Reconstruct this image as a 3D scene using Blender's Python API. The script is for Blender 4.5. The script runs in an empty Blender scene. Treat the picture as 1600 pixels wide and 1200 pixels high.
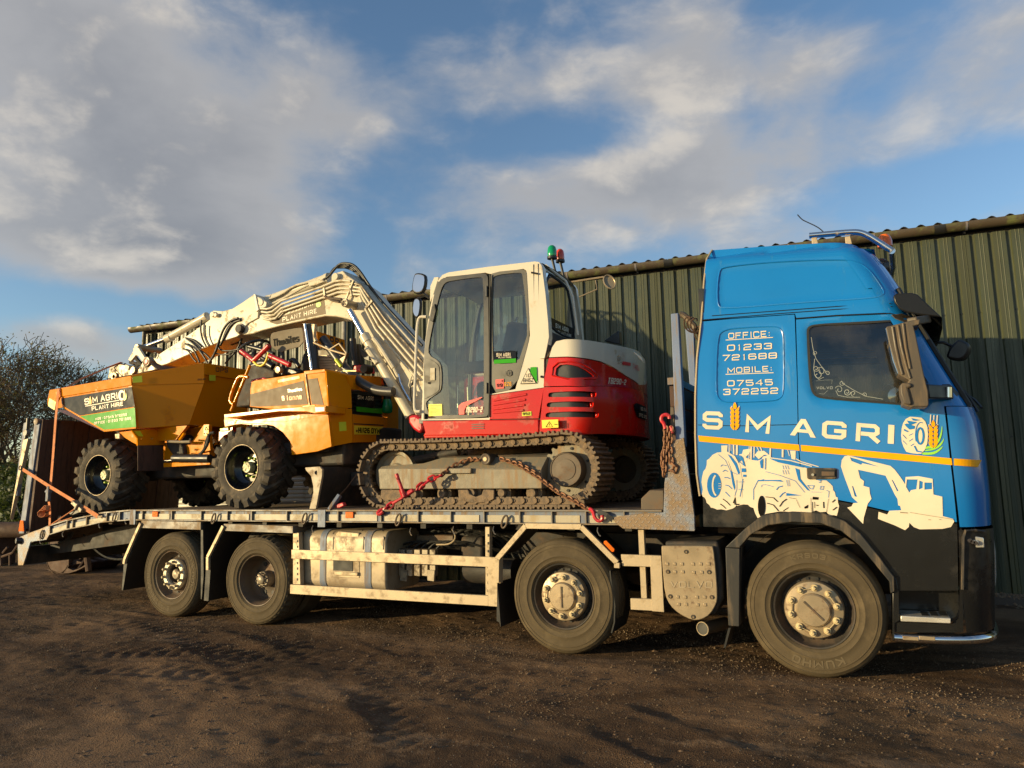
import bpy, bmesh, math, random
import numpy as np
from mathutils import Vector, Matrix, noise
from mathutils.geometry import delaunay_2d_cdt
random.seed(7); rng = np.random.default_rng(7)
SC = bpy.context.scene
COL = SC.collection
R = math.radians

# ---------------------------------------------------------------- camera
FPX, YAW, PITCH, ROLL = 1109.0, R(25.64), R(7.44), R(-1.25)
CAM = Vector((.409, -5.962, 1.545))
_f = Vector((-math.sin(YAW)*math.cos(PITCH), math.cos(YAW)*math.cos(PITCH), math.sin(PITCH)))
_r = Vector((math.cos(YAW), math.sin(YAW), 0)); _u = _r.cross(_f)
_r, _u = (_r*math.cos(ROLL)+_u*math.sin(ROLL)), (_u*math.cos(ROLL)-_r*math.sin(ROLL))
cd = bpy.data.cameras.new('camera'); cam = bpy.data.objects.new('camera', cd); COL.objects.link(cam)
cd.sensor_width = 36; cd.lens = FPX/1600*36; cd.clip_end = 2000; cd.clip_start = .05
m = Matrix((_r, _u, -_f)).transposed().to_4x4(); m.translation = CAM; cam.matrix_world = m
SC.camera = cam

# ---------------------------------------------------------------- light
SUN_AZ, SUN_EL = R(44), R(6.8)            # direction the sunlight travels towards, and its height
sd = bpy.data.lights.new('sun', 'SUN'); sun = bpy.data.objects.new('sun', sd); COL.objects.link(sun)
sd.energy = 5.0; sd.angle = R(.5); sd.color = (1, .78, .41)
trav = Vector((math.cos(SUN_AZ)*math.cos(SUN_EL), math.sin(SUN_AZ)*math.cos(SUN_EL), -math.sin(SUN_EL)))
sun.rotation_euler = trav.to_track_quat('-Z', 'Y').to_euler(); sun.location = (-20, -20, 10)
SC.view_settings.view_transform = 'Standard'; SC.view_settings.look = 'None'
SC.view_settings.exposure = .22; SC.view_settings.gamma = 1; SC.view_settings.use_curve_mapping = False

# ---------------------------------------------------------------- node helper
class NT:
    def __init__(s, nt): s.nt = nt; s.L = nt.links
    def n(s, t, **k):
        x = s.nt.nodes.new(t); ins = k.pop('i', {})
        for a, b in k.items(): setattr(x, a, b)
        for a, b in ins.items():
            if isinstance(b, bpy.types.NodeSocket): s.L.new(b, x.inputs[a])
            else: x.inputs[a].default_value = b
        return x
    def math(s, op, a, b=0, c=0, clamp=False):
        return s.n('ShaderNodeMath', operation=op, use_clamp=clamp, i={0: a, 1: b, 2: c}).outputs[0]
    def mix(s, f, a, b, bt='MIX'):
        x = s.n('ShaderNodeMix', data_type='RGBA', blend_type=bt)
        for k, v in ((0, f), (6, a), (7, b)):
            if isinstance(v, bpy.types.NodeSocket): s.L.new(v, x.inputs[k])
            else: x.inputs[k].default_value = v if k == 0 else (tuple(v)+(1,))[:4]
        return x.outputs[2]
    def mr(s, v, a, b, c=0., d=1., smooth=False):
        return s.n('ShaderNodeMapRange', interpolation_type='SMOOTHSTEP' if smooth else 'LINEAR', i={0: v, 1: a, 2: b, 3: c, 4: d}).outputs[0]
    def noise(s, vec, sc, det=4., rough=.55, dist=0.):
        return s.n('ShaderNodeTexNoise', i={'Vector': vec, 'Scale': sc, 'Detail': det, 'Roughness': rough, 'Distortion': dist}).outputs[0]

# ---------------------------------------------------------------- sky with clouds
W = bpy.data.worlds.new('World'); SC.world = W; W.use_nodes = True; W.node_tree.nodes.clear(); T = NT(W.node_tree)
sky = T.n('ShaderNodeTexSky', sky_type='NISHITA', sun_disc=False, sun_elevation=SUN_EL, sun_rotation=math.atan2(-trav.x, -trav.y), air_density=1.0, dust_density=.3, ozone_density=2.2)
tc = T.n('ShaderNodeTexCoord').outputs['Generated']
sep = T.n('ShaderNodeSeparateXYZ', i={0: tc}); sx, sy, sz = sep.outputs
zc = T.math('MAXIMUM', sz, .0)
den = T.math('ADD', zc, .22)
px_ = T.math('DIVIDE', sx, den); py_ = T.math('DIVIDE', sy, den)
pv = T.n('ShaderNodeCombineXYZ', i={0: px_, 1: py_, 2: 0.}).outputs[0]
az = T.math('ARCTAN2', sx, sy); el = T.math('ARCSINE', sz)
ae = T.n('ShaderNodeCombineXYZ', i={0: az, 1: el, 2: 0.}).outputs[0]
wn = T.n('ShaderNodeTexNoise', i={'Vector': ae, 'Scale': 3.6, 'Detail': 3.})
wv = T.n('ShaderNodeVectorMath', operation='MULTIPLY_ADD', i={0: wn.outputs['Color'], 1: (.16, .10, 0), 2: ae}).outputs[0]
def blob(d, ra, re, w):      # a bank of cloud in the direction d with the angular half sizes ra, re
    a = math.atan2(d.x, d.y); e = math.asin(d.z)
    q = T.n('ShaderNodeVectorMath', operation='SUBTRACT', i={0: wv, 1: (a+.08, e+.05, 0)}).outputs[0]
    q = T.n('ShaderNodeVectorMath', operation='DIVIDE', i={0: q, 1: (ra, re, 1)}).outputs[0]
    l = T.n('ShaderNodeVectorMath', operation='LENGTH', i={0: q}).outputs['Value']
    return T.mr(l, 0, 1.25, w, 0, True)
def dirpx(x, y): return (_f+_r*((x-800)/FPX)-_u*((y-600)/FPX)).normalized()
BL = [(130, 130, 430, 200, .36), (260, 300, 280, 130, .22), (560, 200, 190, 70, .16), (330, 395, 160, 60, .17), (30, 360, 190, 80, .16), (110, 545, 190, 45, .27), (350, 350, 110, 50, .12),
      (870, 320, 290, 85, .27), (850, 90, 260, 90, .13), (1080, 90, 130, 110, .13), (600, 120, 180, 70, .08), (1130, 260, 260, 80, .14), (1270, 90, 120, 60, .16), (1530, 110, 190, 110, .17), (960, 120, 240, 70, .08),
      (560, 390, 60, 60, -.16), (700, 60, 190, 70, -.06), (500, 480, 160, 60, -.1), (1450, 290, 190, 60, -.2), (1130, 180, 120, 40, -.05), (180, 470, 180, 30, -.1)]
acc = None
for x, y, rx, ry, w in BL:
    b = blob(dirpx(x, y), rx/FPX, ry/FPX, w); acc = b if acc is None else T.math('ADD', acc, b)
dv = T.n('ShaderNodeVectorMath', operation='MULTIPLY_ADD', i={0: tc, 1: (1, 1, 1.9), 2: T.n('ShaderNodeVectorMath', operation='SCALE', i={0: wn.outputs['Color'], 'Scale': .12}).outputs[0]}).outputs[0]
n1 = T.noise(dv, 4.6, 10., .56, .0)
n2 = T.noise(dv, 2.0, 4., .5)
base = T.math('ADD', T.math('MULTIPLY', n1, .65), T.math('MULTIPLY', n2, .35))
dens = T.math('ADD', base, acc)
mask = T.mr(dens, .47, .73, 0, 1, True)
# lit edge: density a little way towards the sun (up and left in the sky) compared with here
off = T.n('ShaderNodeVectorMath', operation='ADD', i={0: dv, 1: (-.035, -.01, .075)}).outputs[0]
m1 = T.noise(off, 4.6, 10., .56, .0)
relief = T.math('SUBTRACT', n1, m1)
thick = T.mr(dens, .60, 1.0, 0, 1, True)
lit = T.mr(relief, -.02, .20, 0, 1, True)
thin_c = (.62, .60, .585); thick_c = (.385, .385, .40)
ccol = T.mix(thick, thin_c, thick_c)
ccol = T.mix(T.math('MULTIPLY', lit, .8), ccol, (1.0, .90, .76))
low = T.mr(sz, .0, .30, .95, 1.)
ccol = T.mix(1., ccol, T.n('ShaderNodeCombineColor', i={0: low, 1: low, 2: low}).outputs[0], 'MULTIPLY')
skyc = T.n('ShaderNodeVectorMath', operation='MULTIPLY', i={0: sky.outputs[0], 1: (1.50, 1.50, 1.58)}).outputs[0]
cscale = T.n('ShaderNodeVectorMath', operation='SCALE', i={0: ccol, 'Scale': 5.3}).outputs[0]
allc = T.mix(T.math('MULTIPLY', mask, .84), skyc, cscale)
bg = T.n('ShaderNodeBackground', i={'Color': allc, 'Strength': .128})
T.L.new(bg.outputs[0], T.n('ShaderNodeOutputWorld').inputs[0])

# ---------------------------------------------------------------- materials
MATS = {}
def M(name, c, r=.5, metal=0., c2=None, amt=.0, sc=3., var=.12, bump=0., bsc=60., coat=0., emis=None, streak=False, fine=0., spec=.5, sz=.45, bdet=6.):
    if name in MATS: return MATS[name]
    mt = bpy.data.materials.new(name); mt.use_nodes = True; nt = mt.node_tree; nt.nodes.clear(); t = NT(nt)
    co = t.n('ShaderNodeTexCoord').outputs['Object']
    b = t.n('ShaderNodeBsdfPrincipled')
    v = t.noise(co, 1.7, 5.)
    col = t.mix(t.mr(v, .3, .7, 0, 1), [x*(1-var) for x in c], [min(1, x*(1+var)) for x in c])
    rv = .03 if r < .35 else .10; rr = t.mr(t.noise(co, 9., 5.), .3, .7, max(.02, r-rv), min(1, r+rv))
    if c2 is not None:
        vec = co
        if streak: vec = t.n('ShaderNodeMapping', i={'Vector': co, 'Scale': (3.5, 3.5, sz)}).outputs[0]
        d = t.noise(vec, sc, 8., .65)
        dm = t.mr(d, .62-.32*amt, .74-.12*amt, 0, 1, True)
        col = t.mix(dm, col, c2); rr = t.mr(dm, 0, 1, rr, .85)
    if fine:
        d = t.noise(co, 180., 3., .6); col = t.mix(t.mr(d, .45, .65, 0, fine), col, [min(1, x*2.2+.02) for x in c])
    t.L.new(col, b.inputs['Base Color']); t.L.new(rr, b.inputs['Roughness'])
    b.inputs['Metallic'].default_value = metal; b.inputs['Coat Weight'].default_value = coat; b.inputs['Coat Roughness'].default_value = .08
    b.inputs['Specular IOR Level'].default_value = spec
    if bump:
        bp = t.n('ShaderNodeBump', i={'Height': t.noise(co, bsc, bdet, .6), 'Strength': 1., 'Distance': bump}); t.L.new(bp.outputs[0], b.inputs['Normal'])
    if emis: b.inputs['Emission Color'].default_value = emis[:3]+(1,); b.inputs['Emission Strength'].default_value = emis[3]
    t.L.new(b.outputs[0], t.n('ShaderNodeOutputMaterial').inputs[0])
    MATS[name] = mt; return mt
def glass(name, tint, rough=.02, ior=1.45, boost=1.0):
    mt = bpy.data.materials.new(name); mt.use_nodes = True; nt = mt.node_tree; nt.nodes.clear(); t = NT(nt)
    co = t.n('ShaderNodeTexCoord').outputs['Object']
    fr = t.n('ShaderNodeFresnel', i={'IOR': ior}).outputs[0]
    g = t.n('ShaderNodeBsdfGlossy', i={'Roughness': rough, 'Color': (.95, .95, .95, 1)}); tr = t.n('ShaderNodeBsdfTransparent', i={'Color': tuple(tint)+(1,)})
    d = t.n('ShaderNodeBsdfDiffuse', i={'Color': (.45, .42, .36, 1)})
    du = t.mr(t.noise(co, 3., 6., .6), .4, .8, 0, .10)
    a = t.n('ShaderNodeMixShader', i={0: t.math('MULTIPLY', fr, boost, clamp=True), 1: tr.outputs[0], 2: g.outputs[0]})
    a2 = t.n('ShaderNodeMixShader', i={0: du, 1: a.outputs[0], 2: d.outputs[0]})
    t.L.new(a2.outputs[0], t.n('ShaderNodeOutputMaterial').inputs[0]); MATS[name] = mt; return mt

DUST = (.30, .22, .14); MUD = (.13, .085, .05); RUST = (.16, .06, .025)
BLUE = M('cab_blue_paint', (.008, .19, .56), .14, c2=(.03, .19, .42), amt=.10, sc=2., coat=.5, var=.05, streak=True, bump=.004, bsc=2.2, bdet=1.)
BLK = M('black_paint', (.012, .012, .012), .25, c2=(.045, .036, .026), amt=.38, sc=2.2, coat=.3, spec=.4)
TRIM = M('dusty_black_plastic', (.022, .021, .02), .55, c2=(.16, .115, .07), amt=.55, sc=4., streak=True)
MIRB = M('dusty_mirror_plastic', (.082, .066, .048), .5, c2=(.16, .11, .062), amt=.5, sc=4., streak=True)
RUB = M('tyre_rubber_dusty', (.088, .067, .040), .85, c2=(.125, .095, .056), amt=.45, sc=5., bump=.0012, bsc=120., spec=.2)
RUBD = M('tyre_rubber', (.055, .046, .036), .75, c2=(.15, .12, .085), amt=.5, sc=6., bump=.001, bsc=150., spec=.25)
RIMS = M('dirty_rim_paint', (.30, .25, .18), .45, .3, c2=(.10, .07, .045), amt=.5, sc=9.)
RIMD = M('brown_rim', (.10, .075, .052), .5, .2, c2=(.16, .10, .06), amt=.5, sc=8.)
HUBM = M('hub_cover_metal', (.36, .28, .18), .42, .45, c2=(.20, .14, .09), amt=.4, sc=12.)
NUTM = M('nut_indicator_cap', (.62, .50, .28), .45, c2=(.25, .17, .09), amt=.5, sc=20.)
ALU = M('dusty_aluminium', (.47, .375, .25), .5, .25, c2=(.40, .31, .195), amt=.4, sc=11., bump=.0008, bsc=60., spec=.3)
GALV = M('galvanised_blue_steel', (.155, .185, .25), .55, .1, c2=(.24, .165, .10), amt=.5, sc=5., streak=True, spec=.3)
RAIL = M('dirty_side_rail', (.16, .15, .14), .5, .2, c2=(.26, .18, .10), amt=.6, sc=5.)
FRM = M('dark_chassis', (.03, .026, .022), .7, c2=(.09, .06, .04), amt=.5, sc=5., bump=.002, bsc=30.)
REFL = M('white_reflective_tape', (.44, .39, .29), .4, c2=(.42, .33, .2), amt=.45, sc=6., spec=.3)
WOOD = M('muddy_deck_boards', (.20, .135, .08), .8, c2=(.10, .065, .04), amt=.5, sc=6., bump=.004, bsc=25.)
RWOOD = M('dark_ramp_boards', (.085, .045, .03), .75, c2=(.04, .024, .018), amt=.5, sc=5., bump=.003, bsc=30., streak=True)
CREAM = M('cream_white_paint', (.66, .60, .48), .2, c2=(.46, .37, .24), amt=.18, sc=5., coat=.2, var=.04, spec=.35)
CREAMD = M('cream_white_boom_paint', (.64, .57, .43), .22, c2=(.42, .33, .2), amt=.30, sc=7., var=.05, spec=.15)
REDP = M('red_paint', (.52, .012, .006), .16, c2=(.27, .04, .02), amt=.28, sc=4., coat=.15, spec=.35, var=.06)
REDC = M('red_chain_paint', (.55, .02, .03), .35, c2=(.20, .02, .02), amt=.4, sc=20.)
GREYP = M('grey_green_cab_plastic', (.085, .08, .065), .45, c2=(.16, .13, .09), amt=.3, sc=6.)
DKP = M('dark_plastic', (.02, .02, .021), .4)
SEAL = M('rubber_seal', (.012, .012, .012), .6)
ORG = M('orange_paint', (.72, .245, .002), .12, c2=(.50, .15, .01), amt=.15, sc=3., var=.03, spec=.14)
TRK = M('muddy_track_steel', (.15, .11, .075), .8, .15, c2=(.27, .185, .11), amt=.7, sc=11., bump=.006, bsc=45.)
UNDER = M('undercarriage_grey', (.215, .19, .14), .6, .1, c2=(.30, .20, .11), amt=.55, sc=5., bump=.002, bsc=50., streak=True)
RUSTS = M('rusty_steel', (.075, .042, .028), .75, .3, c2=(.12, .07, .045), amt=.5, sc=10., bump=.002, bsc=60.)
CHROME = M('chrome', (.75, .74, .72), .10, 1., c2=(.3, .22, .14), amt=.15, sc=9.)
HOSE = M('black_hose', (.015, .015, .014), .45, c2=(.08, .06, .045), amt=.3, sc=20.)
STRAP = M('orange_strap_webbing', (.60, .21, .075), .8, c2=(.30, .13, .07), amt=.3, sc=14., bump=.0006, bsc=300.)
DECW = M('cream_vinyl', (.76, .66, .50), .25, spec=.25); DECB = M('black_vinyl', (.008, .008, .009), .12, spec=.2)
DECY = M('yellow_vinyl', (.92, .40, .0), .25, spec=.25); DECG = M('green_vinyl', (.04, .34, .01), .15, spec=.2); DECL = M('light_green_vinyl', (.30, .68, .05), .4)
GREYV = M('grey_vinyl', (.24, .19, .13), .45, spec=.05); YREF = M('yellow_reflector_tape', (.62, .68, .02), .35); YLAB = M('yellow_label', (.85, .65, .03), .4)
REDV = M('red_vinyl', (.75, .05, .05), .4); BLUV = M('cab_blue_vinyl', (.008, .19, .56), .2)
AMB = M('amber_lens', (.85, .16, .01), .15, coat=.5); GRN = M('green_lens', (.0, .28, .10), .12, coat=.5); REDL = M('red_lens', (.62, .05, .01), .15, coat=.5)
CLR = M('lamp_glass', (.7, .7, .66), .1, .6); ALLOY = M('chequer_step', (.7, .66, .58), .35, .6, c2=(.3, .22, .14), amt=.3, sc=20.)
SEATM = M('seat_fabric', (.05, .05, .052), .8, bump=.001, bsc=200.); BOARD = M('sign_board_grey', (.24, .20, .14), .55, c2=(.30, .24, .16), amt=.4, sc=6.)
TGLASS = glass('tinted_cab_glass', (.48, .50, .48), boost=1.9); EGLASS = glass('green_tinted_glass', (.70, .80, .75), boost=2.2); MGLASS = M('mirror_glass', (.5, .52, .55), .03, 1.)

# diamond tread plate: two families of raised lens shapes
def tread():
    mt = bpy.data.materials.new('rusty_tread_plate'); mt.use_nodes = True; nt = mt.node_tree; nt.nodes.clear(); t = NT(nt)
    co = t.n('ShaderNodeTexCoord').outputs['Object']; b = t.n('ShaderNodeBsdfPrincipled')
    rot = t.n('ShaderNodeMapping', i={'Vector': co, 'Rotation': (0, R(45), 0), 'Scale': (26, 1, 26)}).outputs[0]
    s_ = t.n('ShaderNodeSeparateXYZ', i={0: rot}); u, _, v = s_.outputs
    fu = t.math('ABSOLUTE', t.math('SUBTRACT', t.math('FRACT', u), .5)); fv = t.math('ABSOLUTE', t.math('SUBTRACT', t.math('FRACT', v), .5))
    par = t.math('MODULO', t.math('ADD', t.math('FLOOR', u), t.math('FLOOR', v)), 2.)
    par = t.math('GREATER_THAN', t.math('ABSOLUTE', par), .5)
    a = t.math('ADD', t.math('MULTIPLY', fu, 1.0), t.math('MULTIPLY', fv, 3.2)); c = t.math('ADD', t.math('MULTIPLY', fu, 3.2), t.math('MULTIPLY', fv, 1.0))
    mixv = t.math('ADD', t.math('MULTIPLY', a, par), t.math('MULTIPLY', c, t.math('SUBTRACT', 1., par)))
    h = t.mr(mixv, .40, .62, 1, 0, True)
    rust = t.mr(t.noise(co, 3.2, 8., .65), .38, .56, 0, 1, True)
    col = t.mix(rust, (.20, .24, .31), (.23, .155, .09)); col = t.mix(t.mr(h, 0, 1, 0, .3), col, (.45, .42, .38))
    t.L.new(col, b.inputs['Base Color']); b.inputs['Roughness'].default_value = .5; b.inputs['Metallic'].default_value = .25
    bp = t.n('ShaderNodeBump', i={'Height': h, 'Strength': .9, 'Distance': .004}); t.L.new(bp.outputs[0], b.inputs['Normal'])
    t.L.new(b.outputs[0], t.n('ShaderNodeOutputMaterial').inputs[0]); return mt
TREAD = tread()

# ---------------------------------------------------------------- geometry helpers
def ray(x, y): return (_f+_r*((x-800)/FPX)-_u*((y-600)/FPX))
def PY(x, y, Y): d = ray(x, y); return CAM+d*((Y-CAM.y)/d.y)
def PX(x, y, X): d = ray(x, y); return CAM+d*((X-CAM.x)/d.x)
def PZ(x, y, Z=0.): d = ray(x, y); return CAM+d*((Z-CAM.z)/d.z)
class Cr:                      # measurements were taken on enlarged details of the photograph: origin and enlargement
    def __init__(s, x0, y0, k): s.a = (x0, y0, k)
    def xy(s, u, v): x0, y0, k = s.a; return x0+u/k, y0+v/k
    def __call__(s, u, v, Y=0.): return PY(*s.xy(u, v), Y)
    def pts(s, l, Y=0.): return [PY(*s.xy(u, v), Y) for u, v in l]
cA, cB, cBm, cEc, cEr, cTr, cL = Cr(60, 500, 3.75), Cr(320, 480, 3.528), Cr(160, 390, 3.077), Cr(620, 370, 3.6375), Cr(820, 500, 3.53), Cr(470, 650, 2.712), Cr(0, 780, 3.333)
cG1, cG2, c3, c4, k1, k2, k3, k4 = Cr(430, 780, 3.81), Cr(780, 780, 4), Cr(1080, 620, 2.727), Cr(1080, 330, 3.077), Cr(160, 500, 10), Cr(300, 430, 8.889), Cr(440, 400, 8.889), Cr(520, 480, 5.456)
cT1, cT2, cD1, cH1, cW1, cW2, cW3 = Cr(550, 680, 7.619), Cr(750, 680, 6.957), Cr(200, 620, 6.667), Cr(1000, 480, 5.4545), Cr(1230, 490, 6.667), Cr(1240, 330, 5.219), Cr(1380, 480, 6.667)
cX4, cX5, cR1, cN2, cT9, cS1, cS2, cM = Cr(1080, 680, 6.154), Cr(1290, 690, 5.926), Cr(0, 640, 4.446), Cr(0, 780, 6.667), Cr(1380, 630, 12), Cr(1100, 620, 6.957), Cr(480, 500, 8.57), Cr(0, 0, 1)

WO = {}
def root(name, label, cat, loc, group=None):
    o = bpy.data.objects.new(name, None); COL.objects.link(o); o.location = loc; o.empty_display_size = .2
    o['label'] = label; o['category'] = cat
    if group: o['group'] = group
    WO[o.name] = Vector(loc); return o
def tag(o, label, cat, group=None):
    o['label'] = label; o['category'] = cat
    if group: o['group'] = group
    return o
class MB:
    def __init__(s): s.v = []; s.f = []
    def add(s, v, f):
        n = len(s.v); s.v += [Vector(a) for a in v]; s.f += [tuple(n+i for i in q) for q in f]; return s
    def box(s, c, size, rot=None):
        c = Vector(c); hx, hy, hz = [q/2 for q in size]
        v = [Vector((x, y, z)) for x in (-hx, hx) for y in (-hy, hy) for z in (-hz, hz)]
        if rot is not None: v = [rot @ q for q in v]
        return s.add([c+q for q in v], [(0, 1, 3, 2), (4, 6, 7, 5), (0, 4, 5, 1), (2, 3, 7, 6), (0, 2, 6, 4), (1, 5, 7, 3)])
    def bb(s, x0, x1, y0, y1, z0, z1): return s.box(((x0+x1)/2, (y0+y1)/2, (z0+z1)/2), (abs(x1-x0), abs(y1-y0), abs(z1-z0)))
    def prism(s, pts, d):
        pts = [Vector(p) for p in pts]; d = Vector(d) if not isinstance(d, (int, float)) else Vector((0, d, 0)); n = len(pts)
        return s.add(pts+[p+d for p in pts], [tuple(range(n)), tuple(range(2*n-1, n-1, -1))]+[(i, (i+1) % n, n+(i+1) % n, n+i) for i in range(n)])
    def beam(s, p0, p1, w, h, up=(0, 1, 0)):      # w across 'up' direction, h along it
        p0, p1, up = Vector(p0), Vector(p1), Vector(up); a = (p1-p0).normalized(); b = a.cross(up).normalized(); c = b.cross(a)
        v = [p+b*(i*w/2)+c*(j*h/2) for p in (p0, p1) for i, j in ((-1, -1), (1, -1), (1, 1), (-1, 1))]
        return s.add(v, [(0, 3, 2, 1), (4, 5, 6, 7)]+[(i, (i+1) % 4, 4+(i+1) % 4, 4+i) for i in range(4)])
    def tube(s, pts, r, n=8, closed=False, flat=None):
        pts = [Vector(p) for p in pts]; k = len(pts)
        rr = r if isinstance(r, (list, tuple)) else [r]*k
        tang = []
        for i in range(k):
            a = pts[(i-1) % k] if (i > 0 or closed) else pts[0]; b = pts[(i+1) % k] if (i < k-1 or closed) else pts[-1]
            t = (b-a); tang.append(t.normalized() if t.length > 1e-9 else Vector((1, 0, 0)))
        up = Vector((0, 0, 1)) if abs(tang[0].z) < .9 else Vector((0, 1, 0))
        nrm = tang[0].cross(up).normalized(); vs = []
        for i in range(k):
            nrm = (nrm-tang[i]*nrm.dot(tang[i])).normalized(); bi = tang[i].cross(nrm)
            for j in range(n):
                a = 2*math.pi*j/n; vs.append(pts[i]+(nrm*math.cos(a)+bi*math.sin(a))*rr[i])
        fs = [(i*n+j, i*n+(j+1) % n, ((i+1) % k)*n+(j+1) % n, ((i+1) % k)*n+j) for i in range(k if closed else k-1) for j in range(n)]
        if not closed: fs += [tuple(range(n-1, -1, -1)), tuple(range((k-1)*n, k*n))]
        return s.add(vs, fs)
    def cyl(s, p0, p1, r, r1=None, n=20): return s.tube([p0, p1], [r, r if r1 is None else r1], n)
    def lathe(s, prof, c, n=48, mod=None):       # profile of (radius, y offset) turned about the Y axis through c
        c = Vector(c); k = len(prof); vs = []
        for j in range(n):
            a = 2*math.pi*j/n
            for i, (r, y) in enumerate(prof):
                if mod: r, y = mod(i, j, r, y)
                vs.append(c+Vector((r*math.cos(a), y, r*math.sin(a))))
        fs = [(j*k+i, j*k+i+1, ((j+1) % n)*k+i+1, ((j+1) % n)*k+i) for j in range(n) for i in range(k-1)]
        for e in (0, k-1):
            if prof[e][0] > 1e-6 and prof[e][0] < .0: pass
        return s.add(vs, fs)
    def ribbon(s, pts, w, th=.003, wdir=(0, 1, 0)):
        wd = Vector(wdir).normalized(); pts = [Vector(p) for p in pts]; vs = []; k = len(pts)
        for i, p in enumerate(pts):
            t = (pts[min(i+1, k-1)]-pts[max(i-1, 0)]).normalized(); nn = t.cross(wd).normalized()
            vs += [p-wd*w/2-nn*th/2, p+wd*w/2-nn*th/2, p+wd*w/2+nn*th/2, p-wd*w/2+nn*th/2]
        fs = [(i*4+j, i*4+(j+1) % 4, i*4+4+(j+1) % 4, i*4+4+j) for i in range(k-1) for j in range(4)]+[(0, 1, 2, 3), tuple(k*4-4+j for j in (3, 2, 1, 0))]
        return s.add(vs, fs)
    def build(s, name, mat, parent=None, bevel=0, smooth=35, origin=None, recalc=True, label=None):
        o0 = Vector(origin) if origin is not None else (WO[parent.name] if parent is not None else (sum(s.v, Vector())/len(s.v)))
        me = bpy.data.meshes.new(name); me.from_pydata([tuple(v-o0) for v in s.v], [], s.f)
        if recalc:
            b = bmesh.new(); b.from_mesh(me); bmesh.ops.recalc_face_normals(b, faces=b.faces[:]); b.to_mesh(me); b.free()
        if smooth:
            me.shade_smooth() if hasattr(me, 'shade_smooth') else me.polygons.foreach_set('use_smooth', [True]*len(me.polygons))
            me.set_sharp_from_angle(angle=R(smooth))
        me.materials.append(mat); o = bpy.data.objects.new(name, me); COL.objects.link(o)
        if parent is not None: o.parent = parent; o.location = o0-WO[parent.name]
        else: o.location = o0
        WO[o.name] = Vector(o0)
        if bevel:
            bm = o.modifiers.new('bevel', 'BEVEL'); bm.width = bevel; bm.segments = 2; bm.limit_method = 'ANGLE'; bm.angle_limit = R(40); bm.use_clamp_overlap = True
        if label: o['label'] = label
        return o
def copy_at(o, parent, loc, rot=None, name=None, scale=None):
    c = o.copy(); COL.objects.link(c); c.parent = parent
    c.location = Vector(loc)-(WO[parent.name] if parent is not None else Vector()); WO[c.name] = Vector(loc)
    if rot is not None: c.rotation_euler = rot
    if scale is not None: c.scale = scale
    return c
def copy_tree(o, parent=None, loc=None, rot=None, skip=()):
    c = o.copy(); COL.objects.link(c); c.parent = parent
    if loc is not None: c.location = loc
    if rot is not None: c.rotation_euler = rot
    for ch in list(o.children):
        if ch.name.split('.')[0] not in skip: copy_tree(ch, c)
    return c
def inside(p, poly):
    x, y = p; c = False; n = len(poly); j = n-1
    for i in range(n):
        xi, yi = poly[i]; xj, yj = poly[j]
        if (yi > y) != (yj > y) and x < (xj-xi)*(y-yi)/(yj-yi)+xi: c = not c
        j = i
    return c
def sdist(p, poly):          # distance to the outline, positive inside
    P_ = Vector(p); best = 9
    for i in range(len(poly)):
        a = Vector(poly[i]); b = Vector(poly[(i+1) % len(poly)]); ab = b-a
        t = max(0, min(1, (P_-a).dot(ab)/max(1e-12, ab.dot(ab)))); best = min(best, (P_-a-ab*t).length)
    return best if inside(p, poly) else -best
def smooth_poly(poly, n=1, closed=True):    # corner cutting
    for _ in range(n):
        q = []
        k = len(poly)
        for i in range(k if closed else k-1):
            a, b = Vector(poly[i]), Vector(poly[(i+1) % k]); q += [a*.75+b*.25, a*.25+b*.75]
        if not closed: q = [Vector(poly[0])]+q+[Vector(poly[-1])]
        poly = q
    return poly
def xz(pts): return [(p.x, p.z) for p in pts]
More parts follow.
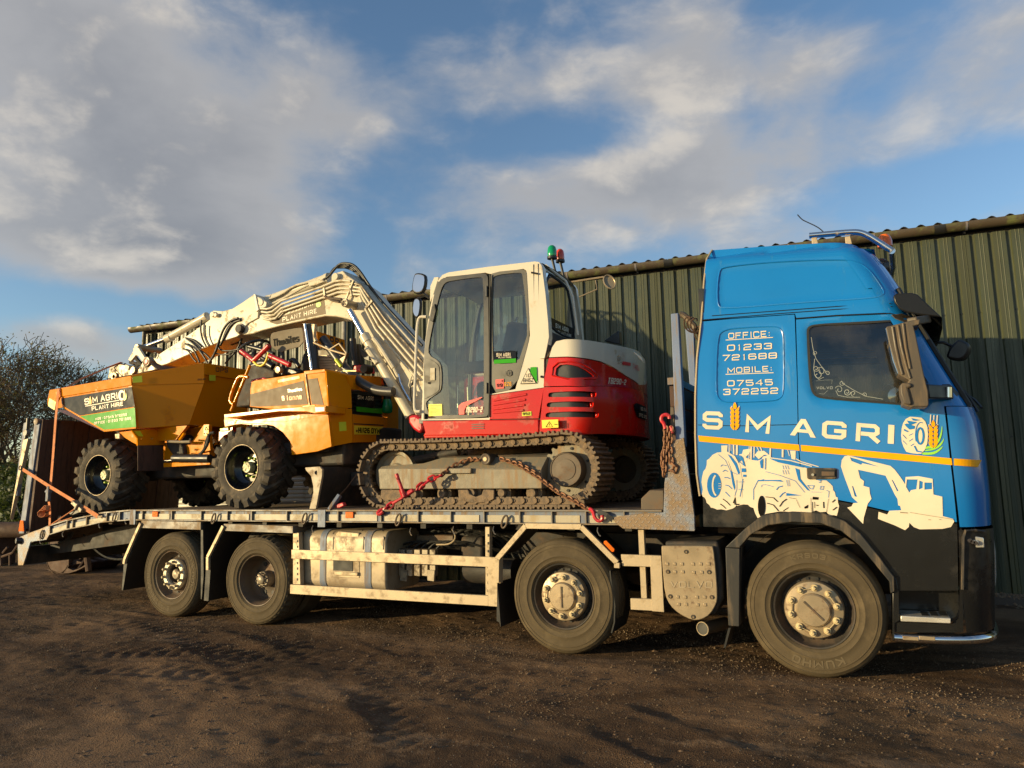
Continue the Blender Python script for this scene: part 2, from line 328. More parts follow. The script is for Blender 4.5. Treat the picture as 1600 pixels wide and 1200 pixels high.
def panel(outline, S, holes=(), step=.08, lip=.02, off=0., emboss=()):
    """sheet over the surface y = S(x, z) inside a closed (x, z) outline, its edges turned inwards by lip"""
    outline = [tuple(p) for p in outline]; holes = [[tuple(p) for p in h] for h in holes]
    loops = [outline]+holes; vs = []; es = []
    for lp in loops:
        b = len(vs); q = []
        for i in range(len(lp)):
            a, c = Vector(lp[i]), Vector(lp[(i+1) % len(lp)]); n = max(1, int((c-a).length/step))
            q += [tuple(a+(c-a)*(k/n)) for k in range(n)]
        vs += q; es += [(b+i, b+(i+1) % len(q)) for i in range(len(q))]
    xs = [p[0] for p in outline]; zs = [p[1] for p in outline]
    nx = int((max(xs)-min(xs))/step)+1; nz = int((max(zs)-min(zs))/step)+1
    if nx*nz > 1:
        for i in range(nx+1):
            for j in range(nz+1):
                p = (min(xs)+(i+.5*(j % 2))*step, min(zs)+j*step)
                if inside(p, outline) and sdist(p, outline) > step*.35 and all(sdist(p, h) < -step*.35 for h in holes): vs.append(p)
    r = delaunay_2d_cdt([Vector(v) for v in vs], es, [], 1, 1e-5); pv, fs = r[0], r[2]
    fs = [f for f in fs if not any(inside(tuple(sum((pv[i] for i in f), Vector((0, 0)))/len(f)), h) for h in holes) and inside(tuple(sum((pv[i] for i in f), Vector((0, 0)))/len(f)), outline)]
    def yy(p):
        y = S(p.x, p.y)-off
        for poly, dep, wid in emboss:
            t = max(0, min(1, (sdist(p, poly)+wid/2)/wid)); y += dep*t*t*(3-2*t)
        return y
    V3 = [Vector((p.x, yy(p), p.y)) for p in pv]; cnt = {}
    for f in fs:
        for i in range(3):
            e = (f[i], f[(i+1) % 3]); k = tuple(sorted(e)); cnt.setdefault(k, []).append(e)
    m = MB(); nf = [tuple(f) for f in fs]
    if lip:
        mp = {}
        for k, l in cnt.items():
            if len(l) == 1:
                a, b = l[0]
                for q in (a, b):
                    if q not in mp: mp[q] = len(V3); V3.append(V3[q]+Vector((0, lip, 0)))
                nf.append((b, a, mp[a], mp[b]))
    m.add(V3, nf); return m

# ---------------------------------------------------------------- lettering made of strokes
c_ = .14
G = {'A': [[(0, 0), (.5, 1), (1, 0)], [(.22, .33), (.78, .33)]], 'B': [[(0, 0), (0, 1), (.9, 1), (1, .9), (1, .6), (.9, .5), (1, .4), (1, .1), (.9, 0), (0, 0)], [(.1, .5), (.88, .5)]],
     'C': [[(1, .75), (1, 1-c_), (1-c_, 1), (c_, 1), (0, 1-c_), (0, c_), (c_, 0), (1-c_, 0), (1, c_), (1, .25)]], 'D': [[(0, 0), (0, 1), (1-c_, 1), (1, 1-c_), (1, c_), (1-c_, 0), (0, 0)]],
     'E': [[(1, 1), (0, 1), (0, 0), (1, 0)], [(.12, .5), (.85, .5)]], 'F': [[(1, 1), (0, 1), (0, 0)], [(.12, .5), (.85, .5)]],
     'G': [[(1, .72), (1, 1-c_), (1-c_, 1), (c_, 1), (0, 1-c_), (0, c_), (c_, 0), (1-c_, 0), (1, c_), (1, .45), (.5, .45)]], 'H': [[(0, 0), (0, 1)], [(1, 0), (1, 1)], [(.08, .5), (.92, .5)]],
     'I': [[(.5, 0), (.5, 1)]], 'K': [[(0, 0), (0, 1)], [(1, 1), (.15, .5), (1, 0)]], 'L': [[(0, 1), (0, 0), (1, 0)]], 'M': [[(0, 0), (0, 1), (.5, .25), (1, 1), (1, 0)]],
     'N': [[(0, 0), (0, 1), (1, 0), (1, 1)]], 'O': [[(c_, 0), (0, c_), (0, 1-c_), (c_, 1), (1-c_, 1), (1, 1-c_), (1, c_), (1-c_, 0), (c_, 0)]],
     'P': [[(0, 0), (0, 1), (1-c_, 1), (1, 1-c_), (1, .55), (1-c_, .42), (.1, .42)]], 'R': [[(0, 0), (0, 1), (1-c_, 1), (1, 1-c_), (1, .55), (1-c_, .42), (.1, .42)], [(.6, .40), (1, 0)]],
     'S': [[(1, .76), (1, 1-c_), (1-c_, 1), (c_, 1), (0, 1-c_), (0, .62), (c_, .52), (1-c_, .52), (1, .4), (1, c_), (1-c_, 0), (c_, 0), (0, c_), (0, .24)]],
     'T': [[(0, 1), (1, 1)], [(.5, .9), (.5, 0)]], 'U': [[(0, 1), (0, c_), (c_, 0), (1-c_, 0), (1, c_), (1, 1)]], 'V': [[(0, 1), (.5, 0), (1, 1)]], 'W': [[(0, 1), (.25, 0), (.5, .8), (.75, 0), (1, 1)]],
     'X': [[(0, 0), (1, 1)], [(0, 1), (1, 0)]], 'Y': [[(0, 1), (.5, .45), (1, 1)], [(.5, .45), (.5, 0)]], 'Z': [[(0, 1), (1, 1), (0, 0), (1, 0)]],
     '0': [[(c_, 0), (0, c_), (0, 1-c_), (c_, 1), (1-c_, 1), (1, 1-c_), (1, c_), (1-c_, 0), (c_, 0)]], '1': [[(.25, .8), (.55, 1), (.55, 0)]],
     '2': [[(0, .78), (0, 1-c_), (c_, 1), (1-c_, 1), (1, 1-c_), (1, .62), (1-c_, .52), (c_, .48), (0, .36), (0, 0), (1, 0)]],
     '3': [[(0, .82), (.1, 1), (.9, 1), (1, .9), (1, .62), (.88, .52), (1, .4), (1, .1), (.9, 0), (.1, 0), (0, .18)], [(.3, .52), (.86, .52)]],
     '4': [[(.75, 0), (.75, 1), (0, .3), (1, .3)]], '5': [[(1, 1), (0, 1), (0, .58), (1-c_, .58), (1, .46), (1, c_), (1-c_, 0), (c_, 0), (0, .16)]],
     '6': [[(1, .84), (1-c_, 1), (c_, 1), (0, 1-c_), (0, c_), (c_, 0), (1-c_, 0), (1, c_), (1, .44), (1-c_, .56), (.1, .56)]], '7': [[(0, 1), (1, 1), (.35, 0)]],
     '8': [[(.1, 0), (0, .1), (0, .42), (.1, .52), (0, .62), (0, .9), (.1, 1), (.9, 1), (1, .9), (1, .62), (.9, .52), (1, .42), (1, .1), (.9, 0), (.1, 0)], [(.14, .52), (.86, .52)]],
     '9': [[(0, .16), (c_, 0), (1-c_, 0), (1, c_), (1, 1-c_), (1-c_, 1), (c_, 1), (0, 1-c_), (0, .56), (c_, .44), (.9, .44)]], '-': [[(.1, .45), (.9, .45)]],
     ':': [[(.5, .12), (.5, .28)], [(.5, .62), (.5, .78)]], '.': [[(.5, 0), (.5, .14)]], '+': [[(.5, .15), (.5, .85)], [(.1, .5), (.42, .5)], [(.58, .5), (.9, .5)]],
     't': [[(.45, 1), (.45, .08), (.6, 0), (.9, 0)], [(.05, .68), (.38, .68)], [(.52, .68), (.95, .68)]], 'h': [[(0, 0), (0, 1)], [(.1, .62), (.85, .68), (1, .56), (1, 0)]],
     'w': [[(0, .68), (0, .1), (.1, 0), (.5, 0), (.5, .68)], [(.6, 0), (.9, 0), (1, .1), (1, .68)]], 'a': [[(.1, .68), (.85, .68), (1, .56), (1, 0), (.1, 0), (0, .1), (0, .3), (.1, .4), (.9, .4)]],
     'i': [[(.5, 0), (.5, .68)], [(.5, .84), (.5, 1)]], 'e': [[(1, .06), (.9, 0), (.1, 0), (0, .1), (0, .58), (.1, .68), (.9, .68), (1, .58), (1, .34), (.1, .34)]],
     's': [[(1, .6), (.9, .68), (.1, .68), (0, .6), (0, .42), (1, .28), (1, .08), (.9, 0), (.1, 0), (0, .08)]], 'n': [[(0, 0), (0, .68)], [(.1, .62), (.85, .68), (1, .56), (1, 0)]],
     'o': [[(.1, 0), (0, .1), (0, .58), (.1, .68), (.9, .68), (1, .58), (1, .1), (.9, 0), (.1, 0)]]}
NARROW = {'I': .3, 'i': .3, '1': .6, ':': .3, '.': .3, ' ': .45, 't': .7}
def stroke(pl, t):
    pts = [Vector(p) for p in pl]; closed = len(pts) > 2 and (pts[0]-pts[-1]).length < 1e-6
    if closed: pts = pts[:-1]
    n = len(pts); L_, R_ = [], []
    for i in range(n):
        a = pts[(i-1) % n] if (closed or i > 0) else None; b = pts[(i+1) % n] if (closed or i < n-1) else None
        d1 = (pts[i]-a).normalized() if a is not None else (b-pts[i]).normalized(); d2 = (b-pts[i]).normalized() if b is not None else d1
        n1 = Vector((-d1.y, d1.x)); n2 = Vector((-d2.y, d2.x)); mm = n1+n2
        mm = mm/max(.45, mm.dot(n1)) if mm.length > .2 else n1
        p = pts[i]
        if not closed and i == 0: p = p-d1*t*.0
        L_.append(p+mm*t/2); R_.append(p-mm*t/2)
    fs = [(i, (i+1) % n, n+(i+1) % n, n+i) for i in range(n if closed else n-1)]
    return L_+R_, fs
def text(s, place, asp=.85, t=.17, gap=.30, width=None):
    """place(u, v, k): u along 0..1 of the whole line, v 0..1 up; letters of unit height and width asp"""
    x = 0; items = []
    for ch in s:
        w = asp*NARROW.get(ch, 1.0)
        if ch in 'M': w = asp*1.2
        if ch in 'wWm': w = asp*1.3
        if ch != ' ': items.append((ch, x, w))
        x += w+gap*asp if ch != ' ' else asp*.5
    tot = x-gap*asp; m = MB(); k = 0
    for ch, x0, w in items:
        for pl in G.get(ch, []):
            q = [(x0+t/2+(w-t)*px, t/2+(1-t)*py) for px, py in pl]
            if ch in '1Ii:.' : q = [(x0+w*.5+(px-.5)*w*.6, t/2+(1-t)*py) for px, py in pl]
            # open ends reach the edge of the letter box
            if len(q) >= 2 and pl[0] != pl[-1]:
                for e, f in ((0, 1), (-1, -2)):
                    d = (Vector(q[e])-Vector(q[f])).normalized()
                    if pl[e][1] in (0, 1) and abs(d.y) > .5: q[e] = tuple(Vector(q[e])+d*t/2)
            V, F = stroke(q, t); m.add([place(v.x/tot, v.y, k) for v in V], F); k = (k+1) % 4
    return m
def quad(c00, c10, c11, c01, S=None, off=.004, nrm=(0, -1, 0)):
    c00, c10, c11, c01 = map(Vector, (c00, c10, c11, c01)); nn = Vector(nrm)
    def f(u, v, k=0):
        p = c00*(1-u)*(1-v)+c10*u*(1-v)+c11*u*v+c01*(1-u)*v
        if S: p.y = S(p.x, p.z)
        return p+nn*(off+k*.0004)
    return f
def decal(m, name, mat, parent, label=None): return m.build(name, mat, parent, smooth=0, recalc=False, label=label)
def disc_pts(c, rx, rz, n=20, Y=0): return [(c[0]+rx*math.cos(2*math.pi*i/n), c[1]+rz*math.sin(2*math.pi*i/n)) for i in range(n)]
# ================================================================ GROUND
def gz(x, y):
    n = noise.noise
    h = .022*n((x*.55, y*.8, 1.3))+.014*n((x*1.9, y*2.6, 4.1))+.009*n((x*6.1, y*7.3, 2.2))+.006*n((x*15., y*17., 7.7))
    # ruts with cleat marks left by turning tyres: arcs in front of the rear axles and in the foreground
    for cx, cy, rr, w, a in ((-3.6, -6.2, 5.35, .24, .022), (-3.9, -6.6, 5.0, .2, .018), (-8.2, -8.5, 8.9, .3, .028), (-8.6, -9.2, 9.0, .25, .022), (2.6, -6.8, 4.2, .16, .02), (-1.5, -8.4, 6.1, .3, .010)):
        d = math.hypot(x-cx, y-cy)-rr
        if abs(d) < w*1.6:
            th = math.atan2(y-cy, x-cx)*rr; k = math.exp(-(d/w)**2)
            k *= max(0, min(1, .2+2.0*n((x*.5+9, y*.5, 3.))))
            h += a*.55*k*(math.sin(th*2*math.pi/.16+abs(d)*14)*.8-.5)
            h += a*.8*math.exp(-((abs(d)-w*1.15)/.05)**2)*max(0, n((x*.7, y*.7, 8.))+.3)
    e = min(max(abs(y-.0)-.0, 0), 1)
    return h*min(1, .35+abs(y-.15)*1.2) if -9 < x < 2.5 and abs(y) < .7 else h
xs = np.concatenate([-np.geomspace(300, 17, 26), np.arange(-16, 6, .045), np.geomspace(6.2, 300, 26)])
ys = np.concatenate([-np.geomspace(60, 6.4, 12), np.arange(-6.2, -2.9, .12), np.arange(-2.85, 2.2, .032), np.arange(2.25, 5, .08), np.geomspace(5.2, 600, 30)])
NX, NY = len(xs), len(ys); XX, YYg = np.meshgrid(xs, ys); ZZ = np.zeros_like(XX)
for j, y in enumerate(ys):
    if -6 < y < 5:
        row = ZZ[j]
        for i, x in enumerate(xs):
            if -15.8 < x < 6: row[i] = gz(x, y)
far = np.clip((np.hypot(XX+5, YYg)-22)/60, 0, 1); ZZ -= far*.6
co = np.stack([XX, YYg, ZZ], -1).reshape(-1, 3).astype(np.float32)
idx = (np.arange(NY-1)[:, None]*NX+np.arange(NX-1)[None, :]).reshape(-1)
fc = np.stack([idx, idx+1, idx+NX+1, idx+NX], -1).astype(np.int32)
def npmesh(name, co, fc, mat, smooth=True):
    k = fc.shape[1]; me = bpy.data.meshes.new(name); me.vertices.add(len(co)); me.vertices.foreach_set('co', co.astype(np.float32).ravel())
    me.loops.add(fc.size); me.loops.foreach_set('vertex_index', fc.astype(np.int32).ravel()); me.polygons.add(len(fc))
    me.polygons.foreach_set('loop_start', np.arange(0, fc.size, k, dtype=np.int32)); me.polygons.foreach_set('use_smooth', np.full(len(fc), smooth))
    me.update(calc_edges=True); me.validate(); me.materials.append(mat); o = bpy.data.objects.new(name, me); COL.objects.link(o); WO[o.name] = Vector(); return o
def ground_mat():
    mt = bpy.data.materials.new('yard_gravel_and_dirt'); mt.use_nodes = True; nt = mt.node_tree; nt.nodes.clear(); t = NT(nt)
    co = t.n('ShaderNodeTexCoord').outputs['Object']; b = t.n('ShaderNodeBsdfPrincipled')
    big = t.noise(t.n('ShaderNodeMapping', i={'Vector': co, 'Scale': (.35, 1.0, 1)}).outputs[0], .9, 6., .6, .6)
    col = t.mix(t.mr(big, .40, .62, 0, 1, True), (.105, .060, .032), (.26, .155, .082))
    wet = t.noise(co, .55, 5., .6, .4); col = t.mix(t.mr(t.math('ADD', wet, t.math('MULTIPLY', t.math('SUBTRACT', t.noise(co, 9., 6., .7), .5), .4)), .53, .62, 0, .6, True), col, (.050, .033, .019))
    pal = t.noise(t.n('ShaderNodeMapping', i={'Vector': co, 'Scale': (.3, .9, 1), 'Location': (5, 2, 0)}).outputs[0], 1.3, 5., .6); col = t.mix(t.mr(t.math('ADD', pal, t.math('MULTIPLY', t.math('SUBTRACT', t.noise(co, 14., 6., .7), .5), .35)), .54, .66, 0, .8, True), col, (.28, .175, .098))
    g1 = t.n('ShaderNodeTexVoronoi', feature='F1', i={'Vector': co, 'Scale': 85., 'Randomness': 1.}); g2 = t.n('ShaderNodeTexVoronoi', feature='F1', i={'Vector': co, 'Scale': 190.})
    s1 = t.n('ShaderNodeSeparateColor', i={0: g1.outputs['Color']}).outputs[0]
    col = t.mix(t.math('MULTIPLY', t.mr(s1, .35, 1., 0, .35), t.mr(g1.outputs['Distance'], .5, .2)), col, (.24, .185, .13))
    s2 = t.n('ShaderNodeSeparateColor', i={0: g1.outputs['Color']}).outputs[1]
    col = t.mix(t.math('MULTIPLY', t.math('GREATER_THAN', s2, .972), t.mr(g1.outputs['Distance'], .42, .3)), col, (.30, .25, .19))
    t.L.new(col, b.inputs['Base Color']); b.inputs['Roughness'].default_value = .9; b.inputs['Specular IOR Level'].default_value = .15
    h = t.math('ADD', t.math('MULTIPLY', t.mr(g1.outputs['Distance'], 0, .6, 1, 0), t.mr(s1, 0, 1, .1, .8)), t.math('MULTIPLY', t.mr(g2.outputs['Distance'], 0, .6, 1, 0), .3))
    h = t.math('ADD', h, t.math('MULTIPLY', t.noise(co, 28., 8., .65), 1.6))
    bp = t.n('ShaderNodeBump', i={'Height': h, 'Strength': 1., 'Distance': .016}); t.L.new(bp.outputs[0], b.inputs['Normal'])
    t.L.new(b.outputs[0], t.n('ShaderNodeOutputMaterial').inputs[0]); return mt
g = npmesh('ground', co, fc, ground_mat()); g['kind'] = 'structure'
# loose stones
PEB = M('pebble_stone', (.15, .102, .060), .9, c2=(.30, .235, .16), amt=.25, sc=30., var=.5)
N = 100000
px = rng.uniform(-12, 3.5, N); py = -4.6+6.4*rng.random(N)**1.2
sz = np.clip(rng.lognormal(math.log(.0028), .40, N), .0016, .009)*(1+.20*np.clip(py+3, 0, 4))
dn = np.array([noise.noise((a*.9, b*1.4, 5.)) for a, b in zip(px, py)]); keep = rng.random(N) < np.clip(.45+dn*1.4, .08, 1); px, py, sz = px[keep], py[keep], sz[keep]
pz = np.array([gz(a, b) for a, b in zip(px, py)])
ov = np.array([(1, 0, 0), (0, 1, 0), (-1, 0, 0), (0, -1, 0), (0, 0, .8), (0, 0, -.6)]); of = np.array([(0, 1, 4), (1, 2, 4), (2, 3, 4), (3, 0, 4), (1, 0, 5), (2, 1, 5), (3, 2, 5), (0, 3, 5)])
n = len(px); V = ov[None]*rng.uniform(.6, 1.3, (n, 6, 3)); an = rng.uniform(0, 6.28, n); ca, sa = np.cos(an)[:, None], np.sin(an)[:, None]
V = np.stack([V[..., 0]*ca-V[..., 1]*sa, V[..., 0]*sa+V[..., 1]*ca, V[..., 2]], -1)*sz[:, None, None]+np.stack([px, py, pz+sz*.25], -1)[:, None]
o = npmesh('gravel', V.reshape(-1, 3), (of[None]+(np.arange(n)*6)[:, None, None]).reshape(-1, 3), PEB, False)
o['kind'] = 'stuff'; tag(o, 'loose pale gravel stones scattered over the dark dirt yard', 'gravel')

N = 9000; cxx = rng.uniform(-11, 3.4, N); cyy = -4.4+6.0*rng.random(N); csz = np.clip(rng.lognormal(math.log(.010), .45, N), .005, .028)
dn = np.array([noise.noise((a*.7+4, b*1.1, 9.)) for a, b in zip(cxx, cyy)]); kp = rng.random(N) < np.clip(.25+dn*2.2, .03, 1); cxx, cyy, csz = cxx[kp], cyy[kp], csz[kp]; n = len(cxx)
czz = np.array([gz(a, b) for a, b in zip(cxx, cyy)]); V = ov[None]*rng.uniform(.5, 1.4, (n, 6, 3))*np.array([1, 1, .55])*csz[:, None, None]+np.stack([cxx, cyy, czz], -1)[:, None]
o = npmesh('dirt_clods', V.reshape(-1, 3), (of[None]+(np.arange(n)*6)[:, None, None]).reshape(-1, 3), M('dirt_clod', (.12, .072, .04), .95, c2=(.22, .14, .08), amt=.4, sc=20., var=.4, bump=.003, bsc=90.), False)
o['kind'] = 'stuff'; tag(o, 'small dark clods of earth lying in drifts on the yard', 'clods')

# ================================================================ SHED
BETA = math.atan2(4.27-3.07, 2.46+11.68); E = Vector((math.cos(BETA), math.sin(BETA), 0)); NN = Vector((math.sin(BETA), -math.cos(BETA), 0))
W0 = Vector((-11.75, 3.07-.005, 0)); RZ = BETA
def wl(s, out=0., z=0.): return W0+E*s+NN*out+Vector((0, 0, z))
def wall_s(x, y):          # distance along the wall of what is seen at x, y
    d = ray(x, y); nrm = NN; t = (W0-CAM).dot(nrm)/d.dot(nrm); p = CAM+d*t; return (p-W0).dot(E), p.z
CLAD = M('olive_green_cladding', (.062, .070, .034), .36, c2=(.045, .052, .028), amt=.5, sc=1.6, var=.14, streak=True, spec=.6, sz=.05)
GUT = M('weathered_brown_gutter', (.078, .058, .038), .45, c2=(.12, .13, .04), amt=.45, sc=6.)
ROOFM = M('dark_fibre_cement_roof', (.030, .028, .026), .85, bump=.003, bsc=30.)
SHUT = M('pale_shutter', (.50, .47, .38), .4, c2=(.30, .27, .2), amt=.3)
shed = root('metal_shed', 'long olive green corrugated metal shed with brown gutter behind the lorry', 'shed', tuple(W0))
SL = 21; PITCH = .1905; HT = 4.40; LAP = 1.86
d0, zd = wall_s(268, 760); d1, _ = wall_s(541, 640)
def sheet(z0, z1, out, name, s0=0., nr=5):
    m = MB(); prof = []
    for k in range(nr):
        b = k*PITCH
        prof += [(b, 0), (b+.010, .032), (b+.052, .032), (b+.057, .037), (b+.062, .032), (b+.088, .032), (b+.093, .037), (b+.098, .032), (b+.142, .032), (b+.152, 0)]
    prof.append((nr*PITCH+.004, 0)); vs = []
    for s_, o_ in prof: vs += [Vector((s_, -o_-out, z0)), Vector((s_, -o_-out, z1))]
    n = len(prof); fs = [(2*i, 2*i+2, 2*i+3, 2*i+1) for i in range(n-1)]
    vs += [v+Vector((0, .0015, 0)) for v in vs]; k = 2*n
    m.add(vs, fs); return m
def wall_part(m, name, mat, s_, label=None, sm=0, bevel=0):
    o = m.build(name, mat, None, smooth=sm, origin=(0, 0, 0), bevel=bevel, recalc=False); o.parent = shed; o.location = E*s_; o.rotation_euler = (0, 0, RZ); WO[o.name] = W0+E*s_
    if label: o['label'] = label
    return o
lowS = wall_part(sheet(0, LAP+.05, .0, 'cladding_sheet'), 'cladding_sheet', CLAD, 0); upS = wall_part(sheet(LAP, HT, .006, 'cladding_sheet'), 'cladding_sheet', CLAD, 0)
wS = 5*PITCH
# the roller door takes the place of the lower sheets between d0 and d1
k0, k1_ = int(d0/wS), int(d1/wS)+1
DZ = 2.25
for k in range(1, SL):
    if not (k0 <= k < k1_): o = copy_at(lowS, shed, W0+E*(k*wS))
    if not (k0 <= k < k1_): o = copy_at(upS, shed, W0+E*(k*wS))
hd = sheet(DZ, HT, .006, 'c')
first = wall_part(hd, 'cladding_sheet', CLAD, k0*wS)
for k in range(k0+1, k1_): copy_at(first, shed, W0+E*(k*wS))
def wmb(): return MB()
def wadd(m, name, mat, label=None, sm=0, bevel=0): return wall_part(m, name, mat, 0, label, sm, bevel)
# fixing screws
m = MB()
for k in range(SL*5):
    for z in (3.42, LAP+.03): m.cyl((k*PITCH+.171, -.004, z), (k*PITCH+.171, -.016, z), .011, n=6)
o = wadd(m, 'fixing_screws', DKP); o['kind'] = 'stuff'
# roller door: slats, frame
sa_, sb_ = k0*wS, k1_*wS
sl = MB(); a = [(0, 0), (.012, .02), (.012, .05), (0, .068)]
for q in range(3): sl.add([(sa_+.06, -.0-a[q][0]-.0, a[q][1]), (sb_-.06, -a[q][0], a[q][1]), (sb_-.06, -a[q+1][0], a[q+1][1]), (sa_+.06, -a[q+1][0], a[q+1][1])], [(0, 1, 2, 3)])
slo = wadd(sl, 'door_slat', SHUT, 'horizontal pale slat of the roller door')
for k in range(1, 32): copy_at(slo, shed, W0+Vector((0, 0, k*.070)))
bk = MB().bb(sa_, sb_, .02, .05, 0, DZ); wadd(bk, 'door_backing', DKP)
for s_ in (sa_, sb_): wadd(MB().bb(s_-.05, s_+.05, -.055, .02, 0, DZ-.003), 'door_frame', GALV, bevel=.004)
wadd(MB().bb(sa_-.05, sb_+.05, -.052, .02, DZ, DZ+.10), 'door_frame', CLAD)
# pale corner flashing seen left of the excavator arm
sf, _ = wall_s(543, 560); wadd(MB().cyl((sf, -.10, 0), (sf, -.10, HT+.02), .04, n=14), 'downpipe', M('pale_grey_pipe', (.30, .29, .26), .45, c2=(.2, .17, .12), amt=.4), 'pale upright rainwater pipe')
sf2, _ = wall_s(243, 540); mm = MB().tube([(.16, -.14, HT+.02), (.16, -.14, HT-.22), (.10, -.06, HT-.45), (.05, -.03, HT-.6), (.05, -.03, 0)], .035, 10); wadd(mm, 'downpipe', GUT, 'short dark swan-neck pipe under the gutter end', sm=40)
# gutter
GL = SL*wS
gm = MB(); ng = 12
for i in range(ng):
    a0 = math.pi*(i/(ng-1)); 
pr = [(-.13-.075*math.cos(math.pi*i/(ng-1)), HT+.115-.075*math.sin(math.pi*i/(ng-1))) for i in range(ng)]
pr = [(-.13+.075*math.cos(math.pi+math.pi*i/(ng-1)), HT+.115+.082*math.sin(math.pi+math.pi*i/(ng-1))) for i in range(ng)]
pr = [(-.205, HT+.125)]+pr+[(-.055, HT+.125)]
def gutter(s0, s1):
    m = MB(); n = len(pr); vs = []
    for q in (pr, [(y*1+(.004 if y > -.13 else -.004)*-1, z+.004) for y, z in pr]):
        for s_ in (s0, s1): vs += [(s_, y, z) for y, z in q]
    fs = [(i, i+1, n+i+1, n+i) for i in range(n-1)]+[(2*n+i, 3*n+i, 3*n+i+1, 2*n+i+1) for i in range(n-1)]
    m.add(vs, fs); m.add([(s0, y, z) for y, z in pr], [tuple(range(n))]) if s0 < 0 else None
    return m
for k in range(6): wadd(gutter(-.20 if k == 0 else k*GL/6+.004, (k+1)*GL/6-.004), 'gutter', GUT, sm=50)
for k in range(1, 6):
    m = MB(); 
    m.add([(k*GL/6+dx, y*1.0-.004*(1 if y < -.1 else -1), z-.006) for dx in (-.06, .06) for y, z in pr], [(i, i+1, len(pr)+i+1, len(pr)+i) for i in range(len(pr)-1)]); wadd(m, 'gutter_joint', DKP, sm=50)
brk = MB(); brk.add([(dx, y-.003*(1 if y < -.1 else -1), z-.005) for dx in (0, .025) for y, z in pr], [(i, i+1, len(pr)+i+1, len(pr)+i) for i in range(len(pr)-1)]); brk.bb(0, .022, -.055, .0, HT+.02, HT+.12)
bo = wadd(brk, 'gutter_bracket', GALV, sm=50); bo.location = bo.location+E*.35
for k in range(1, 20): copy_at(bo, shed, W0+E*(.35+k*1.02))
# roof sheets, wavy fibre cement, rising away from the gutter
rp = MB(); vs = []; nrb = 40
for i in range(nrb+1):
    s_ = i*(wS/nrb); w_ = .026*math.cos(2*math.pi*s_/(wS/5))
    vs += [(s_, -.12, HT+.155+w_), (s_, -.12, HT+.147+w_), (s_, 8.0, HT+.155+w_+1.15), (s_, 8., HT+.147+w_+1.15)]
rp.add(vs, [(4*i, 4*i+4, 4*i+6, 4*i+2) for i in range(nrb)]+[(4*i+1, 4*i+3, 4*i+7, 4*i+5) for i in range(nrb)]+[(4*i, 4*i+1, 4*i+5, 4*i+4) for i in range(nrb)])
ro = wadd(rp, 'roof_sheet', ROOFM, sm=50)
for k in range(1, SL): copy_at(ro, shed, W0+E*(k*wS)+Vector((0, 0, .004*(k % 2))))
wadd(MB().bb(0, GL, -.0, .10, HT-.0, HT+.10), 'eaves_beam', DKP)
ge = MB().prism([(0, .0, 0), (0, 0, HT), (0, 8, HT+1.15), (0, 8, 0)], (-.03, 0, 0)); wadd(ge, 'gable_wall', CLAD)
wadd(MB().bb(0, GL, 8.0, 8.05, 0, HT+1.1), 'rear_wall', CLAD); wadd(MB().prism([(GL, .0, 0), (GL, 0, HT), (GL, 8, HT+1.15), (GL, 8, 0)], (.03, 0, 0)), 'gable_wall', CLAD)

# ================================================================ TREES AND HEDGE
BARK = M('brown_bark', (.15, .105, .062), .9, bump=.006, bsc=30.)
def leafm(name, c):
    mt = bpy.data.materials.new(name); mt.use_nodes = True; nt = mt.node_tree; nt.nodes.clear(); t = NT(nt)
    b = t.n('ShaderNodeBsdfPrincipled'); co = t.n('ShaderNodeTexCoord').outputs['Object']; r_ = t.n('ShaderNodeNewGeometry').outputs['Random Per Island']
    col = t.mix(r_, [x*.55 for x in c], [x*1.5 for x in c]); col = t.mix(t.mr(t.noise(co, 1.2, 3.), .4, .65), col, [x*.6 for x in c], 'MIX')
    t.L.new(col, b.inputs['Base Color']); b.inputs['Roughness'].default_value = .6
    tr = t.n('ShaderNodeBsdfTranslucent', i={'Color': tuple(min(1, x*1.3) for x in c)+(1,)}); ms = t.n('ShaderNodeMixShader', i={0: .25, 1: b.outputs[0], 2: tr.outputs[0]})
    t.L.new(ms.outputs[0], t.n('ShaderNodeOutputMaterial').inputs[0]); return mt
LEAF = leafm('young_spring_leaves', (.15, .135, .035)); LEAFD = leafm('dark_hedge_leaves', (.060, .085, .018))
def leaves(P, size, jit):
    n = len(P); C = np.asarray(P)+rng.normal(0, jit, (n, 3)); a = rng.normal(size=(n, 3)); a /= np.linalg.norm(a, axis=1)[:, None]; b = np.cross(a, rng.normal(size=(n, 3))); b /= np.linalg.norm(b, axis=1)[:, None]
    s = size*rng.uniform(.6, 1.4, n)[:, None]; V = np.stack([C-a*s, C-b*s*.5, C+a*s, C+b*s*.5], 1).reshape(-1, 3)
    return V, np.arange(4*n).reshape(-1, 4)
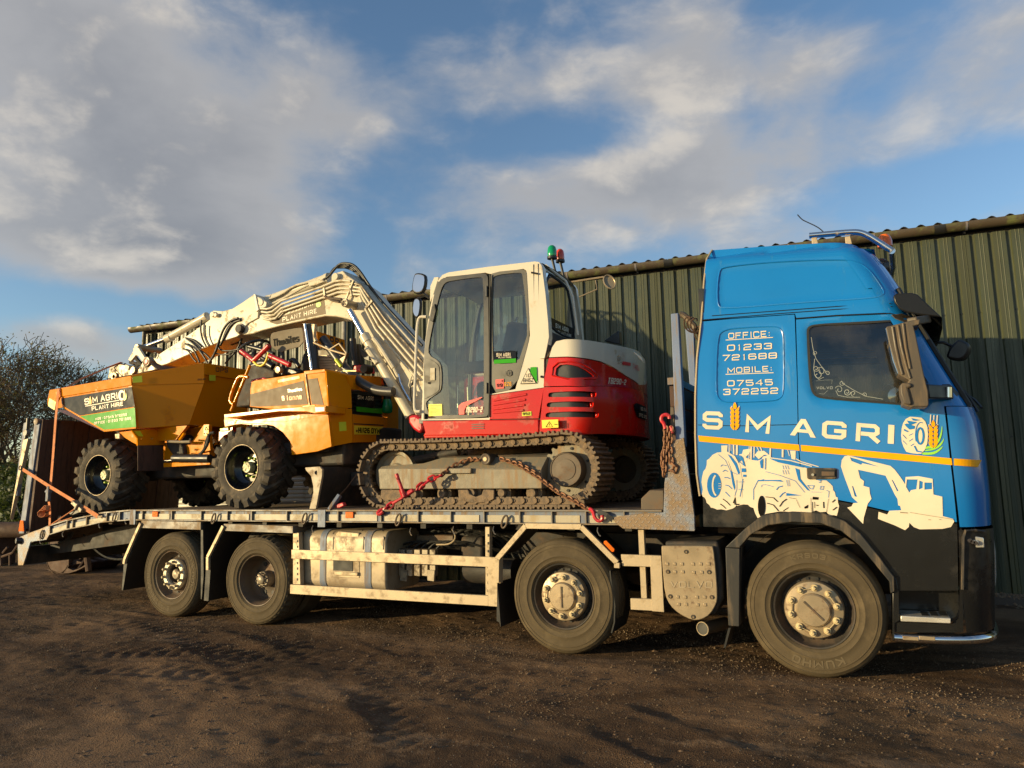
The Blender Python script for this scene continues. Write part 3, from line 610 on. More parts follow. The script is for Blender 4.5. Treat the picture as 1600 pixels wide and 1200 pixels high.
def tree(name, label, cat, base, height, spread, nl, lsize, seed, lean=(0, 0), low=.25, jit=.12, grp=None, mat=None, gens=6):
    rd = random.Random(seed); t = root(name, label, cat, base, grp); segs = []; tips = []
    def grow(p, d, l, r, g):
        q = p.copy(); pts = [q.copy()]; rs = [r]
        for i in range(3):
            d = (d+Vector((rd.gauss(0, .17), rd.gauss(0, .17), rd.gauss(.02, .12)))).normalized(); q = q+d*l/3; pts.append(q.copy()); rs.append(r*(1-.12*(i+1)))
        segs.append((pts, rs, g))
        if g >= gens-3: tips.extend(pts[1:])
        if g >= gens: return
        for k in range(rd.choice((2, 3, 3)) if g < gens-1 else 3):
            ax = Vector((rd.gauss(0, 1), rd.gauss(0, 1), rd.gauss(0, .5))).normalized(); dd = (d*rd.uniform(.7, 1.2)+ax*rd.uniform(.55, .95)*spread+Vector((lean[0], lean[1], .10))).normalized()
            grow(q if k else pts[2], dd, l*rd.uniform(.66, .88), rs[-1]*rd.uniform(.55, .8), g+1)
    for s_ in range(3):
        grow(Vector(base)+Vector((rd.gauss(0, .25), rd.gauss(0, .25), 0)), Vector((rd.gauss(0, .35), rd.gauss(0, .3), 1)).normalized(), height*low, height*.024, 0)
    mt = MB(); ms = MB()
    for pts, rs, g in segs: (mt if g < 2 else ms).tube(pts, [max(.009, q) for q in rs], 6 if g < 2 else (4 if g < 4 else 3))
    mt.build('trunk', BARK, t, smooth=0, recalc=False); ms.build('branches', BARK, t, smooth=0, recalc=False)
    cl_ = [rd.choice(tips) for _ in range(nl//9)]; P_ = [rd.choice(cl_) for _ in range(nl)]
    V, F = leaves([tuple(p) for p in P_], lsize, jit); o = npmesh('crown', V-np.array(base)[None], F, mat or LEAF, False); o.parent = t; WO[o.name] = Vector(base); return t
tree('hawthorn_tree', 'tall half bare tree with small green leaves behind the raised ramps at left', 'tree', (-22.5, 8.3, 0), 7.2, 1.0, 8500, .036, 3, lean=(.14, -.02), gens=7)
tree('hawthorn_tree', 'lower thin twigged tree between the tall tree and the shed end', 'tree', (-18.4, 7.6, 0), 5.2, 1.0, 2600, .034, 11, lean=(.16, 0), gens=7)
tree('hawthorn_tree', 'bare topped tree cut by the left edge of the picture', 'tree', (-26.5, 8.0, 0), 8.2, .9, 5500, .04, 21, lean=(.06, 0), gens=6)
def shrub(label, base, rx, ry, h, n, seed, ls=.06):
    rd = np.random.default_rng(seed); t = root('hedge_shrub', label, 'shrub', base, 'bushes growing beyond the tail of the lorry')
    q = rd.normal(size=(n, 3)); q /= np.linalg.norm(q, axis=1)[:, None]; q *= rd.uniform(.55, 1.0, n)[:, None]**.4
    lump = np.array([1+.35*noise.noise((a*2.2+seed, b*2.2, c*2.2)) for a, b, c in q]); q *= lump[:, None]
    C = q*np.array([rx, ry, h*.55])+np.array([0, 0, h*.5]); C = C[C[:, 2] > .02]
    V, F = leaves(C, ls, .05); o = npmesh('foliage', V, F, LEAFD, False); o.parent = t; WO[o.name] = Vector(base)
    m = MB(); r2 = random.Random(seed)
    for k in range(14):
        a = r2.uniform(0, 6.28); m.tube([Vector(base), Vector(base)+Vector((math.cos(a)*rx*.3, math.sin(a)*ry*.3, h*.4)), Vector(base)+Vector((math.cos(a)*rx*.7, math.sin(a)*ry*.7, h*.85))], [.03, .02, .008], 4)
    m.build('stems', BARK, t, smooth=0, recalc=False)
shrub('dark green rounded hedge bush left of the raised ramps', (-17.2, 5.0, 0), 1.9, 1.3, 1.9, 12000, 1)
shrub('dark green bush below the tall half bare tree', (-19.8, 6.2, 0), 2.2, 1.5, 2.2, 14000, 2)
shrub('dense dark bush at the left picture edge', (-22.6, 6.4, 0), 2.2, 1.5, 2.1, 13000, 3)
shrub('dark ivy covered hedge bush behind the raised ramps', (-15.6, 7.4, 0), 2.0, 1.3, 2.0, 12000, 4)
shrub('low scrubby bush beyond the end of the shed', (-13.9, 8.4, 0), 1.8, 1.3, 2.4, 11000, 5)

# ================================================================ SCRAP AND IMPLEMENTS BEYOND THE LORRY
bk = root('excavator_bucket', 'big rusty curved digger bucket lying at the far left edge of the yard', 'bucket', (-13.0, 2.6, 0))
def arc(cx, cz, r, a0, a1, n, Y): return [Vector((cx+r*math.cos(R(a0+(a1-a0)*i/n)), Y, cz+r*math.sin(R(a0+(a1-a0)*i/n)))) for i in range(n+1)]
def sheetarc(m, A, w, th=.03):
    k = len(A); c = sum(A, Vector())/k; vs = []
    for p in A:
        q = p+(c-p).normalized()*th; vs += [p, p+Vector((0, w, 0)), q+Vector((0, w, 0)), q]
    m.add(vs, [(4*i+j, 4*i+(j+1) % 4, 4*i+4+(j+1) % 4, 4*i+4+j) for i in range(k-1) for j in range(4)]+[(0, 1, 2, 3), (4*k-1, 4*k-2, 4*k-3, 4*k-4)])
m = MB(); sheetarc(m, arc(-12.6, .34, .36, 120, 330, 14, 2.2), 1.0); m.build('shell', RUSTS, bk)
for y in (2.2, 3.2): MB().prism(arc(-12.6, .34, .35, 120, 330, 14, y)+[Vector((-12.3, y, .5))], .03).build('side_plate', RUSTS, bk)
for k in range(5): MB().prism([(-12.30, 2.28+k*.2, .16), (-12.04, 2.30+k*.2, .20), (-12.30, 2.28+k*.2, .24)], .07).build('tooth', RUSTS, bk)
for y in (2.5, 2.8): MB().prism([(-12.95, y, .5), (-12.8, y, .85), (-12.6, y, .85), (-12.5, y, .55), (-12.65, y, .45)], .035).build('hanger_lug', RUSTS, bk)
rl = root('steel_roller', 'rusty round steel tube lying behind the bucket at left', 'steel tube', (-14.5, 3.1, .6))
m = MB().cyl((-15.6, 2.6, .70), (-13.1, 3.5, .70), .16, n=24); m.build('tube', RUSTS, rl)
for k in (0, .5, 1): MB().cyl(Vector((-15.6, 2.6, .70)).lerp((-13.1, 3.5, .70), k*.94), Vector((-15.6, 2.6, .70)).lerp((-13.1, 3.5, .70), k*.94+.03), .20, n=24).build('flange', RUSTS, rl)
for k in (0.1, .8): q = Vector((-15.6, 2.6, 0)).lerp((-13.1, 3.5, 0), k); MB().bb(q.x-.1, q.x+.1, q.y-.3, q.y+.3, .02, .54).build('support', RUSTS, rl)
gb = root('grader_blade', 'curved rusty blade with bracing lying on the ground under the beavertail', 'blade', (-11.6, 2.2, 0))
m = MB(); sheetarc(m, [PY(*cN2.xy(u, v), 2.2) for u, v in ((480, 730), (560, 762), (640, 775), (720, 770), (800, 745), (870, 710), (915, 680))], .12, .10); m.build('curved_plate', RUSTS, gb)
for a, b in (((520, 690), (640, 620)), ((640, 620), (800, 700)), ((700, 740), (860, 605)), ((820, 720), (905, 600)), ((600, 750), (740, 640))):
    MB().tube([cN2(*a, 2.25), cN2(*b, 2.35)], .022, 6).build('brace', RUSTS, gb)
MB().tube([cN2(905, 590, 2.2), cN2(925, 750, 2.2)], .05, 8).build('post', RUSTS, gb)
fk = root('loader_forks', 'dark steel fork carriage with upright prongs leaning by the bucket', 'fork carriage', (-12.2, 2.0, 0))
for (u, v), (w, x) in (((5, 575), (15, 690)), ((20, 600), (130, 560)), ((105, 580), (105, 690)), ((80, 500), (30, 560)), ((130, 560), (185, 480))):
    MB().tube([cN2(u, v, 1.9), cN2(w, x, 1.9)], .022, 6).build('bar', RUSTS, fk)
sp = root('spoil_heap_edge', 'low bank of pale stones and dirt along the foot of the shed at right', 'gravel bank', (2.5, 3.7, 0))
N = 2600; ax = rng.uniform(.8, 6.5, N); yy_ = np.array([3.07+.0849*(a+11.68) for a in ax])-rng.exponential(.10, N)-.06; zz_ = np.maximum(.0, .085-(3.07+.0849*(ax+11.68)-yy_)*.28)+rng.uniform(-.01, .01, N); ss = rng.uniform(.008, .03, N)
V = ov[None]*rng.uniform(.6, 1.3, (N, 6, 3))*ss[:, None, None]+np.stack([ax, yy_, zz_], -1)[:, None]
o = npmesh('stones', V.reshape(-1, 3)-np.array([2.5, 3.7, 0]), (of[None]+(np.arange(N)*6)[:, None, None]).reshape(-1, 3), PEB, False); o.parent = sp; o['kind'] = 'stuff'
m = MB(); vs = []
for i in range(60):
    x = .6+i*.1; w = 3.07+.0849*(x+11.68)-.02; hh = .07+.02*noise.noise((x*2, 0, 0))
    vs += [(x, w, hh), (x, w-.12-.04*noise.noise((x*3, 1, 0)), hh*.7), (x, w-.42, -.01)]
m.add(vs, [(3*i+j, 3*i+3+j, 3*i+4+j, 3*i+1+j) for i in range(59) for j in range(2)]); m.build('bank', MATS.get('g') or M('dirt_bank', (.10, .07, .045), .95, bump=.01, bsc=40.), sp)
# ================================================================ THE LORRY
LX, LY = -4.0, 1.25
lorry = root('plant_lorry', 'blue and black four axle beavertail lorry carrying a digger and a dumper', 'lorry', (LX, LY, 0))
def mir(o):                     # the same part on the far side of the lorry
    c = o.copy(); COL.objects.link(c); c.scale = (1, -1, 1); c.location = (o.location.x, -o.location.y, o.location.z); WO[c.name] = Vector(WO[o.name]); return c
def LP(m, name, mat, bevel=0, smooth=35, label=None, both=False, **k):
    o = m.build(name, mat, lorry, bevel=bevel, smooth=smooth, label=label, **k)
    if both: mir(o)
    return o
# --- shape of the cab: front profile, side surface
_fr = [PY(x, y, .42) for x, y in ((1550, 1000), (1550, 880), (1547.5, 818), (1545, 767), (1538, 704), (1529, 652), (1504, 612), (1485, 582), (1462, 545), (1440, 508), (1410, 455), (1391, 427), (1374, 405), (1362, 392), (1350, 383))]
_fr = sorted([(p.z, p.x) for p in _fr])
def xf(z):
    if z <= _fr[0][0]: return _fr[0][1]
    for (a, b), (c, d) in zip(_fr, _fr[1:]):
        if z <= c: return b+(d-b)*(z-a)/(c-a)
    return _fr[-1][1]
def roofz(x): return 3.40-.075*(x+.6)
def Sbase(x, z):
    y = .015+.11*max(0, (z-2.15)/1.25)**1.7
    s = (z-(roofz(x)-.09))/.09
    if s > 0: y += .09*(1-math.sqrt(max(0, 1-min(1, s)**2)))
    return y
RC = .26
def S(x, z):
    y = Sbase(x, z); x0 = xf(z)-RC
    if x > x0: t = min(.995, (x-x0)/RC); y += .40*(1-math.sqrt(1-t*t))
    return y
def PS(x, y):
    Y = .05
    for _ in range(14):
        p = PY(x, y, Y); Y = .5*Y+.5*S(p.x, p.z)
    return PY(x, y, Y)
def cs(cr, l): return xz([PS(*cr.xy(u, v)) for u, v in l])
# --- side panels
rear_edge = [(1106, 397), (1100, 440), (1096, 500)]
roof_out = xz([PS(x, y) for x, y in ((1096.5, 500), (1100, 440), (1104, 405), (1112, 391), (1210, 384), (1320.5, 380), (1337, 383.5))])+cs(c4, [(845, 195), (885, 232), (925, 285), (965, 345), (1000, 400), (1035, 460), (1042, 500), (965, 488), (700, 498), (505, 513), (499, 493), (400, 500), (200, 514)])
rec1 = smooth_poly(cs(c4, [(130, 285), (165, 265), (400, 242), (700, 230), (800, 242), (860, 285), (905, 350), (930, 390), (915, 408), (860, 418), (500, 440), (150, 470), (122, 445)]), 2)
hr = panel(roof_out, S, step=.035, emboss=[(rec1, .014, .045)]); LP(hr, 'high_roof_side', BLUE, smooth=40, both=True)
def groove(poly, off, r=.003, mt=None): LP(MB().tube([Vector((p[0], S(p[0], p[1])+off, p[1])) for p in poly], r, 5, closed=True), 'pressed_edge', mt or BLUE, smooth=60)
groove(rec1, .0035, .006)
q_out = cs(c4, [(50, 531), (200, 518), (496, 497), (498, 520), (508, 800), (514, 1132)])+cs(c3, [(473, 421), (300, 418), (50, 415)])+xz([PS(x, y) for x, y in ((1091.5, 773), (1089, 740), (1086.5, 680), (1086.5, 620), (1089, 560))])
rec2 = smooth_poly(cs(c4, [(125, 605), (150, 575), (200, 562), (400, 552), (430, 565), (445, 600), (445, 870), (430, 900), (390, 912), (170, 920), (130, 905), (118, 860)]), 2)
LP(panel(q_out, S, step=.04, emboss=[(rec2, .010, .035)]), 'rear_side_panel', BLUE, smooth=40, both=True); groove(rec2, .002, .005)
win = smooth_poly(cs(c4, [(556, 600), (558, 552), (620, 541), (780, 534), (1020, 524), (1060, 548), (1110, 700), (1135, 830), (1110, 944), (1000, 928), (640, 903), (585, 885), (568, 820)]), 2)
door_out = cs(c4, [(504, 521), (700, 506), (960, 496), (1030, 516), (1072, 560)])+xz([PS(x, y) for x, y in ((1440, 545), (1456, 580), (1466, 604), (1473, 620))])+cs(c3, [(1088, 130), (1102, 260), (1115, 370), (1132, 534), (1000, 514), (850, 489), (700, 453), (620, 438), (479, 421)])+cs(c4, [(518, 1132), (512, 800)])
rec3 = smooth_poly(cs(c4, [(548, 600), (548, 545), (620, 533), (780, 526), (1025, 516), (1068, 545), (1120, 700), (1145, 830), (1120, 955), (1000, 938), (640, 915), (578, 895), (558, 820)]), 1)
LP(panel(door_out, S, holes=[win], step=.04, emboss=[(rec3, .012, .02)]), 'door', BLUE, smooth=40, both=True)
def ring_panel(outer, inner, off, lip=.012): return panel(outer, S, holes=[inner], step=.06, lip=lip, off=off)
def grow_poly(poly, d):
    c = sum((Vector(p) for p in poly), Vector((0, 0)))/len(poly); return [tuple(Vector(p)+(Vector(p)-c).normalized()*d) for p in poly]
wo = win; wi = grow_poly(win, -.022)
LP(ring_panel(grow_poly(wo, .003), grow_poly(win, -.016), -.004), 'window_seal', SEAL, both=True)
gl = panel(grow_poly(wi, .008), S, step=.12, lip=0, off=-.016); LP(gl, 'door_window', TGLASS, smooth=0, both=True, recalc=False)
# black lower side behind and above the wheel arch, seam cuts through the diagonal of the door
lo_out = cs(c3, [(50, 422), (300, 425), (476, 428), (620, 444), (700, 459), (850, 495), (1000, 520), (1133, 541), (1136, 700), (1138, 822), (890, 826), (872, 800), (868, 768), (800, 680), (722, 585), (650, 528), (560, 498), (430, 491), (300, 507), (232, 557), (52, 553)])
LP(panel(lo_out, S, step=.05), 'black_lower_panel', BLK, smooth=40, both=True)
# --- fronts: lofts round the corners
def loft(zs, xs_, name, mat, n=9, yc=.40, fr=1.0, xoff=0., bow=.05, both_sides=True, y0=None):
    m = MB(); rings = []
    for z, x_s in zip(zs, xs_):
        X = xf(z)+xoff; x0 = X-RC; b = Sbase(x0, z) if y0 is None else y0; ring = []
        if x_s is not None and x_s < x0: ring.append((x_s, b))
        t0 = 0 if x_s is None or x_s < x0 else math.asin(min(1, (x_s-x0)/RC))
        for i in range(n+1):
            a = t0+(math.pi/2-t0)*i/n; ring.append((x0+RC*math.sin(a), b+yc*(1-math.cos(a))))
        yy = [.6, .9, 1.25]; ring += [(X+bow*(1-((1.25-y)/.85)**2), y) for y in yy]
        ring += [(x, 2.5-y) for x, y in ring[::-1][1:]]; rings.append([(x, y, z) for x, y in ring])
    k = min(len(r) for r in rings); rings = [r if len(r) == k else r[1:-1] for r in rings]
    m.add([v for r in rings for v in r], [(i*k+j, i*k+j+1, (i+1)*k+j+1, (i+1)*k+j) for i in range(len(rings)-1) for j in range(k-1)]); return m
def edge_x(z, l):              # x of a traced edge at height z
    for (a, b), (c, d) in zip(l, l[1:]):
        if a <= z <= c: return b+(d-b)*(z-a)/(c-a)
    return l[0][1] if z < l[0][0] else l[-1][1]
dfe = sorted([(z, x+.008) for x, z in cs(c3, [(1078, 20), (1091, 130), (1105, 260), (1118, 370), (1137, 534)])])
zt = dfe[-1][0]; zb = PY(1540, 821, .2).z
zz_ = list(np.linspace(zb, 1.98, 9)); LP(loft(zz_, [edge_x(z, dfe) for z in zz_], '', BLUE), 'front_corner_panel', BLUE, smooth=40, recalc=False)
zb2 = .40; zz_ = list(np.linspace(zb2, zb-.02, 7)); xb = PS(*c3.xy(1143, 700)).x
LP(loft(zz_, [xb]*7, '', BLK, xoff=.012), 'bumper', BLK, smooth=40, recalc=False)
# windscreen, pillars, band above
zw = list(np.linspace(1.985, 2.93, 8)); pil = [xf(z)-.17 for z in zw]
m = MB(); vs = []; npil = 5
for z in zw:
    X = xf(z); x0 = X-RC; b = Sbase(x0, z)
    for i in range(npil+1):
        x = X-.235+.185*i/npil; t = max(0, (x-x0)/RC); vs.append((x, b+.40*(1-math.sqrt(1-min(.98, t)**2)), z))
k = npil+1; m.add(vs, [(i*k+j, i*k+j+1, (i+1)*k+j+1, (i+1)*k+j) for i in range(len(zw)-1) for j in range(npil)])
m.add([Vector(v)+Vector((-.01, .05, 0)) for v in vs], [(i*k+j, i*k+j+1, (i+1)*k+j+1, (i+1)*k+j) for i in range(len(zw)-1) for j in range(npil)])
LP(m, 'windscreen_pillar', BLUE, smooth=40, both=True, recalc=False)
m = MB(); vs = []
for z in zw:
    X = xf(z)-.004; r = [(X-.052, .155), (X-.02, .27), (X, .40), (X+.035, .7), (X+.05, 1.25)]; r += [(x, 2.5-y) for x, y in r[::-1][1:]]; vs += [(x, y+.0, z) for x, y in r]
k = 9; m.add(vs, [(i*k+j, i*k+j+1, (i+1)*k+j+1, (i+1)*k+j) for i in range(len(zw)-1) for j in range(k-1)]); LP(m, 'windscreen', TGLASS, smooth=50, recalc=False)
for s in (0,):
    m = MB(); m.tube([(xf(z)-.055+.0, .14+Sbase(0, z), z) for z in zw], .022, 6); LP(m, 'windscreen_seal', SEAL, both=True)
zz_ = list(np.linspace(2.93, roofz(.5)-.02, 8)); LP(loft(zz_, [xf(z)-RC-.015 for z in zz_], '', BLUE), 'high_roof_front', BLUE, smooth=45, recalc=False)
# roof skin
m = MB(); vs = []; xr = [-.585, -.3, 0, .3, .47]; k = 11
for x in xr:
    for j in range(k):
        y = .21+(2.08)*j/(k-1); c = 1-((y-1.25)/1.04)**2; vs.append((x, y, roofz(x)-.001+.075*c**.6 if c > 0 else roofz(x)-.001))
for j in range(k):
    y = .30+1.9*j/(k-1); vs.append((xf(roofz(.5)-.02)+.0+.04*(1-((y-1.25)/.95)**2), y, roofz(.5)-.02))
m.add(vs, [(i*k+j, i*k+j+1, (i+1)*k+j+1, (i+1)*k+j) for i in range(len(xr)) for j in range(k-1)]); LP(m, 'roof', BLUE, smooth=50, recalc=False)
# rear wall, liner
rw = [(-.62, 1.14), (-.765, 1.2), (-.76, 2.2), (-.70, 2.75), (-.60, 3.3), (-.575, 3.40)]
m = MB(); m.add([(x+.012, y, z) for x, z in rw[1:] for y in (.03+(.12 if z > 3 else 0), 2.47-(.12 if z > 3 else 0))], [(2*i, 2*i+1, 2*i+3, 2*i+2) for i in range(4)]); LP(m, 'rear_wall', BLUE, recalc=False)
m = MB(); m.tube([PS(x, y)+Vector((-.002, -.004, 0)) for x, y in ((1094, 775), (1089, 740), (1087, 680), (1087, 620), (1089.5, 560), (1096.5, 500), (1100.5, 440), (1105, 404), (1113, 391))], .009, 6); LP(m, 'rear_edge_trim', ALU, both=True)
m = MB(); m.bb(-.70, -.66, .06, 2.44, 1.15, 3.1); m.bb(-.7, 1.0, .06, 2.44, 1.13, 1.18); m.bb(-.7, .4, .14, 2.36, 2.98, 3.02); m.bb(-.66, -.28, .30, 2.2, 1.5, 1.62); LP(m, 'cab_liner', DKP)
m = MB(); m.bb(.92, 1.16, .12, 2.38, 1.2, 1.93); LP(m, 'dashboard', DKP, bevel=.04)
CAMO = M('camouflage_seat_cover', (.16, .15, .10), .8, c2=(.05, .055, .03), amt=.9, sc=14.)
for y in (.42, 1.62):
    m = MB(); m.bb(.14, .64, y, y+.46, 1.55, 1.70); m.beam((.22, y+.23, 1.68), (.10, y+.23, 2.3), .46, .13); s_ = LP(m, 'seat', CAMO, bevel=.04); MB().bb(.03, .13, y+.1, y+.36, 2.32, 2.52).build('headrest', CAMO, s_, bevel=.03)
m = MB(); c0 = Vector((.80, .66, 1.98)); ax1 = Vector((0, 1, 0)); ax2 = Vector((.45, 0, .9)).normalized(); m.tube([c0+(ax1*math.cos(a)+ax2*math.sin(a))*.22 for a in np.linspace(0, 2*math.pi, 25)[:-1]], .016, 8, closed=True); m.tube([c0-ax1*.2, c0+Vector((.03, 0, -.02)), c0+ax1*.2], .016, 6); m.tube([c0, c0+Vector((.25, 0, -.3))], .03, 8); LP(m, 'steering_wheel', DKP)
m = MB(); m.lathe([(0, -.11), (.06, -.10), (.10, -.05), (.11, 0), (0, .01)], c4(985, 893, .16), 16); LP(m, 'side_lamp_orb', CHROME)
# seams: fine dark lines under the roof edge
for l in ([(52, 523), (200, 511), (400, 494), (700, 472), (965, 459)], [(100, 503), (300, 488), (700, 458), (960, 445)]): LP(MB().tube([PS(*c4.xy(u, v))+Vector((0, -.002, 0)) for u, v in l], .0035, 4), 'panel_seam', SEAL, both=True)
m = MB(); m.tube([PS(*c3.xy(u, v))+Vector((0, -.001, 0)) for u, v in ((30, 120), (200, 124), (460, 118))], .0028, 4)
o_ = LP(m, 'panel_seam', SEAL, both=True)
m = MB(); m.tube([PS(*c4.xy(u, v))+Vector((0, -.008, 0)) for u, v in ((505, 516), (700, 502), (955, 492), (1030, 512))], .004, 6); LP(m, 'drip_rail', SEAL, both=True)
m = MB(); m.prism([PS(*cW2.xy(u, v))+Vector((0, -.02, 0)) for u, v in ((795, 850), (880, 838), (940, 858), (1000, 895), (900, 905), (830, 880))], .03); LP(m, 'rain_deflector', MIRB, bevel=.004, both=True)
# --- door handle
hp = [c3(u, v, .012) for u, v in ((492, 306), (500, 302), (615, 304), (622, 310), (622, 345), (615, 350), (502, 352), (494, 346))]
h = LP(MB().prism(hp, .03), 'door_handle', TRIM, bevel=.004); h.location.y -= .012
m = MB().prism([c3(u, v, .0) for u, v in ((540, 309), (612, 310), (612, 340), (540, 341))], .006); m.build('handle_recess', SEAL, h)
m = MB().prism([c3(u, v, -.004) for u, v in ((556, 318), (611, 319), (611, 337), (556, 337))], .008); m.build('grip', RIMD, h, bevel=.002)
MB().cyl(c3(518, 332, -.004), c3(518, 332, .01), .010).build('lock', CHROME, h)
# --- sun visor
vt = [PY(*cW2.xy(u, v), .0) for u, v in ((812, 690), (835, 672), (960, 664), (1012, 678), (1110, 772), (1208, 862), (1000, 838), (915, 820), (862, 795), (822, 740))]
m = MB().prism(vt, (0, .03, 0)); m2 = LP(m, 'sun_visor', M('visor_cheek', (.012, .012, .013), .3, spec=.3), bevel=.008, both=True, label='black end cheek of the sun visor')
m = MB(); top = [PY(*cW2.xy(u, v), .03) for u, v in ((860, 672), (960, 668), (1012, 682), (1110, 776), (1208, 866))]; vs = []
for p in top: vs += [p, p+Vector((.05, .5, 0)), p+Vector((.09, 1.22, 0)), p+Vector((.05, 1.94, 0)), p+Vector((0, 2.44, 0))]
fs = [(i*5+j, i*5+j+1, i*5+5+j+1, i*5+5+j) for i in range(4) for j in range(4)]; m.add(vs, fs); m.add([v+Vector((-.01, 0, -.02)) for v in vs], fs)
LP(m, 'sun_visor', M('smoked_visor', (.008, .008, .009), .25, spec=.3), smooth=50, recalc=False)
# --- mirrors
def mirror_unit(pts, Y0, Y1, name, ribs):
    m = MB().prism([PY(*cW3.xy(u, v), Y0) for u, v in pts], (0, Y1-Y0, 0)); o = LP(m, name, MIRB, bevel=.02)
    r = MB()
    for l in ribs: r.tube([PY(*cW3.xy(u, v), Y0-.004) for u, v in l], .009, 8)
    if ribs: r.build('rib', MIRB, o)['kind'] = 'stuff'
    return o
mo = mirror_unit([(28, 215), (40, 200), (90, 190), (300, 135), (385, 125), (378, 180), (315, 195), (340, 290), (380, 480), (420, 680), (470, 880), (475, 1010), (465, 1035), (330, 1035), (290, 1048), (200, 1015), (215, 830), (275, 760), (160, 700), (110, 560), (60, 380)], -.34, -.10, 'main_mirror', [[(95, 205), (130, 420), (170, 600), (200, 700)], [(150, 190), (190, 420), (235, 600), (280, 740)], [(205, 170), (235, 420), (280, 640)]])
mm = MB().prism([PY(*cW3.xy(u, v), -.33) for u, v in ((24, 222), (34, 215), (120, 560), (160, 690), (150, 690), (100, 560))], (0, .20, 0)); mm.build('mirror_glass', MGLASS, mo)
m = MB().prism([PY(*cW3.xy(u, v), -.36) for u, v in ((175, 815), (200, 785), (290, 790), (300, 830), (255, 840), (300, 1000), (280, 1022), (215, 1005), (180, 900))], (0, .2, 0)); LP(m, 'wide_angle_mirror', MIRB, bevel=.02)
m = MB(); m.beam(PY(*cW3.xy(430, 880), -.2), PY(*cW3.xy(690, 890), .06), .06, .10, up=(0, 0, 1)); LP(m, 'mirror_bracket', DKP, bevel=.01)
m = MB().cyl(PY(*cW3.xy(680, 835), -.03), PY(*cW3.xy(680, 940), -.03), .022); LP(m, 'mirror_hinge', CHROME)
m = MB(); m.beam(PY(*cW3.xy(300, 150), -.2), PY(*cW3.xy(450, 125), .05), .07, .06, up=(0, 0, 1)); LP(m, 'mirror_bracket', MIRB, bevel=.01)
# cover of scuttle and wipers
m = MB().prism([PS(*cW3.xy(u, v))+Vector((0, -.006, 0)) for u, v in ((610, 800), (690, 800), (750, 860), (880, 980), (960, 1060), (900, 1030), (800, 985), (690, 960), (640, 950))], .05); LP(m, 'scuttle_corner', DKP, bevel=.008)
m = MB()
for y in (.5, 1.3, 1.9): m.tube([(xf(1.99)+.07, y, 1.99), (xf(2.0)+.05, y+.1, 2.06), (xf(2.2)+.05, y+.4, 2.2), (xf(2.6)+.055, y+.62, 2.55)], .010, 6)
m.tube([PY(*cW3.xy(u, v), .35) for u, v in ((800, 890), (835, 870), (900, 950), (985, 1090))], .014, 6); LP(m, 'wiper', DKP)
# front down-view mirror on its curved arm
cc = PY(*cW3.xy(780, 440), 1.0); m = MB().prism(smooth_poly([PY(*cW3.xy(u, v), .95) for u, v in ((655, 505), (685, 425), (760, 345), (800, 333), (880, 368), (905, 405), (890, 475), (840, 540), (760, 552), (670, 530))], 1), (.03, .13, 0)); mo = LP(m, 'front_mirror', DKP, bevel=.02)
MB().tube([cc, cc+Vector((-.10, 0, .07)), cc+Vector((-.18, .0, .08)), cc+Vector((-.32, .1, .02)), cc+Vector((-.40, .14, -.02))], .014, 6).build('mirror_arm', DKP, mo)
# --- bumper details
m = MB().prism([PY(*c3.xy(u, v), .10)+Vector((0, -.05, 0)) for u, v in ((1160, 592), (1180, 588), (1242, 598), (1246, 640), (1175, 640), (1164, 620))], .06); hl = LP(m, 'headlamp', CLR, bevel=.006)
m = MB()
for i, (u, v) in enumerate(((1185, 612), (1198, 618), (1212, 622))): m.lathe([(0, -.02), (.014, -.02), (.02, 0)], PY(*c3.xy(u, v), .04), 14)
m.build('reflector', CHROME, hl)
m = MB(); l = [(1150, 572), (1165, 562), (1225, 570), (1280, 590), (1290, 620), (1292, 700), (1285, 850)]
m.tube([PS(*c3.xy(u, v))+Vector((.012, -.012, 0)) for u, v in ((1147, 820), (1149, 700), (1150, 600), (1160, 570), (1200, 568), (1240, 575))], .010, 6); LP(m, 'lamp_surround', TRIM, both=True)
m = MB().tube([PY(*c3.xy(u, v), .36) for u, v in ((1270, 600), (1279, 660), (1281, 760), (1278, 800))], .028, 8); LP(m, 'corner_lamp', CLR, both=True)
# step well, steps, sill
x0, z0 = PY(*c3.xy(868, 840), 0).x, PY(*c3.xy(868, 1008), 0).z
def q3(u, v, Y=0): return c3(u, v, Y)
m = MB(); p = [q3(885, 826, .02), q3(1138, 826, .02), q3(1141, 905, .02), q3(1128, 938, .02), q3(1108, 948, .02), q3(888, 938, .02)]
m.prism([a+Vector((0, .24, 0)) for a in p], .02)
for a, b in zip(p, p[1:]+p[:1]): m.prism([a, b, b+Vector((0, .26, 0)), a+Vector((0, .26, 0))], (0, 0, .006))
LP(m, 'step_well', BLK, smooth=0, both=True)
m = MB(); m.beam(q3(895, 934, .10), q3(1106, 940, .10), .26, .028, up=(0, 0, 1)) if 0 else m.prism([q3(893, 934, -.02), q3(1106, 944, -.02), q3(1106, 966, -.02), q3(893, 957, -.02)], .26)
st = LP(m, 'cab_step', ALLOY, bevel=.004)
m = MB()
for k in range(5):
    a = q3(905+k*40, 937, .0); m.bb(a.x, a.x+.045, .03, .2, a.z-.003, a.z+.004)
m.build('step_slot', SEAL, st)
sill = cs(c3, [(870, 962), (893, 960), (1106, 970), (1140, 945), (1144, 826), (1146, 560), (1152, 562), (1160, 1004), (1000, 1004), (868, 1004)])
LP(panel([(x, z) for x, z in sill], S, step=.06), 'sill_panel', BLK, smooth=40, both=True)
LP(MB().prism([q3(u, v, .0) for u, v in ((858, 770), (872, 772), (886, 830), (888, 955), (868, 965), (866, 1040), (858, 1040))], .25), 'arch_rear_flank', BLK, both=True, bevel=.004)
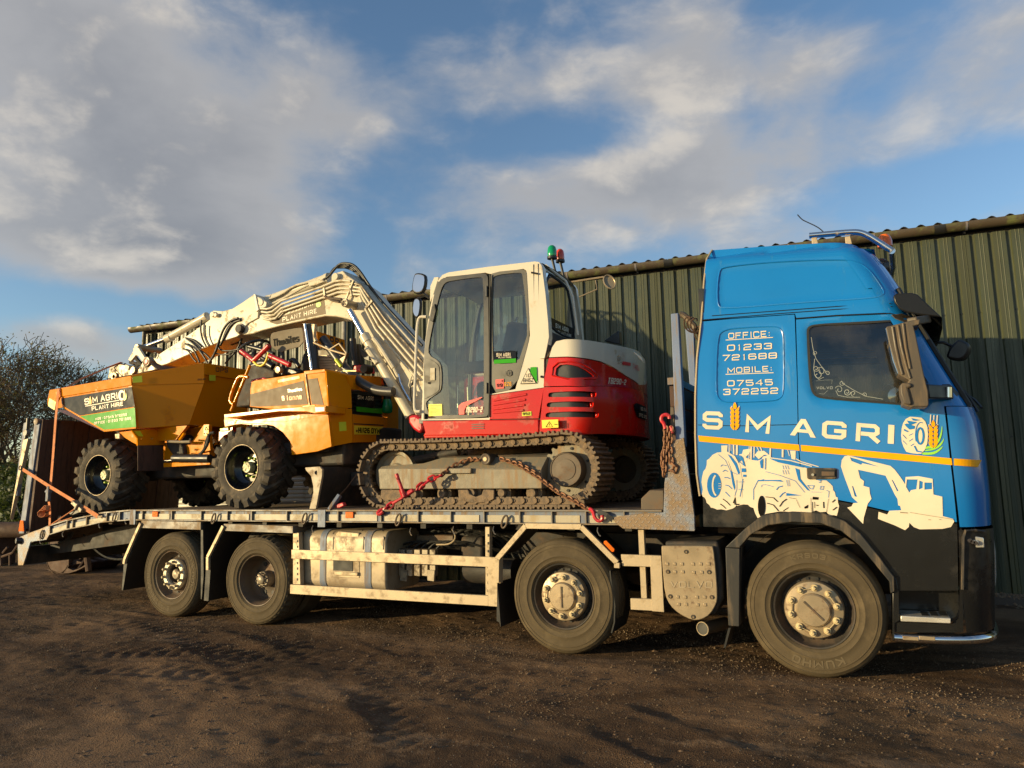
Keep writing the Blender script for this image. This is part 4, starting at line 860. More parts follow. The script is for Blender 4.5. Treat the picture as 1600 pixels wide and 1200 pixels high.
m = MB(); bar = [q3(866, 1026, .0), q3(1000, 1033, .0), q3(1130, 1036, .0), q3(1215, 1034, .03)]
f = bar[-1]; bar += [f+Vector((.09, .10, .0)), f+Vector((.15, .28, .0)), f+Vector((.19, .7, 0)), f+Vector((.2, 1.2, 0)), f+Vector((.19, 1.7, 0)), f+Vector((.13, 2.2, 0)), f+Vector((.0, 2.42, 0))]
m.tube(smooth_poly(bar, 2, False), .030, 12); bb_ = LP(m, 'chrome_bumper_bar', CHROME, smooth=60)
m = MB()
for u in (935, 1005): 
    a = q3(u, 1029, -.028); m.bb(a.x-.05, a.x+.05, a.y-.004, a.y+.01, a.z-.013, a.z+.013)
m.build('marker_light', HUBM, bb_, bevel=.003)
# --- front wheel arch
ao = [(145, 642), (232, 559), (300, 506), (430, 489), (560, 496), (650, 526), (722, 583), (800, 680), (866, 768), (868, 830)]
ai = [(850, 840), (846, 790), (785, 715), (715, 632), (640, 572), (555, 540), (430, 534), (325, 548), (250, 590), (208, 640), (208, 645)]
LP(MB().prism([q3(u, v, -.025) for u, v in ao+ai], .16), 'wheel_arch', TRIM, bevel=.006, both=True)
LP(MB().prism([q3(u, v, -.02) for u, v in ((145, 643), (207, 646), (205, 980), (158, 976))], .30), 'mudguard', TRIM, bevel=.006, both=True)
LP(MB().prism([q3(u, v, .02) for u, v in ((158, 985), (168, 985), (146, 1070), (138, 1068))], .28), 'mud_flap', SEAL, both=True)
m = MB()
A0, A1, N_ = 20, 165, 14; cw = Vector((0, 0, .5))
vs = []
for i in range(N_+1):
    a = R(A0+(A1-A0)*i/N_); r = .60; vs += [(r*math.cos(a)-.0, .12, .5+r*math.sin(a)), (r*math.cos(a), .5, .5+r*math.sin(a))]
m.add(vs, [(2*i, 2*i+1, 2*i+3, 2*i+2) for i in range(N_)]); LP(m, 'inner_arch', FRM, both=True)
# --- chassis under everything
m = MB()
for y in (.80, 1.62): m.bb(-9.4, .9, y, y+.08, .72, .98)
for x in (-9.2, -8.2, -6.3, -4.9, -3.6, -2.9, -1.2, -.4, .7): m.bb(x-.06, x+.06, .88, 1.62, .74, .96)
LP(m, 'chassis_frame', FRM, bevel=.005)
m = MB()
for x in np.arange(-9.2, -1.0, .52): m.bb(x-.03, x+.03, .05, 2.45, 1.06, 1.16)
LP(m, 'deck_cross_members', FRM)
LP(MB().bb(-.6, .9, .55, 1.95, .55, 1.12), 'engine_block', FRM, bevel=.05)
m = MB(); m.bb(-.7, 1.0, .35, 2.15, 1.03, 1.12); LP(m, 'cab_floor', FRM)
# --- wheels
def ring_text(s, c, r0, h, a0, span, yoff, mat, par):
    def place(u, v, k):
        a = R(a0)-u*R(span); r = r0+v*h; return Vector((c.x+r*math.cos(a), c.y+yoff-k*.0003, c.z+r*math.sin(a)))
    return decal(text(s, place, t=.2, asp=.9), 'sidewall_lettering', mat, par)
nut_me = MB().tube([(0, 0, 0), (0, -.034, 0), (0, -.042, 0)], [.0175, .0165, .010], 8)
ARM = M('tyre_lettering', (.120, .092, .054), .9)
def lorry_wheel(cx, cz, r, kind, label):
    c = Vector((cx, 0, cz)); seg = 120 if kind == 'drive' else 96
    def mod(i, j, rr, y):
        if kind == 'drive' and i in (20, 21, 22) and (j % 3) == 0: return rr-.022, y+.006
        if kind != 'drive' and i == 20 and (j % 2): return rr-.004, y
        return rr, y
    W_ = .30; hb = .290*r/.51
    rim_prof = [(hb+.002, .040), (hb+.004, .024), (hb, .016), (hb-.010, .020), (hb-.018, .05), (hb-.03, .085)]
    rim = MB()
    if kind == 'steer': rim_prof += [(.235, .105), (.222, .100), (.175, .085), (.10, .08), (0, .08)]
    elif kind == 'drive': rim_prof += [(.235, .15), (.222, .19), (.205, .205), (.12, .200), (.085, .19), (.08, .13), (.0, .13)]
    else: rim_prof += [(.235, .11), (.215, .12), (.19, .10), (.175, .08), (.10, .08), (.095, .13), (0, .13)]
    rim.lathe(rim_prof, c, 48); wheel = rim.build('wheel', RIMD if kind != 'steer' else FRM, lorry, smooth=40, origin=c, label=label)
    k_ = r/.51; prof = [(hb-.004, .05), (hb+.006, .018), (.312*k_, .010), (.315*k_, .006), (.320*k_, .008), (.335*k_, .003), (.352*k_, .000), (.354*k_, -.003), (.359*k_, -.003), (.361*k_, -.001), (.40*k_, -.002), (.433*k_, .0), (.435*k_, -.003), (.441*k_, -.002), (.443*k_, .002), (.462*k_, .006), (.464*k_, .002), (.47*k_, .004), (.472*k_, .009), (.488*k_, .015), (r-.012, .034), (r-.002, .055), (r, .070)]
    for g in (.105, .150, .195): prof += [(r, g-.008), (r-.013, g-.004), (r-.013, g+.004), (r, g+.008)]
    prof += [(r, .23), (r-.002, .245), (r-.012, .266), (.455*r/.51, .297), (.40*r/.51, .302), (hb, .28), (hb-.004, .25)]
    ty = MB().lathe(prof, c, seg, mod).build('tyre', RUB, wheel, smooth=50)
    holes = MB()
    nh, rh, yh, hr_ = (20, .222, .093, .013) if kind == 'steer' else ((8, .165, .198, .026) if kind == 'drive' else (10, .205, .108, .016))
    for k in range(nh):
        a = 2*math.pi*(k+.5)/nh; q = c+Vector((rh*math.cos(a), yh-.004, rh*math.sin(a))); holes.cyl(q, q+Vector((0, .003, 0)), hr_, n=10)
    holes.build('vent_holes', SEAL, wheel)['kind'] = 'stuff'
    if kind == 'steer':
        MB().lathe([(.214, .078), (.212, .030), (.205, .018), (.175, .012), (.14, .006), (.125, .004), (.122, -.012), (.112, -.022), (.0, -.026)], c, 48).build('hub_cover', HUBM, wheel, smooth=30)
        gr_ = R(45) if cx > -1 else 0; MB().box((cx, -.026, cz), (.012, .011, .18), Matrix.Rotation(-gr_, 3, 'Y')).build('cover_groove', RIMD, wheel)
        rn, yn = .166, .010; pairs = True
    elif kind == 'drive':
        MB().lathe([(.088, .19), (.086, .094), (.082, .088), (.050, .086), (.048, .064), (.040, .058), (0, .056)], c, 32).build('hub', RIMS, wheel); rn, yn = .070, .086; pairs = False
    else:
        MB().lathe([(.178, .09), (.178, .045), (.168, .036), (.125, .036), (.115, .05), (.115, .12)], c, 48).build('nut_ring', M('pale_ring', (.55, .50, .38), .4, .4, c2=(.25, .18, .1), amt=.4, sc=12.), wheel)
        MB().lathe([(.062, .12), (.06, .075), (.05, .065), (0, .06)], c, 28).build('hub', RIMS, wheel); rn, yn = .147, .036; pairs = False
    n0 = None
    for k in range(10):
        a = 2*math.pi*(k+.35)/10; q = c+Vector((rn*math.cos(a), yn, rn*math.sin(a)))
        if n0 is None:
            mm = MB(); mm.v = [v*(1 if kind != 'drive' else .5)+q for v in nut_me.v]; mm.f = list(nut_me.f); n0 = mm.build('wheel_nut', NUTM if kind != 'drive' else RIMS, wheel, origin=q, smooth=40)
        else: copy_at(n0, wheel, q)
    if pairs:
        for k in range(0, 10, 2):
            cl = MB()
            a, b = [c+Vector((rn*math.cos(2*math.pi*(k+d+.35)/10), yn-.018, rn*math.sin(2*math.pi*(k+d+.35)/10))) for d in (0, 1)]; cl.beam(a, b, .004, .014, up=(0, 1, 0))
            for q in (a, b): cl.cyl(q+Vector((0, .018, 0)), q+Vector((0, -.004, 0)), .026, n=12)
            cl.build('nut_retainer', NUTM, wheel)
    MB().cyl((cx, .3, cz), (cx, 1.25, cz), .07).build('axle', FRM, wheel)
    return wheel, c
WH = []
for (px_c, ptop, pbot, kind, lab) in ((1271, 845.5, 1054, 'steer', 'front wheel under the cab, dusty with a pale hub cover'), (879, 840, 1020, 'steer', 'second wheel with a pale hub cover'), (400, 835, 975, 'drive', 'third wheel with a deep dished rim'), (266.5, 830, 963, 'lift', 'rearmost wheel with a bright ring of nuts')):
    x = PY(px_c, (ptop+pbot)/2, 0).x; zt_, zb_ = PY(px_c, ptop+2, .02).z, 0.0; r_ = (zt_-zb_)/2+.004
    w, c = lorry_wheel(x, zt_/2-.002+.0, r_, kind, lab); WH.append((w, c, r_))
    f = copy_tree(w, lorry, loc=(w.location.x, -w.location.y, w.location.z), rot=(0, 0, math.pi), skip=('sidewall_lettering',)); f['label'] = 'far side '+lab
ring_text('KUMHO', WH[0][1], .365, .055, -62, 54, -.0035, ARM, WH[0][0])
ring_text('KRS03', WH[0][1], .385, .038, 110, 36, -.0035, ARM, WH[0][0])
ring_text('HANKOOK', WH[3][1], .355, .05, 50, 72, -.0035, ARM, WH[3][0])
ring_text('SMART FLEX AH31', WH[3][1], .355, .05, 270, 96, -.0035, ARM, WH[3][0])
# twin inner tyres of the drive axle
for s in (1, -1):
    c = WH[2][1]+Vector((0, .33, 0)); rr = WH[2][2]; o = MB().lathe([(.29, 0), (.45, 0), (rr, .04), (rr, .26), (.45, .3), (.29, .3)], c, 48).build('inner_tyre', RUB, lorry)
    if s == 1: mir(o)
    break
# --- mudguards on the rear axles
def fender(cr, plate, bar, flap, x0_, x1_):
    LP(MB().prism([cr(u, v, .0) for u, v in plate], .42), 'wing_plate', RAIL, both=True, bevel=.003)
    m = MB()
    for a, b in zip(bar, bar[1:]): m.beam(cr(*a, -.01), cr(*b, -.01), .035, .03)
    LP(m, 'wing_frame', ALU, both=True)
    LP(MB().prism([cr(u, v, .01) for u, v in flap], .42), 'mud_flap', SEAL, both=True)
fender(cL, [(735, 112), (1045, 118), (1045, 160), (737, 150)], [(735, 125), (700, 200), (652, 312), (648, 336)], [(705, 200), (735, 150), (742, 152), (662, 335), (640, 475), (634, 472), (645, 335)], 0, 0)
fender(cL, [(1165, 128), (1525, 140), (1525, 178), (1168, 165)], [(1165, 140), (1130, 210), (1084, 300), (1084, 368)], [(1125, 210), (1165, 165), (1172, 167), (1100, 310), (1085, 530), (1062, 528), (1076, 300)], 0, 0)
LP(MB().prism([cL(u, v, .02) for u, v in ((1046, 118), (1056, 118), (1060, 400), (1050, 520), (1046, 520))], .4), 'mud_flap', SEAL, both=True)
for l in (([(-10, 520), (0, 360)], ), ):
    pass
g2 = cG2
bar = [(-12, 520), (-10, 372), (168, 166), (515, 172), (738, 396), (738, 428)]
m = MB()
for a, b in zip(bar, bar[1:]): m.beam(g2(*a, -.012), g2(*b, -.012), .045, .035)
LP(m, 'wing_frame', ALU, both=True, label='dusty angled frame over the second wheel')
m = MB(); l = [(0, 350), (168, 176), (515, 182), (735, 400)]; vs = []
for a in l: vs += [g2(*a, .02), g2(*a, .02)+Vector((0, .42, 0))]
m.add(vs, [(2*i, 2*i+1, 2*i+3, 2*i+2) for i in range(3)]); LP(m, 'wing_plate', SEAL, both=True, smooth=0)
m = MB().ribbon([g2(*a, .22) for a in ((738, 428), (748, 520), (768, 640), (765, 740), (748, 805))], .42, .012); LP(m, 'mud_flap', SEAL, both=True)
m = MB().prism([g2(*a, .0) for a in ((-12, 520), (10, 800), (0, 770), (-16, 760), (-14, 520))], .42); LP(m, 'mud_flap', SEAL, both=True)
o = LP(MB().prism([g2(u, v, -.035) for u, v in ((655, 262), (668, 258), (720, 312), (716, 328), (704, 330), (652, 276))], .02), 'side_marker', AMB, bevel=.003)
# --- side guard rails
g1 = cG1
m = MB()
def plate(cr, pts, th=.03, Y=0.): return MB().prism([cr(u, v, Y) for u, v in pts], th)
LP(plate(g1, [(96, 300), (1268, 344), (1268, 404), (96, 353)]), 'guard_rail', ALU, bevel=.003, both=True)
LP(plate(g1, [(88, 508), (1268, 574), (1268, 636), (88, 563)]), 'guard_rail', ALU, bevel=.003, both=True)
LP(plate(g1, [(1265, 343), (1322, 347), (1322, 640), (1268, 636)], .012, -.004), 'guard_end_plate', ALU, bevel=.002, both=True)
for a in ([(106, 200), (140, 200), (150, 508), (105, 505)], [(1250, 165), (1276, 165), (1276, 575), (1252, 575)]):
    o = LP(plate(g1, a, .06, .03), 'guard_post', ALU, both=True, bevel=.003)
    m = MB(); h_ = np.linspace(a[0][1]+50, a[2][1]-30, 8)
    for v in h_: q = g1((a[0][0]+a[2][0])/2+5, v, .029); m.bb(q.x-.006, q.x+.006, .026, .031, q.z-.012, q.z+.012)
    m.build('post_slots', SEAL, o)['kind'] = 'stuff'
LP(plate(g1, [(1322, 345), (1342, 345), (1340, 500), (1322, 500)], .05, .01), 'guard_post', ALU, both=True)
LP(plate(g2, [(760, 345), (1008, 352), (1012, 425), (768, 418)]), 'guard_rail', ALU, bevel=.003, both=True, label='short dusty rail before the second wheel')
LP(plate(g2, [(820, 620), (955, 624), (958, 698), (822, 690)]), 'guard_rail', ALU, bevel=.003, both=True)
LP(plate(g2, [(942, 352), (1012, 354), (1030, 706), (955, 700)], .012, -.005), 'guard_end_plate', ALU, both=True, bevel=.002)
LP(plate(g2, [(868, 192), (902, 192), (922, 622), (888, 622)], .05, .05), 'guard_post', ALU, both=True)
# --- fuel tank
ta, tb = g1(158, 300, .12).x, g1(664, 300, .12).x; tz0, tz1 = g1(400, 545, .1).z, g1(400, 188, .1).z
def rrect(y0, y1, z0, z1, r, n=5):
    o = []
    for cy, cz, a0 in ((y1-r, z1-r, 0), (y0+r, z1-r, 90), (y0+r, z0+r, 180), (y1-r, z0+r, 270)):
        o += [(cy+r*math.cos(R(a0+90*i/n)), cz+r*math.sin(R(a0+90*i/n))) for i in range(n+1)]
    return o
TANKM = M('dusty_alloy_tank', (.40, .32, .215), .5, .25, c2=(.29, .215, .135), amt=.45, sc=5., bump=.0015, bsc=14.)
m = MB().prism([(ta, y, z) for y, z in rrect(.11, .74, tz0, tz1, .10)], (tb-ta, 0, 0)); tank = LP(m, 'fuel_tank', TANKM, bevel=.02, smooth=50)
for u0, u1 in ((265, 300), (530, 568)):
    a, b = g1(u0, 300, .1).x, g1(u1, 300, .1).x
    MB().prism([(a, y, z) for y, z in rrect(.104, .746, tz0-.006, tz1+.006, .104)], (b-a, 0, 0)).build('tank_strap', GALV, tank, smooth=50)
sp_ = [g1(u, v, .105) for u, v in ((335, 350), (500, 358), (500, 470), (345, 465), (338, 450))]
MB().prism(sp_, .02).build('step_surround', TANKM, tank, bevel=.004)
MB().prism([g1(u, v, .10) for u, v in ((345, 352), (460, 356), (460, 430), (345, 425))], .006).build('step_recess', SEAL, tank)
MB().prism([g1(u, v, .085) for u, v in ((350, 430), (490, 436), (490, 458), (355, 452))], .05).build('tank_step', ALU, tank, bevel=.006)
m = MB(); m.prism([g1(u, v, .12) for u, v in ((360, 205), (375, 190), (500, 200), (495, 240), (365, 232))], .12); m.build('tank_step', ALU, tank, bevel=.01)
m = MB()
for u in (340, 520, 640):
    m.tube([g1(u, 185, .2), g1(u+10, 230, .115), g1(u+5, 300, .112)], .008, 6)
m.build('tank_pipes', DKP, tank)
# --- valve block with hoses
vb = LP(plate(g1, [(728, 292), (962, 300), (962, 420), (728, 412)], .2, .34), 'valve_block', RIMD, bevel=.006)
for k in range(5): u = 735+k*46; plate(g1, [(u, 300), (u+34, 301), (u+34, 460), (u, 455)], .05, .30).build('valve_section', RIMS, vb, bevel=.004)
for u in (742, 905): plate(g1, [(u, 420), (u+44, 424), (u+40, 490), (u, 484)], .03, .29).build('mount_lug', RIMS, vb, bevel=.003)
plate(g1, [(838, 212), (1060, 214), (1062, 262), (960, 275), (838, 258)], .1, .5).build('manifold', RIMD, vb, bevel=.01)
for k in range(6):
    a = g1(735+k*45, 296, .4); MB().tube(smooth_poly([a, a+Vector((.06, .02, .06)), a+Vector((.22, .05, .085)), a+Vector((.5, .10, .02)), a+Vector((.8, .3, -.05))], 2, False), .012, 6).build('hydraulic_hose', HOSE, vb)
for k in range(6):
    a = g1(930+k*40, 195, .6); MB().tube(smooth_poly([a, a+Vector((.1, .0, .04)), a+Vector((.4, .05, .0)), a+Vector((.6, .1, -.12)), a+Vector((.7, .1, -.3))], 2, False), .012, 6).build('hydraulic_hose', HOSE, vb)
MB().tube(smooth_poly([g1(1050, 170, .35), g1(1080, 230, .35), g1(1040, 270, .35), g1(960, 270, .4)], 2, False), .008, 6).build('hydraulic_hose', ALU, vb)
m = MB(); m.bb(g1(1100, 300, .5).x, g1(1240, 300, .5).x, .5, .78, .62, .95); LP(m, 'air_tank', FRM, bevel=.04)
m = MB(); m.cyl((-3.3, .62, .60), (-2.75, .62, .60), .13); LP(m, 'air_tank', FRM, smooth=40)
# leaf springs, tanks seen behind wheels
for w, c, r_ in WH:
    m = MB(); m.tube([(c.x-.6, .72, c.z+.32), (c.x, .72, c.z+.14), (c.x+.6, .72, c.z+.32)], .045, 6); LP(m, 'leaf_spring', FRM, both=True)
# --- silencer box with embossed cover, exhaust
pl = [(1012, 294), (1020, 290), (1328, 291), (1338, 300), (1352, 420), (1365, 600), (1358, 655), (1318, 722), (1262, 754), (1205, 758), (1120, 715), (1065, 662), (1035, 596), (1020, 430)]
pl = smooth_poly(pl, 1); o = LP(MB().prism([g2(u, v, -.01) for u, v in pl], .025), 'silencer_cover', HUBM, bevel=.008)
m = MB().prism([g2(u, v, .03)+Vector((.02, 0, 0)) for u, v in ((1020, 262), (1350, 262), (1378, 420), (1385, 620), (1330, 720), (1200, 740), (1080, 660), (1040, 590))], .6); LP(m, 'silencer_box', FRM, bevel=.02)
sq = [(1050, 405), (1096, 405), (1143, 405), (1212, 405), (1260, 405), (1308, 405), (1100, 454), (1147, 454), (1216, 457), (1266, 457), (1116, 611), (1163, 612), (1236, 612), (1283, 612), (1122, 657), (1169, 658), (1240, 660), (1287, 660)]
for i, (u, v) in enumerate(sq):
    q = g2(u, v, -.012)
    if i == 0: s0 = MB().bb(q.x-.0125, q.x+.0125, q.y-.004, q.y+.004, q.z-.0125, q.z+.0125).build('raised_square', HUBM, o, bevel=.003, origin=q)
    else: copy_at(s0, o, q)
for i, (u, v) in enumerate(((1168, 328), (1054, 453), (1312, 455), (1069, 607), (1329, 612), (1212, 735))):
    q = g2(u, v, -.012); m = MB().cyl(q, q+Vector((0, -.004, 0)), .017); m.build('bolt_recess', FRM, o); MB().cyl(q+Vector((.004, 0, 0)), q+Vector((.004, -.010, -.002)), .008).build('bolt', HUBM, o)
def volvo(c00, c10, c11, c01):
    f = quad(c00, c10, c11, c01, off=.003)
    m = text('VOLVO', f, asp=1.15, t=.17, gap=.28)
    b = MB(); b.add(m.v, m.f); b.add([v+Vector((0, .006, 0)) for v in m.v], m.f)
    n = len(m.v)
    return m, f
m, f = volvo(g2(1072, 552, -.010), g2(1332, 556, -.010), g2(1332, 512, -.010), g2(1072, 514, -.010))
t3 = MB()
for fc_ in m.f: t3.prism([m.v[i] for i in fc_], (0, .006, 0))
t3.build('embossed_letters', M('embossed_metal', (.50, .41, .29), .35, .5), o, smooth=0)
MB().cyl(g2(1275, 808, .12), g2(1410, 772, .45), .052, n=24).build('exhaust_pipe', RIMD, o)
m = MB(); a, b = g2(1275, 808, .12), g2(1410, 772, .45); d = (b-a).normalized(); m.tube([a-d*.01+Vector((0, 0, 0))+(Vector((0, 0, 1))*math.cos(q)+d.cross(Vector((0, 0, 1))).normalized()*math.sin(q))*.052 for q in np.linspace(0, 2*math.pi, 25)[:-1]], .004, 6, closed=True); m.build('exhaust_tip', ALU, o); MB().cyl(a-d*.006, a-d*.003, .049, n=24).build('exhaust_bore', SEAL, o)
# --- deck
zd0 = 1.235; xF = PY(1034, 800, 0).x; xB = PY(207, 797, 0).x
dk = MB(); NB = 9; wB = 2.42/NB
dk.bb(xB, xF+.1, .04, .04+wB-.006, zd0-.035, zd0)
first = dk.build('deck_board', WOOD, lorry, bevel=.003)
for k in range(1, NB): c = copy_at(first, lorry, WO[lorry.name]); c.location.y += k*wB
bt = [PY(*cR1.xy(u, v), 0) for u, v in ((225, 858), (345, 806), (460, 770), (600, 742), (700, 718), (900, 686))]
bt = [(xB, zd0)]+[(p.x, min(p.z, zd0)) for p in bt[::-1]]+[(-9.95, .80)]
dk = MB(); vs = []
for x, z in bt: vs += [(x, .04, z-.03), (x, .04+wB-.006, z-.03), (x, .04+wB-.006, z+.0), (x, .04, z+.0)]
dk.add(vs, [(4*i+j, 4*i+(j+1) % 4, 4*i+4+(j+1) % 4, 4*i+4+j) for i in range(len(bt)-1) for j in range(4)]); first = dk.build('tail_board', WOOD, lorry, bevel=.002)
for k in range(1, NB): c = copy_at(first, lorry, WO[lorry.name]); c.location.y += k*wB
# side rail along the main deck: back channel, flanges, dividers, tape
zr1, zr0 = zd0+.006, PY(700, 818, 0).z
def zl(x): return zr0
LP(MB().bb(xB, xF, .028, .06, zr0+.012, zr1-.012), 'side_rail_web', GALV, both=True)
LP(MB().bb(xB-.01, xF, -.004, .06, zr1-.014, zr1+.002), 'side_rail_flange', RAIL, both=True, bevel=.002)
LP(MB().bb(xB-.01, xF, -.004, .06, zr0, zr0+.012), 'side_rail_flange', RAIL, both=True, bevel=.002)
divs = [PY(x, 808, 0).x for x in (222, 268, 314, 355, 393, 448, 528, 595, 653, 704, 756, 812, 862, 915, 975)]
d0_ = None
for x in divs:
    if d0_ is None: d0_ = MB().bb(x-.006, x+.006, -.003, .03, zr0+.010, zr1-.012).build('rail_divider', RAIL, lorry, origin=(x, 0, zr0)); mir(d0_)
    else: c = copy_at(d0_, lorry, (x, 0, zr0)); mir(c)
edges = sorted([xB+.02]+divs+[xF-.3]); 
for i, (a, b) in enumerate(zip(edges, edges[1:])):
    LP(MB().bb(a+.012, b-.012-(.05 if i % 3 == 1 else 0), .020, .0275, zr0+.016, zr0+.016+(zr1-zr0)*.50), 'reflective_strip', REFL, both=True)
for px_ in (208, 503):
    x = PY(px_, 808, 0).x; LP(MB().bb(x-.05, x+.05, -.008, -.0045, zr0-.05, zr1+.0), 'rail_plate', GALV, both=True, bevel=.002)
for px_ in (241, 545):
    x = PY(px_, 805, 0).x; LP(MB().bb(x-.05, x+.05, .006, .0195, zr0+.045, zr1-.02), 'side_marker', AMB, both=True, bevel=.004)
def lash_ring(c, r=.045, slant=.35):
    m = MB(); m.tube([c+Vector((.6*r*math.cos(a)+slant*r*math.sin(a), -.02, r*1.25*math.sin(a))) for a in np.linspace(0, 2*math.pi, 17)[:-1]], .0095, 7, closed=True)
    return m.build('lashing_ring', RIMD, lorry, origin=c)
for x, y in ((336, 807), (478, 807), (624, 809), (790, 812)): mir(lash_ring(PY(x, y+3, 0)))
lash_ring(PY(*cR1.xy(805, 745), 0)); lash_ring(PY(*cR1.xy(300, 868), 0))
# rope hooks under the rail
for x, y in ((487, 826), (640, 830), (707, 828), (933, 830), (770, 828)):
    c = PY(x, y, 0); LP(MB().tube([c+Vector((0, .02, .03)), c+Vector((.002, 0, 0)), c+Vector((.02, -.01, -.03)), c+Vector((.035, -.01, -.04))], .005, 5), 'rope_hook', RAIL)
for u, v in ((430, 850), (640, 370), (500, 120), (650, 125)): 
    pass
for x, y in ((62, 845), (97, 834), (154, 820), (195, 814)):
    c = PY(x, y, 0); LP(MB().tube([c+Vector((0, .02, .03)), c+Vector((.002, 0, 0)), c+Vector((.03, -.01, -.03)), c+Vector((.05, -.01, -.035))], .006, 5), 'rope_hook', RAIL)
# beavertail side rail
bl = [(x, z+.006) for x, z in bt[1:]]; bl = [(xB+.01, zr1)]+bl
def strip(l, y0, y1, za, zb_):
    m = MB(); vs = []
    for x, z in l: vs += [(x, y0, z+za), (x, y1, z+za), (x, y1, z+zb_), (x, y0, z+zb_)]
    m.add(vs, [(4*i+j, 4*i+(j+1) % 4, 4*i+4+(j+1) % 4, 4*i+4+j) for i in range(len(l)-1) for j in range(4)]+[(0, 1, 2, 3), tuple(len(l)*4-4+j for j in (3, 2, 1, 0))]); return m
th = zr1-zr0
LP(strip(bl[:-1], .028, .06, -th+.012, -.012), 'side_rail_web', GALV, both=True); LP(strip(bl[:-1], -.004, .06, -.014, .002), 'side_rail_flange', RAIL, both=True); LP(strip(bl[:-1], -.004, .06, -th, -th+.012), 'side_rail_flange', RAIL, both=True)
def bz(x):
    for (a, b), (c, d) in zip(bl, bl[1:]):
        if c <= x <= a: return b+(d-b)*(x-a)/(c-a)
    return bl[-1][1]
bdiv = [PY(*cR1.xy(u, v), 0).x for u, v in ((330, 840), (465, 800), (505, 790), (600, 775), (740, 745), (830, 730))]
bdiv = sorted(bdiv)
for x in bdiv: LP(MB().bb(x-.008, x+.008, -.003, .03, bz(x)-th+.01, bz(x)-.012), 'rail_divider', RAIL, both=True)
for a, b in zip(bdiv, bdiv[1:]): LP(strip([(b-.012, bz(b-.012)), (a+.012, bz(a+.012))], .020, .0275, -th+.016, -th*.42), 'reflective_strip', REFL, both=True)
LP(MB().prism([PY(*cR1.xy(u, v), -.006) for u, v in ((122, 892), (215, 852), (345, 806), (345, 862), (322, 905), (212, 918), (160, 1082), (125, 1082))], .02), 'tail_corner_plate', TREAD, both=True, bevel=.003)
m = MB(); c = PY(*cR1.xy(113, 912), -.05); m.cyl(c, c+Vector((.03, .06, 0)), .045, n=24); o = LP(m, 'round_tail_lamp', DKP, bevel=.004); MB().cyl(c+Vector((-.002, -.006, 0)), c, .035, n=24).build('lamp_lens', CLR, o)
LP(MB().bb(-9.98, -9.90, .06, 2.44, .50, .74), 'rear_crossbeam', FRM, bevel=.01)
for y in (.3, 1.0, 1.6): LP(MB().bb(-9.99, -9.98, y, y+.3, .56, .68), 'rear_lamp_cluster', REDL)
m = MB()
for y in (.35, .8, 1.65, 2.1): m.prism([(xB, y, zd0-.1), (-9.9, y, .72), (-9.9, y, .6), (xB, y, .85)], .05)
LP(m, 'tail_frame', FRM)
for (a, b, r_) in (((605, 460), (705, 430), .05), ((700, 430), (740, 350), .07), ((660, 470), (700, 530), .05), ((860, 470), (900, 480), .05)):
    LP(MB().cyl(cN2(*a, .45), cN2(*b, .55), r_*.5, n=10), 'ramp_ram', RAIL)
LP(MB().tube(smooth_poly([cN2(*q, .4) for q in ((870, 370), (960, 500), (1080, 600), (1200, 630), (1290, 625))], 2, False), .014, 6), 'air_hose', HOSE)
LP(MB().tube(smooth_poly([cN2(*q, .3) for q in ((160, 0), (190, 120), (250, 230), (330, 345))], 2, False), .010, 6), 'air_hose', HOSE)
LP(plate(cN2, [(610, 445), (690, 430), (720, 440), (690, 530), (655, 530)], .03, .5), 'bracket', ALU)
# --- raised ramps at the tail
rx = -10.08
rp_o = [PY(*cR1.xy(u, v), .05) for u, v in ((215, 65), (275, 100), (165, 862), (122, 866))]
for i, (y0, y1) in enumerate(((.05, 1.22), (1.28, 2.45))):
    m = MB().prism([PY(*cR1.xy(u, v), .05)+Vector((0, y0-.05, 0)) for u, v in ((240, 78), (276, 100), (200, 620), (165, 862), (130, 862))], .06)
    lab = None
    fr_ = LP(m, 'ramp_side_frame', GALV if i == 0 else FRM, bevel=.006)
    m = MB().prism([PY(*cR1.xy(u, v), .05)+Vector((-.14, y0-.05, 0)) for u, v in ((205, 90), (228, 80), (160, 600), (140, 600))], .05); LP(m, 'ramp_side_frame', GALV, bevel=.006)
    MB().bb(0, 0, 0, 0, 0, 0)
    # boards
    A = PY(*cR1.xy(276, 66), y0+.02); topz = PY(*cR1.xy(276, 66), .05).z; botz = .78; nb = 5; wb = (y1-y0-.04)/nb
    xa, xb_ = PY(*cR1.xy(270, 90), .05).x+.01, PY(*cR1.xy(172, 830), .05).x+.02
    bm_ = MB().prism([(xa, y0+.02, topz), (xa+.05, y0+.02, topz), (xb_+.05, y0+.02, botz), (xb_, y0+.02, botz)], wb-.008)
    b0 = LP(bm_, 'ramp_board', RWOOD, bevel=.004)
    for k in range(1, nb): c = copy_at(b0, lorry, WO[lorry.name]); c.location.y += k*wb; c.location.x += .006*(k % 2)
    m = MB()
    for z in (.95, 1.5, 2.05, topz-.05): x_ = xb_+(xa-xb_)*(z-botz)/(topz-botz)-.05; m.bb(x_-.04, x_+.04, y0+.02, y1-.02, z-.03, z+.03)
    LP(m, 'ramp_cross_bars', FRM)
m = MB().prism([PY(*cR1.xy(u, v), .04) for u, v in ((160, 210), (195, 200), (150, 400), (68, 765), (100, 560), (132, 400))], .05); LP(m, 'ramp_toe', ALU, bevel=.004, label='pale pointed folding toe of the ramp')
for (u, v) in ((247, 82), (172, 160)):
    c = PY(*cR1.xy(u, v), .03); LP(MB().cyl(c, c+Vector((0, .06, 0)), .045, n=16), 'hinge_boss', RAIL)
LP(MB().tube([PY(*cR1.xy(u, v), .06) for u, v in ((195, 60), (190, 130), (178, 200))], .02, 6), 'ramp_lever', DKP)
